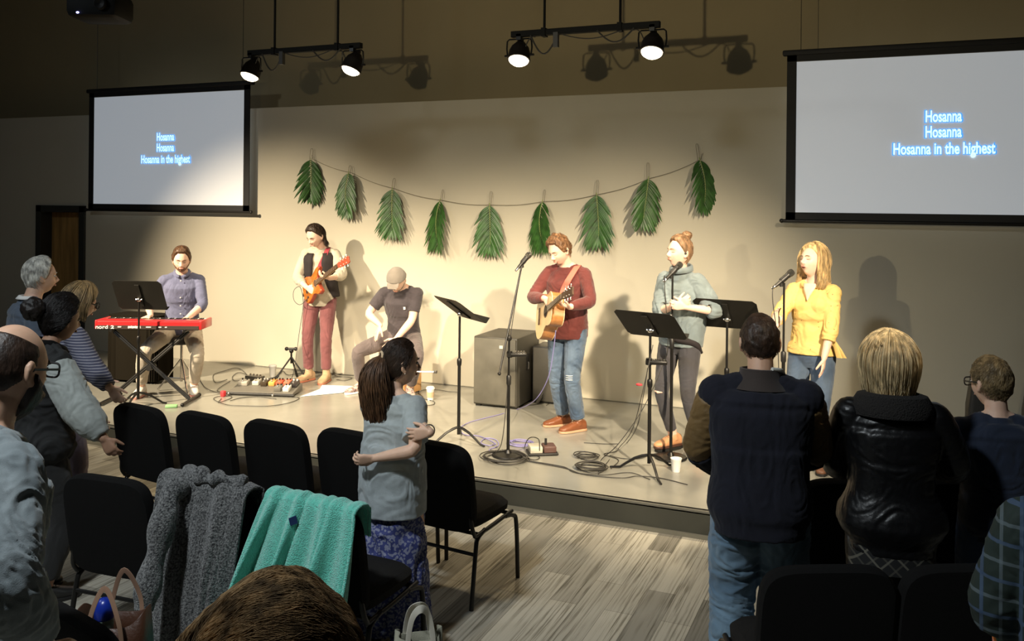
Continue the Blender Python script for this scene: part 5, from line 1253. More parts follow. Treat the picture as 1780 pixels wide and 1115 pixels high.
br = MB(); br.loft([(P.hp((0, 0.085, 0.052)), P.Rh @ A(0.060, 0, 0), P.Rh @ A(0, 0.0, 0.012)), (P.hp((0, 0.115, 0.044)), P.Rh @ A(0.062, 0, 0), P.Rh @ A(0, 0, 0.008)), (P.hp((0, 0.142, 0.030)), P.Rh @ A(0.045, 0, 0), P.Rh @ A(0, 0, 0.005))], 20); br.build('cap_brim', cm, co_)
cj = empty('cajon', (loc[0], loc[1], ST), hd - math.pi/2 + math.radians(-22)); tag(cj, 'wooden cajon box drum under the seated man in the cap', 'drum')
MB().box((0, 0.02, 0.245), (0.34, 0.30, 0.46), None, 0.008).build('box_body', mat('cajon_wood', (0.60, 0.33, 0.13), 0.4, var=0.12, vscale=10, stretch=(8, 8, 0.8)), cj)
MB().box((0, 0.172, 0.245), (0.33, 0.006, 0.45), None, 0.002).build('playing_face', mat('cajon_face', (0.68, 0.40, 0.17), 0.35), cj)
for sx in (-1, 1):
    for sy in (-1, 1): MB().lathe([(0.02, 0), (0.02, 0.016), (0, 0.016)], (sx*0.14, 0.02+sy*0.12, 0), None, 12).build('rubber_foot', M['black_plastic'], cj)
b0 = atd(690, 646, DD-0.42); b1 = atd(757, 647, DD-0.42)
bs = empty('percussion_pedal', atz(712, 694, ST)); tag(bs, 'silver pedal rod with a beater beside the cajon', 'pedal'); o0 = np.array(bs.location)
q = MB(); q.tube([b0-o0, b1-o0], 0.0075, 8); q.build('rod', M['chrome'], bs); q = MB(); q.box(b1-o0, (0.03, 0.03, 0.03), None, 0.004); q.build('beater', M['grey_metal'], bs)
q = MB(); q.tube([b0-o0, (b0-o0)*A(1, 1, 0)+A(0, 0, 0.02)], 0.008, 8); q.box(((b0-o0)[0], (b0-o0)[1], 0.012), (0.09, 0.20, 0.024), None, 0.006); q.build('base', M['grey_metal'], bs)

# ------------------------------------------------------------------ grey sweater singer
loc = atz(1184, 786, ST); D0 = depth_of(loc); hd = face_angle(1190, 30); L, V = frame_px(loc, hd); H_ = 1.72; S_ = H_/1.75
P = Person(loc, hd, H_, 'woman with a top bun in a loose grey blue sweater singing at a microphone', fem=True, lean=-2, head=(-24, -4, 0), skin='pale', pelvis=(0.03, -0.02, 0.93*S_),
           rw=L(1178, 531, D0-0.22), lw=L(1190, 534, D0-0.24), rh=(1, -0.2, -0.9), lh=(-1, -0.2, -0.9), rf=(V(RGT*0.55-FWD*0.3+UPV*0.35), V(FWD*0.9)), lf=(V(-RGT*0.75-FWD*0.2+UPV*0.15), V(FWD*0.9)), curl=1.0,
           rfoot=gfoot(loc, hd, 1170, 782, ST, 18, S_), lfoot=gfoot(loc, hd, 1216, 790, ST, -6, S_), mouth=0.008, girth=0.95, rank=0.03, lank=0.03).build_body()
P.brows(HM['ginger']); P.cap_hair(HM['ginger'], 'long', 0.010, 0.014, lump=0.005, strands=900, sl=0.05, crown=(0, -0.45, 0.89), rad=0.0011)
bn = MB(); c = P.hp((0.0, -0.055, 0.135)); rg = np.random.default_rng(5)
bn.ell(c, A(0.040, 0.040, 0.032)); bo = link('hair_bun', fuse(bn, 0.005, 2, lambda co, no: 0.006*fbm(co*60, 4), 'hair_bun'), HM['ginger'], P.root, True, 0, 0)
PP = []
for k in range(140):
    ax = nz(rg.normal(size=3)); e = nz(np.cross(ax, A(0.3, 0.2, 1))); f2 = np.cross(ax, e); r0 = rg.uniform(0.030, 0.046); a0 = rg.uniform(0, 6.28); PP.append([c + (e*math.cos(a0+u*2.2)+f2*math.sin(a0+u*2.2))*r0*A(1, 1, 0.85) for u in np.linspace(0, 1, 7)])
o = link('bun_strands', strands_mesh(np.array(PP), 0.0016, 3, 'bun_strands'), HM['ginger'], P.root, False); o['kind'] = 'stuff'
MB().ell(P.hp((-0.083, 0.004, -0.004)), 0.010).build('earpiece', M['black_plastic'], P.root)
gm = fabric('poncho_grey_blue', (0.175, 0.215, 0.225))
def poncho(mb):
    S = P.S; Rr = []
    for t, w, d, dx in ((-0.06, 0.175, 0.135, 0.01), (0.02, 0.19, 0.14, 0.01), (0.12, 0.205, 0.14, 0.01), (0.22, 0.225, 0.14, 0.0), (0.30, 0.232, 0.135, 0), (0.38, 0.225, 0.125, 0), (0.44, 0.195, 0.11, 0), (0.49, 0.12, 0.09, 0)):
        c = P.P0 + P.u*t*S - P.r*dx; Rr.append((c, P.r*w*S, P.f*d*S, 2.4))
    mb.loft(Rr, 30)
P.top(gm, -0.05, 0.50, 0.02, 0.62, 0.030, cuff=0.060, bag=0.015, seed=51, amp=0.010, freq=7, extra=poncho, bust=False)
q = MB(); t = np.linspace(0, 2*math.pi, 41)[:-1]; q.grid(np.array([[P.N + P.u*(0.055*P.S+dz-0.02*math.sin(a)) + P.r*r_*math.cos(a) + P.f*(r_*1.05*math.sin(a)+0.012) for r_, dz in ((0.098, -0.035), (0.092, 0.0), (0.080, 0.012), (0.072, 0.005), (0.078, -0.03))] for a in t]), True)
o = q.build('cowl_collar', gm, P.root, True, 0, 0); md = o.modifiers.new('t', 'SOLIDIFY'); md.thickness = 0.006
P.trousers(fabric('jeans_black', (0.045, 0.042, 0.048)), 0.08, 0.006, 0.93, ([0, .08, .25, .48, .55, .7, 1], [.092, .092, .080, .056, .052, .052, .036]), seed=52, amp=0.003)
k = P.knR; MB().loft([(k + A(-0.035, 0.040, 0.0), A(0, 0.004, 0), A(0, 0, 0.004)), (k + A(0.0, 0.056, 0.0), A(0, 0.006, 0), A(0, 0, 0.010)), (k + A(0.035, 0.040, 0.002), A(0, 0.004, 0), A(0, 0, 0.004))], 10).build('knee_rip', SK['pale'], P.root)
P.shoes(mat('sandal_tan', (0.55, 0.27, 0.13), 0.5), mat('sandal_sole', (0.07, 0.03, 0.02), 0.5), 0.0, 'sandal')
for sd, an, fy in ((1, P.anR, P.fyR), (-1, P.anL, P.fyL)):
    d = A(math.sin(fy), math.cos(fy), 0); x = A(math.cos(fy), -math.sin(fy), 0); q = MB(); g = an*A(1, 1, 0); q.loft([(g + d*a + A(0, 0, -0.012+P.anR[2]-0.085*P.S), x*w, A(0, 0, 0.014), 5) for a, w in ((-0.085, 0.025), (-0.05, 0.036), (0.05, 0.044), (0.13, 0.045), (0.18, 0.02))], 16); q.build('platform_sole', M['black_plastic'], P.root)
q = MB(); q.tube(smooth_path([P.P0 + P.r*0.10 + P.f*0.145 + P.u*0.08, P.P0 + P.f*0.158 + P.u*0.02 - P.r*0.03, P.P0 - P.r*0.16 + P.f*0.06 - P.u*0.02, P.P0 - P.r*0.18 - P.f*0.03 - P.u*0.10], 6), [0.012 + 0.020*math.sin(math.pi*min(1, k/18)) for k in range(19)], 12); q.build('waist_wrap', M['vest'] if 'vest' in M else vm, P.root)

# ------------------------------------------------------------------ yellow blouse singer
D0 = 6.80; loc = atd(1410, 800, D0)*A(1, 1, 0) + A(0, 0, ST); hd = face_angle(1410, 18); L, V = frame_px(loc, hd); H_ = 1.68; S_ = H_/1.75
P = Person(loc, hd, H_, 'blonde woman in a dotted yellow blouse and blue jeans singing at a microphone', fem=True, lean=-3, head=(-24, -12, 4), skin='pale',
           rw=L(1350, 566, D0-0.26), lw=L(1432, 626, D0-0.24), rh=(0.9, -0.1, -1), lh=(-1, -0.2, 0.0), rf=(V(UPV*0.95-RGT*0.15-FWD*0.1), V(RGT*0.4-FWD*0.7)), lf=(V(-UPV*0.95-RGT*0.12-FWD*0.1), V(-RGT*0.5+FWD*0.3)), rcurl=0.45, lcurl=0.25,
           mouth=0.016, girth=1.0, vox=0.0055).build_body()
P.brows(HM['ash']); P.cap_hair(HM['blonde'], 'long', 0.015, 0.006, strands=700, sl=0.06, crown=(0.1, 0.1, 0.98), rad=0.0012)
P.long_hair(HM['blonde'], 2200, 0.165, 0.022, rad=0.0019, azlim=70, taper=-0.012, wave=0.012, jit=0.008, crown=(0.12, 0.1, 0.98), flip=-0.01)
yl = mat_voro('blouse_yellow', (0.74, 0.51, 0.17), (0.35, 0.17, 0.05), 24, 0.11, 0.8, 0.4)
sw_ = P.top(yl, -0.02, 0.487, 0.022, 0.74, 0.020, cuff=0.050, seed=61, amp=0.008, freq=8, hemw=0.165, hemd=0.115); P.collar(yl, 0.075, 0.030, up=0.0, par=sw_)
_n = P.N; MB().loft([(_n + P.u*0.0 + P.f*0.078, P.r*0.052, P.f*0.012), (_n - P.u*0.04 + P.f*0.108, P.r*0.040, P.f*0.012), (_n - P.u*0.08 + P.f*0.128, P.r*0.022, P.f*0.010), (_n - P.u*0.125 + P.f*0.140, P.r*0.003, P.f*0.006)], 12).build('open_neckline', SK['pale'], P.root)
e = P.elL + (P.wrL-P.elL)*0.42
for k in range(2):
    q = MB(); dn = V(RGT*(0.25+0.25*k)-UPV+0*FWD); q.loft([(e + V(RGT*0.04), P.r*0.012, P.f*0.006), (e + V(RGT*0.045) + dn*0.06, P.r*0.020, P.f*0.004), (e + V(RGT*0.05) + dn*0.13, P.r*0.022, P.f*0.003)], 10); q.build('sleeve_tie', yl, sw_)
P.trousers(fabric('jeans_indigo', (0.045, 0.075, 0.13), col2=(0.085, 0.125, 0.19), vscale=5), 0.10, 0.006, 0.97, ([0, .08, .25, .48, .55, .8, 1], [.090, .090, .080, .060, .054, .052, .050]), seed=62, amp=0.004)
P.shoes(mat('shoe_brown', (0.14, 0.06, 0.03), 0.5), None)

# ================================================================== AUDIENCE
def stand_at(px, py, d, a): loc = atd(px, py, d)*A(1, 1, 0); return loc, face_angle(px, a)
# varsity jacket man
loc, hd = stand_at(1323, 600, 3.85, 178); L, V = frame_px(loc, hd)
P = Person(loc, hd, 1.685, 'balding man seen from behind in a navy jacket with tan sleeves and blue jeans', lean=4, head=(4, 10, 0), neck=(4, 0), skin='mid', girth=1.12, sw=1.12,
           rw=L(1360, 800, 4.12), lw=L(1262, 815, 4.12), rh=(1, -0.5, -0.7), lh=(-1, -0.5, -0.7), rfoot=(0.12, 0.04, 5), lfoot=(-0.12, -0.02, -5)).build_body()
P.cap_hair(HM['dark'], 'short', 0.008, 0.0, strands=1500, sl=0.018, bald=None, rad=0.0008, lift=0.001)
jk = fabric('jacket_navy_wool', (0.0035, 0.004, 0.011), sheen=0.05, rough=0.95); j = P.top(jk, -0.13, 0.50, 0.045, 0.5, 0.02, arms=False, seed=71, amp=0.005, freq=6, hemw=0.20, hemd=0.17); j.name = 'jacket'
tan = fabric('sleeve_tan', (0.16, 0.095, 0.032), rough=0.55, sheen=0.0); P.sleeves(tan, 0.60, 0.030, 0.066, 0.006, j, 0.007)
P.sleeves(jk, 0.97, 0.036, 0.045, 0.0, j, 0.006, t0=0.55, seed=8, name='lower_sleeve')
q = MB(); t = np.linspace(0, 2*math.pi, 41)[:-1]; q.grid(np.array([[P.N + P.u*dz + P.r*r_*math.cos(a) + P.f*(r_*math.sin(a)+0.005) for r_, dz in ((0.125, -0.03), (0.092, 0.015), (0.088, 0.055), (0.078, 0.057), (0.074, 0.0))] for a in t]), True); q.build('jacket_collar', fabric('knit_collar_brown', (0.028, 0.018, 0.014)), j)
q = MB(); q.tube(smooth_path([P.N + P.u*0.060 - P.f*0.062 + P.r*0.045, P.N + P.u*0.056 - P.f*0.035 + P.r*0.078, P.N + P.u*0.045 + P.f*0.0 + P.r*0.092, P.N + P.u*0.0 + P.f*0.02 + P.r*0.112], 6), 0.009, 10); q.build('hood_edge', fabric('hood_grey', (0.6, 0.6, 0.55)), P.root)
den2 = fabric('denim_faded', (0.085, 0.155, 0.235), col2=(0.17, 0.26, 0.34), vscale=5, bump=0.3, bscale=400)
P.trousers(den2, 0.05, 0.020, 0.98, ([0, .08, .25, .48, .55, .8, 1], [.10, .10, .092, .078, .074, .070, .068]), seed=72, amp=0.012, freq=7); P.shoes(M['black_plastic'])
# blonde woman in leather jacket
loc, hd = stand_at(1552, 620, 3.85, 172); L, V = frame_px(loc, hd)
P = Person(loc, hd, 1.585, 'blonde woman seen from behind in a black leather jacket with a plaid hem', fem=True, lean=3, head=(8, 8, 0), skin='light', girth=1.22, sw=1.18,
           rw=L(1590, 790, 4.08), lw=L(1515, 790, 4.08), rh=(1, -0.5, -0.9), lh=(-1, -0.5, -0.9), rfoot=(0.10, 0.0, 5), lfoot=(-0.10, 0, -5)).build_body()
P.cap_hair(HM['straw'], 'full', 0.030, 0.008, strands=900, sl=0.07, crown=(0, -0.2, 0.98), rad=0.0013)
P.long_hair(HM['straw'], 3400, 0.115, 0.034, rad=0.0015, azlim=70, taper=0.030, jit=0.006, wave=0.004, crown=(0.02, -0.15, 0.98))
lj = mat('leather_black', (0.004, 0.004, 0.0045), 0.40, bump=0.15, bscale=60, spec=0.45); j = P.top(lj, -0.16, 0.49, 0.035, 0.97, 0.030, cuff=0.045, bag=0.008, seed=81, amp=0.005, freq=7, hemw=0.19, hemd=0.15, bust=False); j.name = 'leather_jacket'
q = MB(); t = np.linspace(0, 2*math.pi, 49)[:-1]; q.grid(np.array([[P.N + P.u*dz + P.r*r_*1.1*math.cos(a) + P.f*(r_*math.sin(a)-0.01) for r_, dz in ((0.15, -0.05), (0.155, -0.01), (0.13, 0.035), (0.10, 0.045), (0.08, 0.01))] for a in t]), True); q.build('fur_collar', mat('fur_black', (0.012, 0.010, 0.009), 1.0, bump=1.0, bscale=150), j)
rr_ = MB(); rr_.loft([(P.P0 - A(0, 0, 0.235)*P.S, A(0.20, 0, 0)*P.S, A(0, 0.155, 0)*P.S, 2.3), (P.P0 - A(0, 0, 0.10)*P.S, A(0.19, 0, 0)*P.S, A(0, 0.15, 0)*P.S, 2.3)], 40); rr_.build('plaid_hem', mat_plaid('plaid_hem', (0.006, 0.006, 0.006), (0.07, 0.065, 0.05), (0.14, 0.13, 0.10), 24, 24, diag=True), P.root)
P.trousers(fabric('trousers_black', (0.010, 0.010, 0.010)), 0.05, 0.01); P.shoes(M['black_plastic'])
# boy
loc, hd = stand_at(1736, 660, 4.05, 160); L, V = frame_px(loc, hd)
P = Person(loc, hd, 1.455, 'boy with short fair hair and glasses in a navy shirt seen from behind', lean=2, head=(24, 6, 0), skin='light', girth=1.08, sw=1.12,
           rw=L(1765, 790, 4.25), lw=L(1692, 790, 4.25), rh=(1, -0.5, -0.9), lh=(-1, -0.5, -0.9), eyes='open').build_body()
P.cap_hair(HM['ash'], 'short', 0.009, 0.004, strands=2200, sl=0.022, crown=(0.1, -0.5, 0.86), rad=0.0009); P.glasses()
nv = fabric('shirt_navy', (0.005, 0.012, 0.032)); P.top(nv, -0.12, 0.515, 0.020, 0.96, 0.020, cuff=0.035, seed=91, amp=0.007, freq=8, hemw=0.17)
P.trousers(fabric('jeans_dark', (0.02, 0.04, 0.09)), 0.05, 0.016, 0.97, seed=92); P.shoes(M['black_plastic'])
# ponytail girl
loc, hd = stand_at(684, 700, 4.42, -152); L, V = frame_px(loc, hd)
P = Person(loc, hd, 1.455, 'girl with a long brown ponytail, light grey shirt and blue patterned skirt', fem=True, lean=0, head=(-42, 2, 0), skin='light', girth=1.06, sw=0.92,
           rw=L(651, 797, 4.42-0.17), lw=L(748, 752, 4.42-0.22), rh=(0.9, -0.9, -1), lh=(0.3, 1, -0.4), rf=(V(-RGT*0.9-UPV*0.1-FWD*0.1), V(UPV*0.3+FWD*0.8)), lf=(V(-RGT*0.95-UPV*0.15), V(FWD*0.95)), rcurl=0.75, lcurl=0.45, vox=0.0042, eyes='open').build_body()
P.brows(HM['dark']); P.cap_hair(HM['dark'], 'long', 0.010, 0.002, lump=0.003, strands=2500, sl=0.06, crown=(0, 0.75, 0.65), rad=0.0010)
tie = P.hp((0.0, -0.098, 0.040)); sc_ = MB(); t = np.linspace(0, 2*math.pi, 17)[:-1]; ax = P.Rh @ nz(A(0, -1, 0.1)); e1 = nz(np.cross(ax, A(0, 0, 1))); e2 = np.cross(ax, e1); sc_.tube([tie + (e1*math.cos(a)+e2*math.sin(a))*0.020 for a in t], 0.008, 8, True); sc_.build('hair_tie', mat('hair_tie_tan', (0.5, 0.38, 0.25), 0.8), P.root)
rg = np.random.default_rng(8); n = 2600; PP = []; ang = rg.uniform(0, 6.28, n); rad = np.sqrt(rg.uniform(0, 1, n)); ln = rg.uniform(0.75, 1.0, n); ph = rg.uniform(0, 6.28, n); bkd = P.Rh @ A(0, -1, 0); rtd = P.Rh @ A(1, 0, 0)
for u in np.linspace(0, 1, 16):
    wd = (0.016 + 0.082*math.sin(math.pi*min(1, u*0.95))**0.7)*(1 if u < 0.8 else 1-(u-0.8)*1.5); c = tie + bkd*(0.055*math.sin(min(1, u*2.2)*1.57) - 0.05*u) + A(0, 0, -0.41*u*u**0.15 + 0.0)
    PP.append(c + (np.cos(ang)*rad)[:, None]*rtd*wd*1.05 + (np.sin(ang)*rad)[:, None]*bkd*wd*0.8 + (np.sin(np.round(ph)+u*13)*0.013*u)[:, None]*rtd + (ln-1)[:, None]*A(0, 0, -0.36)*u)
o = link('ponytail', strands_mesh(np.stack(PP, 1), np.concatenate([np.ones(14), [0.7, 0.25]])*0.0015, 3, 'ponytail'), HM['brown'], P.root, False); o['kind'] = 'stuff'
gs = fabric('tshirt_heather_grey', (0.36, 0.40, 0.41), var=0.06, vscale=40); P.top(gs, -0.16, 0.50, 0.018, 0.40, 0.024, cuff=0.064, seed=101, amp=0.008, freq=7, hemw=0.198, hemd=0.172, vox=0.005)
sk_ = MB(); R_ = []
for z, w in ((-0.83, 0.245), (-0.6, 0.222), (-0.4, 0.208), (-0.2, 0.190), (-0.08, 0.176)): R_.append((P.P0 + A(0, 0, z)*P.S*1.0, A(w, 0, 0)*P.S, A(0, w*0.82, 0)*P.S, 2.2))
sk_.loft(R_, 40); link('skirt', fuse(sk_, 0.008, 2, P.folds(0.022, 7, 5, (1.6, 1.6, 0.2)), 'skirt'), mat_voro('skirt_pattern', (0.035, 0.045, 0.17), (0.20, 0.21, 0.30), 85, 0.42, 0.8, 1.0, 'SMOOTH_F1'), P.root, True, 0, 0)
q = MB(); c = P.wrL + (P.elL-P.wrL)*0.10; ax = nz(P.wrL-P.elL); e1 = nz(np.cross(ax, A(0, 0, 1))); e2 = np.cross(ax, e1); q.tube([c + (e1*math.cos(a)+e2*math.sin(a))*0.031 for a in t], 0.0035, 6, True); q.build('bracelet', M['chrome'], P.root)
MB().ell(P.hp((0.080, 0.002, -0.040)), 0.004).build('earring', M['chrome'], P.root)
P.shoes(M['black_plastic'])
# grey haired man far left
loc, hd = stand_at(50, 500, 6.3, -100); L, V = frame_px(loc, hd)
P = Person(loc, hd, 1.74, 'white haired man in a blue grey jacket at the far left, in profile', lean=2, head=(0, 2, 0), neck=(6, 0), skin='light', girth=1.08, eyes='open').build_body()
P.brows(HM['white']); P.cap_hair(HM['white'], 'reced', 0.016, 0.006, strands=900, sl=0.04, rad=0.0013)
j = P.top(fabric('jacket_blue_grey', (0.085, 0.11, 0.15)), -0.12, 0.51, 0.03, 0.97, 0.022, cuff=0.04, seed=111); P.collar(M['paper'], 0.072, 0.030, par=j); P.trousers(fabric('trousers_dark', (0.02, 0.02, 0.025)), 0.05); P.shoes(M['black_plastic'])
# bob haired woman in striped blazer
loc, hd = stand_at(96, 560, 5.85, -112); L, V = frame_px(loc, hd)
P = Person(loc, hd, 1.61, 'woman with a fair bob and glasses in a striped blazer', fem=True, lean=10, head=(-2, 16, 0), neck=(12, 0), skin='light', girth=1.2, sw=1.15, eyes='open',
           rw=L(212, 706, 5.50), lw=L(224, 712, 5.9), rh=(0.9, -0.6, -0.8), lh=(-0.8, -0.3, -1), rf=(V(RGT*0.5-UPV*0.7), V(FWD)), curl=0.6).build_body()
P.cap_hair(HM['ash'], 'full', 0.020, 0.008, strands=700, sl=0.06, rad=0.0014); P.long_hair(HM['ash'], 1700, 0.085, 0.026, rad=0.0018, azlim=78, taper=0.030, wave=0.002, crown=(0, 0.1, 0.98)); P.glasses()
st_ = mat_stripes('blazer_stripes', (0.055, 0.058, 0.10), (0.30, 0.29, 0.32), 2, 62, 0.30); P.top(st_, -0.12, 0.495, 0.030, 0.96, 0.026, cuff=0.045, bag=0.006, seed=121, amp=0.006, hemw=0.19, bust=False)
P.trousers(fabric('trousers_mauve', (0.10, 0.075, 0.10)), 0.05, 0.02); P.shoes(M['black_plastic'])
# woman with dark bun, black vest
loc, hd = stand_at(64, 620, 4.85, -106); L, V = frame_px(loc, hd)
P = Person(loc, hd, 1.62, 'dark haired woman with a bun in a black vest over pale grey sleeves', fem=True, lean=7, head=(10, 8, 0), neck=(8, 0), skin='brown', girth=1.25, sw=1.25, eyes='open',
           rw=L(190, 778, 4.62), lw=L(205, 790, 4.95), rh=(0.7, -0.7, -0.9), lh=(-0.7, -0.2, -1), rf=(V(RGT*0.5-UPV*0.8), V(FWD)), curl=0.7).build_body()
P.brows(HM['black']); P.cap_hair(HM['black'], 'long', 0.020, 0.014, lump=0.006, strands=1500, sl=0.06, crown=(0, 0.8, 0.6), rad=0.0013)
bn = MB(); bn.ell(P.hp((0.0, -0.150, 0.050)), A(0.062, 0.060, 0.066)); link('hair_bun', fuse(bn, 0.006, 2, lambda co, no: 0.008*fbm(co*45, 4), 'hair_bun'), HM['black'], P.root, True, 0, 0)
pg = fabric('sleeve_pale_grey', (0.30, 0.32, 0.30), vscale=14); vv = P.top(fabric('vest_puffer_black', (0.010, 0.010, 0.010), sheen=0), -0.14, 0.515, 0.045, 0.4, 0.02, arms=False, seed=131, amp=0.014, freq=6, hemw=0.20, bust=False); vv.name = 'vest'
P.sleeves(pg, 0.97, 0.036, 0.045, 0.016, P.root, 0.006); P.collar(M['chair_fabric'], 0.085, 0.045, 'vest_collar', 0.01, vv)
P.trousers(fabric('trousers_charcoal', (0.012, 0.012, 0.012)), 0.05, 0.02); P.shoes(M['black_plastic'])
# bald bearded man denim shirt
loc, hd = stand_at(-42, 640, 2.45, -112); L, V = frame_px(loc, hd)
P = Person(loc, hd, 1.815, 'bald bearded man with black glasses and a faded denim shirt at the left edge', lean=3, head=(18, 10, 0), neck=(6, 0), skin='mid', girth=1.06, sw=1.05, eyes='open', vox=0.005,
           rw=L(76, 1125, 2.30), rh=(0.9, -0.7, -0.2)).build_body()
P.brows(HM['dark']); P.beard(HM['dark'], 0.020); P.cap_hair(HM['dark'], 'bald', 0.003, 0.0, lump=0.001, strands=0, bald=(A(0, 0.35, 0.94), 46)); P.glasses()
ds_ = fabric('denim_shirt', (0.12, 0.145, 0.155), col2=(0.21, 0.24, 0.25), vscale=7, bump=0.3, bscale=500); j = P.top(ds_, -0.14, 0.51, 0.022, 0.93, 0.026, cuff=0.050, bag=0.006, seed=141, amp=0.011, freq=9, hemw=0.17); P.collar(ds_, 0.072, 0.034, par=j)
P.trousers(fabric('trousers_olive', (0.03, 0.035, 0.02)), 0.05, 0.02); P.shoes(M['black_plastic'])
# foreground head
c = atd(466, 1000, 0.86); loc = A(c[0], c[1], 0); hd = math.radians(113) + math.radians(6)
P = Person(loc, hd, 1.745, 'person with short tousled brown hair, only the top of the head showing at the bottom', lean=0, head=(0, 6, 0), neck=(-14, 0), skin='light', vox=0.006).build_body()
P.cap_hair(HM['fg'], 'full', 0.022, 0.006, lump=0.006, lf=30, strands=16000, sl=0.06, crown=(-0.88, -0.30, 0.36), rad=0.00055, lift=0.005, seed=9)
P.top(fabric('shirt_plain_dark', (0.05, 0.05, 0.06)), -0.12, 0.51, 0.02, 0.96, 0.018, seed=151); P.trousers(fabric('trousers_plain', (0.04, 0.05, 0.08)), 0.05); P.shoes(M['black_plastic'])
# plaid shirt person at the right edge
loc, hd = stand_at(1918, 800, 2.25, 176); L, V = frame_px(loc, hd)
P = Person(loc, hd, 1.68, 'person in a dark green plaid shirt cut off by the right picture edge', lean=0, skin='light', girth=1.05, rw=None, lw=L(1850, 1090, 2.45), lh=(-1, -0.6, -0.5)).build_body()
P.cap_hair(HM['brown'], 'short', 0.012, 0.01, strands=0)
P.top(mat_plaid('plaid_shirt', (0.008, 0.018, 0.014), (0.10, 0.13, 0.145), (0.02, 0.05, 0.12), 22, 20), -0.15, 0.51, 0.03, 0.96, 0.030, cuff=0.042, seed=161, amp=0.008, hemw=0.19); P.trousers(fabric('trousers_blue', (0.03, 0.04, 0.07)), 0.05, 0.02); P.shoes(M['black_plastic'])
tb = atd(1795, 1105, 2.10); tbm = mat_voro('tie_dye', (0.02, 0.09, 0.05), (0.03, 0.22, 0.42), 9, 0.40, 0.85); nt, b = nodes_of(tbm)
nn_ = nt.nodes.new('ShaderNodeTexNoise'); nn_.inputs['Scale'].default_value = 7; nn_.inputs['Detail'].default_value = 1; rr2 = nt.nodes.new('ShaderNodeValToRGB'); cr = rr2.color_ramp; cr.interpolation = 'CONSTANT'
for i_, (p_, c_) in enumerate(((0.0, (0.02, 0.08, 0.04)), (0.40, (0.02, 0.20, 0.38)), (0.50, (0.03, 0.10, 0.06)), (0.56, (0.55, 0.16, 0.02)), (0.62, (0.60, 0.20, 0.16)), (0.70, (0.45, 0.38, 0.10)))):
    e_ = cr.elements[i_] if i_ < 2 else cr.elements.new(p_); e_.position = p_; e_.color = (*c_, 1)
tcn = nt.nodes.new('ShaderNodeTexCoord'); nt.links.new(tcn.outputs['Object'], nn_.inputs['Vector']); nt.links.new(nn_.outputs['Fac'], rr2.inputs[0]); nt.links.new(rr2.outputs[0], b.inputs['Base Color'])

# ================================================================== DRAPED CLOTH
def drape(name, chair_bx, chair_by, deg, w_top, w_bot, Lf, Lr, shift, folds_n, amp, m, label, cat, seed=1, xo=0.0, top=0.885, thick=0.012, hem_wave=0.03, lean=0.10):
    a = math.radians(deg); ca, sa = math.cos(a), math.sin(a); NU, NV = 150, 110; rg = np.random.default_rng(seed); ph = rg.uniform(0, 6.28, 6)
    P = np.zeros((NU, NV, 3))
    for i in range(NU):
        u = -1 + 2*i/(NU-1); lenr = Lr*(1 + hem_wave*math.sin(u*5+ph[0]) + hem_wave*0.6*math.sin(u*11+ph[1]))
        for j in range(NV):
            s_ = j/(NV-1)*(Lf+0.16+lenr) - Lf
            if s_ < 0: y, z, k = 0.055, top + s_, 0.0; k = 0.25
            elif s_ < 0.16:
                t = s_/0.16*math.pi; y, z, k = 0.055*math.cos(t)-0.002, top + 0.030*math.sin(t), 0.25*(1-s_/0.16)+0.15
            else:
                v = (s_-0.16); y, z, k = -0.057 - lean*v*0.6, top - v, min(1, 0.20+v*2.2)
            v = max(0, s_-0.16)/max(lenr, 0.01); hw = w_top + (w_bot-w_top)*v**0.8
            x = xo + u*hw + shift*v
            fo = math.sin(u*folds_n*math.pi + ph[2] + 0.6*math.sin(v*2+ph[3]+u*2)) ; fo2 = math.sin(u*folds_n*2.3*math.pi+ph[4]+v*1.2)
            sharp = (abs(fo)**0.75)*(1 if fo > 0 else -0.35)
            dy = -amp*k*(0.55 + 0.75*sharp + 0.18*fo2)
            x += 0.35*amp*k*math.cos(u*folds_n*math.pi + ph[2])
            if s_ >= 0.0 and s_ < 0.16: z += 0.012*fo*k*2 + 0.006*fo2
            P[i, j] = (chair_bx + x*ca - (y+dy)*sa, chair_by + x*sa + (y+dy)*ca, z)
    mb = MB().grid(P); o = mb.build(name, m, None, True, 0, 0)
    md = o.modifiers.new('thickness', 'SOLIDIFY'); md.thickness = thick; md.offset = 0
    tag(o, label, cat); return o, P
tw = mat('towel_teal', (0.15, 0.66, 0.52), 0.95, bump=1.0, bscale=190, sheen=0.6, var=0.10, vscale=60)
tow, TP = drape('towel', -2.28, 3.20, -3, 0.240, 0.335, 0.12, 0.66, -0.15, 3.3, 0.085, tw, 'teal terry towel draped over the back of a black chair', 'towel', 5, xo=0.03)
ti, tj = 62, 40; tn = nz(np.cross(TP[ti+3, tj]-TP[ti-3, tj], TP[ti, tj+3]-TP[ti, tj-3])); tn = tn if tn[1] < 0 else -tn; tx = nz(TP[ti+3, tj]-TP[ti-3, tj]); tv = np.cross(tn, tx)
MB().box(TP[ti, tj] + tn*0.008, (0.032, 0.034, 0.003), np.stack([tx, tv, tn], 1)).build('sewn_label', mat('label_navy', (0.01, 0.03, 0.12), 0.7), tow, False)
kn = mat('boucle_knit', (0.006, 0.006, 0.008), 0.95, bump=1.0, bscale=160, var=0.0, col2=(0.22, 0.22, 0.215), vscale=120, sheen=0.3)
car, CP = drape('cardigan', -2.83, 3.20, -3, 0.258, 0.215, 0.25, 0.80, -0.03, 2.2, 0.06, kn, 'charcoal and white bouclé knit cardigan hanging over a black chair back', 'cardigan', 11, xo=0.0, thick=0.016)
car['label'] = 'chunky grey flecked knit cardigan hanging over a black chair back'
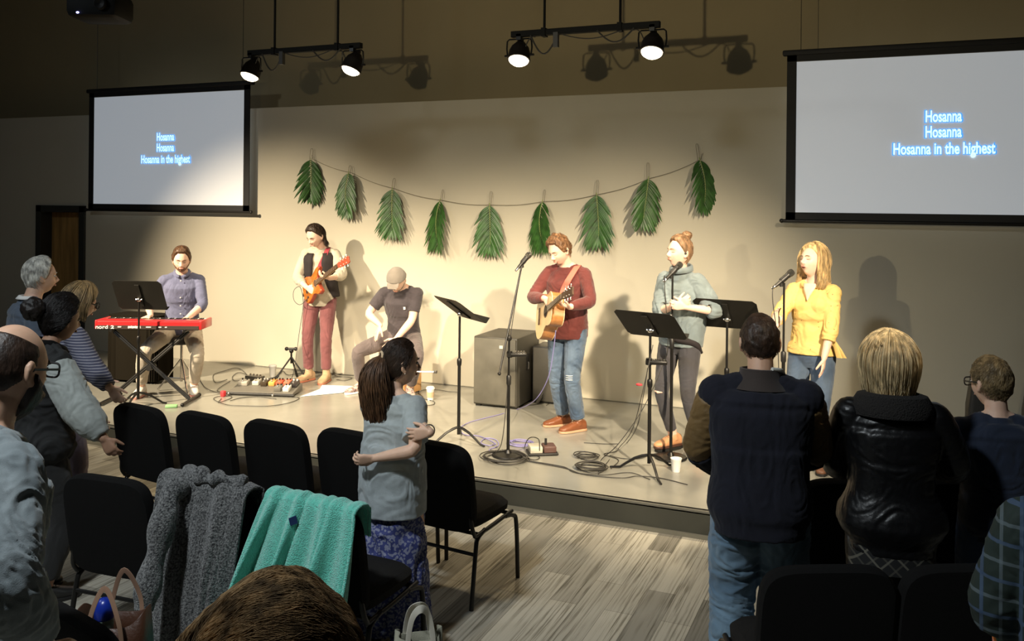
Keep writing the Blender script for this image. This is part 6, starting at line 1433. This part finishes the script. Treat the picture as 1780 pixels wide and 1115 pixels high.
q = MB(); pts = smooth_path([atd(318, 842, 4.02), atd(298, 856, 3.96), atd(286, 900, 3.90), atd(272, 960, 3.86), atd(258, 1020, 3.83), atd(250, 1062, 3.81)], 7)
q.tube(pts, [0.050 + 0.008*math.sin(i*0.5) for i in range(len(pts))], 16); so = link('sleeve', fuse(q, 0.007, 2, lambda co, no: 0.006*fbm(co*np.array([20, 20, 9]), 3), 'sleeve'), kn, car, True, 0, 0)
q = MB(); pts = smooth_path([A(-2.99, 3.23, 0.905), A(-2.90, 3.17, 0.935), A(-2.80, 3.15, 0.925), A(-2.72, 3.15, 0.935), A(-2.62, 3.18, 0.915)], 6); q.tube(pts, [0.030 + 0.012*math.sin(i*0.9) for i in range(len(pts))], 14)
link('collar', fuse(q, 0.007, 2, lambda co, no: 0.006*fbm(co*20, 3), 'collar'), kn, car, True, 0, 0)

# ================================================================== BAGS
# white tote on the floor
tl = A(*atz(722, 1190, 0.0)[:3]); tb_ = atd(727, 1150, 3.42)*A(1, 1, 0)
root = empty('tote_bag', tb_, YAW + 0.25); root.scale = (0.75, 0.85, 1.15); tag(root, 'pale canvas tote bag with cream straps on the floor beside a chair', 'bag')
cv = mat('canvas_pale', (0.30, 0.29, 0.22), 0.9, bump=0.4, bscale=250, var=0.12, vscale=8); ct = mat('canvas_strap', (0.72, 0.68, 0.58), 0.85)
n = 60; rows = []
for z, w, d in ((0.0, 0.16, 0.075), (0.02, 0.175, 0.085), (0.15, 0.17, 0.085), (0.28, 0.15, 0.07), (0.38, 0.125, 0.055), (0.44, 0.11, 0.045)):
    rows.append([A(w*np.sign(math.cos(t))*abs(math.cos(t))**0.6 + 0.01*math.sin(9*t+z*20), d*np.sign(math.sin(t))*abs(math.sin(t))**0.7*(1+0.15*math.sin(5*t+z*15)), z + (0.03*abs(math.cos(t))**3 if z > 0.4 else 0)) for t in np.linspace(0, 2*math.pi, n+1)[:-1]])
q = MB(); q.grid(np.array(rows).transpose(1, 0, 2), True); q.F.append(tuple(range(0, n*6, 6))); o = q.build('bag_body', cv, root, True, 0, 0); md = o.modifiers.new('t', 'SOLIDIFY'); md.thickness = 0.004
for s in (-1, 1):
    pts = smooth_path([A(-0.07, s*0.047, 0.30), A(-0.065, s*0.050, 0.42), A(-0.045, s*0.04-0.02, 0.52), A(0.0, s*0.02-0.05, 0.555), A(0.045, s*0.03-0.02, 0.52), A(0.07, s*0.050, 0.42), A(0.075, s*0.047, 0.30)], 6)
    strap_path('strap', pts, [A(0, s, 0.3)]*len(pts), 0.026, ct, root)
# brown handbag with bottle
hb_ = atd(198, 1135, 3.42)*A(1, 1, 0) ; hz0 = 0.0
root = empty('handbag', (hb_[0], hb_[1], 0), YAW); root.scale = (1, 1, 1.3); tag(root, 'dark brown open leather handbag on the floor at the bottom left', 'bag')
lt = mat('leather_brown', (0.060, 0.022, 0.010), 0.45, bump=0.2, bscale=90); rows = []
for z, w, d in ((0.0, 0.13, 0.08), (0.02, 0.15, 0.09), (0.2, 0.155, 0.09), (0.36, 0.14, 0.08), (0.43, 0.13, 0.075)):
    rows.append([A(w*np.sign(math.cos(t))*abs(math.cos(t))**0.5, d*np.sign(math.sin(t))*abs(math.sin(t))**0.6, z + (0.04*abs(math.cos(t))**2 if z > 0.4 else 0)) for t in np.linspace(0, 2*math.pi, n+1)[:-1]])
q = MB(); q.grid(np.array(rows).transpose(1, 0, 2), True); q.F.append(tuple(range(0, n*5, 5))); o = q.build('bag_body', lt, root, True, 0, 0); md = o.modifiers.new('t', 'SOLIDIFY'); md.thickness = 0.006
for s in (-1, 1):
    pts = smooth_path([A(-0.06, s*0.08, 0.36), A(-0.05, s*0.10, 0.46), A(0.0, s*0.085, 0.55), A(0.06, s*0.10, 0.46), A(0.07, s*0.08, 0.34)], 7); strap_path('strap', pts, [A(0, s, 0.2)]*len(pts), 0.018, mat('strap_tan', (0.34, 0.20, 0.13), 0.5), root)
root = empty('water_bottle', (hb_[0]-0.02, hb_[1]-0.03, 0.41), YAW); tag(root, 'clear water bottle with a blue domed cap standing in the brown handbag', 'bottle')
MB().lathe([(0.0, 0), (0.032, 0), (0.035, 0.01), (0.035, 0.15), (0.033, 0.17), (0.0, 0.17)], (0, 0, 0), None, 24).build('bottle_body', mat('bottle_frosted', (0.25, 0.33, 0.28), 0.25, spec=0.6), root)
MB().lathe([(0.034, 0.165), (0.036, 0.17), (0.036, 0.20), (0.030, 0.225), (0.015, 0.24), (0, 0.243)], (0, 0, 0), None, 24).build('cap', mat('cap_blue', (0.01, 0.03, 0.30), 0.3), root)

# tie dye cloth over the arm at the right edge
tdl = P.wrL*0.55 + P.elL*0.45; q = MB(); q.ell(tdl + A(0, 0.0, -0.08), (0.09, 0.10, 0.16)); q.ell(tdl + A(0.03, 0.06, -0.16), (0.08, 0.09, 0.14))
o = link('folded_blanket', fuse(q, 0.008, 2, lambda co, no: 0.012*fbm(co*12, 3), 'folded_blanket'), tbm, None, True, 0, 0)
o.matrix_world = P.root.matrix_basis.copy(); tag(o, 'multicoloured tie dye cloth carried over the arm at the bottom right corner', 'cloth')

# ================================================================== STAGE FLOOR THINGS
def cup(px, py, label, lid=True, sleeve=True, h=0.12, col=None, d=None):
    loc = atz(px, py, ST); root = empty('paper_cup', loc); tag(root, label, 'cup', 'paper cups on the stage')
    MB().lathe([(0.0, 0), (0.029, 0), (0.030, 0.004), (0.040, h-0.01), (0.043, h-0.006), (0.043, h), (0.038, h), (0.030, 0.02), (0, 0.015)], (0, 0, 0), None, 28).build('cup', M['white_plastic'], root)
    if lid: MB().lathe([(0.044, h-0.006), (0.0445, h+0.004), (0.038, h+0.010), (0.037, h+0.016), (0.0, h+0.014)], (0, 0, 0), None, 28).build('lid', M['white_plastic'], root)
    if sleeve: MB().lathe([(0.0335, 0.030), (0.0395, 0.085), (0.0405, 0.085), (0.0345, 0.030)], (0, 0, 0), None, 28).build('sleeve', mat('cup_sleeve', (0.55, 0.40, 0.25), 0.8), root)
cup(748, 696, 'white lidded coffee cup with a tan sleeve, standing right of the cajon'); cup(474, 655, 'plain white cup standing by the wall left of the guitar stand', sleeve=False); cup(1175, 820, 'small white cup at the feet of the grey sweater singer', lid=False, sleeve=False, h=0.10)

# guitar stands
def guitar_stand(px, py, label, m, hgt=0.40):
    loc = atz(px, py, ST); root = empty('guitar_stand', loc, YAW); tag(root, label, 'guitar stand', 'folding guitar stands')
    q = MB(); q.tube([(0, 0, hgt*0.55), (0, 0, hgt)], 0.011, 8); q.ell((0, 0, hgt*0.93), 0.025); q.build('upright', m, root)
    q = MB(); q.tube([(-0.05, -0.01, hgt), (0.05, -0.01, hgt)], 0.014, 8); q.ell((-0.05, -0.01, hgt), 0.022); q.ell((0.05, -0.01, hgt), 0.022); q.build('cradle', M['black_plastic'], root)
    for (x, y) in ((-0.17, -0.10), (0.19, -0.02), (0.02, 0.20)):
        q = MB(); q.tube([(0, 0, hgt*0.75), (x, y, 0.012)], 0.009, 8); q.tube([(x*0.72, y*0.72, hgt*0.22), (x, y, 0.014)], 0.015, 8); q.build('leg', m, root)
guitar_stand(506, 663, 'black folding guitar stand left of the electric guitarist', M['black_metal'], 0.36)
guitar_stand(962, 700, 'folding guitar stand with silver legs behind the acoustic guitarist', M['grey_metal'], 0.36)

# pedalboard with pedals
pb = atz(462, 684, ST); root = empty('pedalboard', pb, YAW - 0.12); tag(root, 'grey angled pedalboard on the floor left of the electric guitarist', 'pedalboard')
q = MB(); 
Vb = [(-0.34, -0.13, 0.012), (0.34, -0.13, 0.012), (0.34, 0.15, 0.012), (-0.34, 0.15, 0.012), (-0.34, -0.13, 0.035), (0.34, -0.13, 0.035), (0.34, 0.15, 0.09), (-0.34, 0.15, 0.09)]
q.add(Vb, [(3, 2, 1, 0), (4, 5, 6, 7), (0, 1, 5, 4), (1, 2, 6, 5), (2, 3, 7, 6), (3, 0, 4, 7)]); q.build('frame', mat('pedalboard_grey', (0.13, 0.12, 0.10), 0.5), root, False, 0.004)
q = MB(); q.tube([(-0.36, -0.15, 0.02), (0.36, -0.15, 0.02)], 0.014, 10); q.build('front_rail', M['black_plastic'], root)
for x in (-0.33, 0.14): MB().ell((x, -0.165, 0.02), 0.014).build('rail_screw', M['chrome'], root)
sl_ = math.atan2(0.055, 0.28)
Rp = np.array(Matrix.Rotation(sl_, 3, 'X'))
plist = [(-0.26, 0.06, 0.10, 0.09, (0.45, 0.42, 0.36), 'pale grey'), (-0.13, 0.085, 0.07, 0.10, (0.62, 0.60, 0.52), 'white'), (-0.035, 0.07, 0.065, 0.11, (0.05, 0.035, 0.02), 'black with gold front'), (0.045, 0.085, 0.065, 0.11, (0.70, 0.38, 0.10), 'orange'), (0.125, 0.085, 0.065, 0.11, (0.55, 0.10, 0.05), 'red'), (0.205, 0.09, 0.065, 0.11, (0.60, 0.15, 0.09), 'coral'), (0.285, 0.07, 0.075, 0.12, (0.025, 0.02, 0.02), 'black'), (0.16, -0.05, 0.07, 0.10, (0.15, 0.14, 0.12), 'dark grey'), (0.25, -0.05, 0.065, 0.10, (0.70, 0.68, 0.62), 'cream')]
for x, y, w, d_, c_, nm in plist:
    z = 0.035 + (y+0.13)/0.28*0.055; wpos = Matrix.Translation(tuple(pb)) @ Matrix.Rotation(YAW-0.12, 4, 'Z') @ Matrix.Translation((x, y, z)) @ Matrix.Rotation(sl_, 4, 'X')
    pr = empty('effects_pedal'); pr.matrix_world = wpos; tag(pr, nm + ' effects pedal on the grey pedalboard', 'pedal', 'effects pedals on the pedalboard')
    MB().box((0, 0, 0.022), (w, d_, 0.044), None, 0.006).build('case', mat('pedal_'+nm.split()[0], c_, 0.4), pr)
    for s in (-1, 1): MB().lathe([(0.009, 0), (0.008, 0.014), (0, 0.015)], (s*w*0.25, d_*0.28, 0.044), None, 12).build('knob', M['black_plastic'] if sum(c_) > 0.3 else M['white_plastic'], pr)
    MB().lathe([(0.009, 0), (0.009, 0.008), (0.006, 0.012), (0, 0.012)], (0, -d_*0.30, 0.044), None, 12).build('footswitch', M['chrome'], pr)
fp = atz(443, 662, ST); root = empty('footswitch_unit', fp, YAW - 0.45); tag(root, 'small silver footswitch box with knobs behind the pedalboard', 'pedal')
MB().box((0, 0, 0.03), (0.20, 0.10, 0.05), None, 0.006).build('case', M['grey_metal'], root)
for k in range(4): MB().lathe([(0.011, 0), (0.009, 0.02), (0, 0.021)], (-0.07+0.047*k, 0.01, 0.055), None, 12).build('knob', M['chrome'], root)
rt_ = atz(388, 690, ST); o = MB().box((0, 0, 0.03), (0.045, 0.045, 0.06), None, 0.01).build('tape_roll', M['red_tape']); o.location = tuple(rt_); tag(o, 'small bright red block on a cable left of the pedalboard', 'tape')
gt = atz(298, 709, ST); o = MB().box((0, 0, 0.014), (0.11, 0.06, 0.028), None, 0.008).build('tuner', mat('pale_green', (0.30, 0.55, 0.25), 0.5)); o.location = tuple(gt); o.rotation_euler = (0, 0, YAW+0.2); tag(o, 'small pale green box at the foot of the keyboard stand', 'tuner')
sp = [atz(x, y, ST+0.004) for x, y in ((522, 690), (596, 683), (618, 672), (560, 670), (556, 677))]; c_ = sum(sp)/5; q = MB(); q.add([p-c_ for p in sp] + [p-c_+A(0, 0, 0.002) for p in sp], [(4, 3, 2, 1, 0), (5, 6, 7, 8, 9)] + [(i, (i+1) % 5, 5+(i+1) % 5, 5+i) for i in range(5)]); o = q.build('song_sheets', M['paper'], None, False); o.location = tuple(c_); tag(o, 'white sheets of paper lying on the stage between guitarist and drummer', 'paper')
# direct box
db = atz(942, 789, ST); root = empty('direct_box', db, YAW + 0.15); tag(root, 'small black and silver box with a plugged cable on the stage floor', 'audio box')
MB().box((0, 0, 0.012), (0.24, 0.16, 0.018), None, 0.006).build('base', M['black_plastic'], root); MB().box((-0.055, 0, 0.045), (0.10, 0.13, 0.05), None, 0.006).build('silver_half', mat('box_cream', (0.5, 0.47, 0.38), 0.4), root); MB().box((0.055, 0, 0.045), (0.10, 0.13, 0.05), None, 0.006).build('dark_half', mat('box_brown', (0.10, 0.05, 0.04), 0.4), root)
MB().tube([(0.03, 0.0, 0.06), (0.03, 0, 0.12)], 0.010, 10).build('plug', M['black_plastic'], root)

# cables
def cable(pts, label, m='cable', r=0.0035, group='black cables', lift=0.006, name='cable'):
    P3 = [atz(p[0], p[1], ST+lift) if len(p) == 2 else atd(*p) for p in pts]; o = MB().tube(smooth_path(P3, 8), r, 6).build(name, M[m]); tag(o, label, 'cable', group); return o
def coil(px, py, r, turns, label, m='cable', group='coiled cables', seed=1):
    rg = random.Random(seed); c = atz(px, py, ST); pts = []
    for i in range(turns*20):
        t = i/20; a = 2*math.pi*t; rr = r*(1+0.10*math.sin(t*5.1+seed)+0.05*rg.uniform(-1, 1)*0.3); pts.append(c + A(rr*math.cos(a)*1.15 + 0.012*math.sin(t*3.3), rr*math.sin(a) + 0.012*math.cos(t*2.7), 0.005 + 0.006*min(t, 4) + 0.003*math.sin(a*2+t)))
    o = MB().tube(pts, 0.0042, 6).build('coiled_cable', M[m]); tag(o, label, 'cable', group)
coil(878, 799, 0.15, 6, 'messy coil of black cable round the base of the boom microphone stand', seed=2)
coil(1020, 796, 0.075, 4, 'small coil of black cable on the floor, the further of the two', seed=3)
coil(1028, 816, 0.095, 6, 'larger coil of black cable nearest the stage edge', seed=4)
coil(905, 773, 0.085, 3, 'coil of purple cable beside the small audio box', 'cable_purple', 'purple cables', 5)
cable([(905, 800), (950, 808), (985, 815), (1010, 824), (1045, 829), (1085, 831), (1110, 828), (1150, 832), (1195, 843)], 'long black cable running along the stage edge to the right')
cable([(900, 798), (930, 803), (980, 812), (1000, 822), (1050, 826), (1095, 822), (1130, 834)], 'second black cable beside the long one along the stage edge', r=0.003)
cable([(966, 575, 7.2), (962, 610, 7.25), (955, 650, 7.3), (942, 680, 7.4), (925, 700, 7.6), (900, 712), (868, 721), (840, 728), (815, 735), (800, 745), (808, 756), (830, 758), (850, 765), (862, 772)], 'pale purple cable curving from the acoustic guitar down to the stage floor', 'cable_purple', 0.004, 'purple cables')
cable([(862, 772), (850, 775), (836, 770), (845, 762), (862, 765), (866, 775), (850, 783), (870, 790)], 'loose loops of purple cable left of the boom stand', 'cable_purple', 0.004, 'purple cables')
cable([(938, 784, 6.35), (936, 764, 6.35), (920, 762, 6.4), (912, 778), (915, 795), (930, 800), (938, 795), (925, 790)], 'black cable arching out of the small audio box')
cable([(1126, 640, 6.5), (1118, 690, 6.5), (1108, 740, 6.5), (1090, 770), (1070, 785), (1050, 790), (1075, 800), (1062, 815)], 'black cable hanging from the mixer on the music stand with white sheets')
cable([(1135, 600, 6.6), (1122, 660, 6.55), (1100, 745, 6.6), (1075, 780), (1055, 805), (1040, 825)], 'second black cable hanging beside the music stand with white sheets', r=0.003)
cable([(1060, 792), (1080, 797), (1110, 798), (1135, 790), (1158, 787)], 'thin black cable on the floor right of the coils', r=0.003)
for k, (pts, w) in enumerate([([(345, 655), (352, 668), (360, 676), (378, 683), (395, 686), (402, 692), (380, 700), (385, 693)], 'from the piano to the red block'), ([(400, 688), (378, 690), (372, 695), (395, 704), (430, 706), (470, 706), (505, 700), (520, 692), (500, 690)], 'sweeping in front of the pedalboard'), ([(395, 660), (375, 665), (371, 652), (390, 645), (408, 640), (420, 643), (432, 655)], 'looping behind the pedalboard by the wall'), ([(430, 652), (415, 648), (404, 655), (408, 662), (425, 660), (440, 656)], 'small loop behind the footswitch box'), ([(400, 663), (385, 672), (378, 680), (400, 684), (410, 686)], 'short run left of the pedalboard'), ([(455, 660), (475, 657), (487, 650), (492, 645), (500, 652), (515, 650), (530, 648)], 'from the footswitch box to the guitar stand'), ([(500, 668), (505, 660), (525, 657), (540, 655)], 'behind the boots of the electric guitarist'), ([(575, 650), (590, 655), (612, 657), (600, 662), (585, 660)], 'on the floor between guitarist and drummer'), ([(400, 697), (420, 692), (450, 690), (480, 694)], 'across the front of the pedalboard'), ([(735, 690), (728, 683), (738, 678), (760, 678), (780, 681), (800, 682)], 'behind the coffee cup'), ([(700, 702), (725, 706), (752, 704), (754, 698), (738, 694), (733, 688)], 'curling in front of the coffee cup'), ([(890, 700), (900, 705), (935, 703), (960, 697), (950, 705)], 'by the foot of the subwoofer'), ([(1015, 770), (1050, 772), (1075, 772)], 'short stretch near the small coil')]):
    cable(pts, 'black cable ' + w, r=0.0032)
o = MB().ell((0, 0, 0), (0.025, 0.012, 0.010)).build('cable_clip', M['red_tape']); o.location = tuple(atd(1111, 669, 6.5)); tag(o, 'small red clip hanging on a cable by the music stand', 'clip')
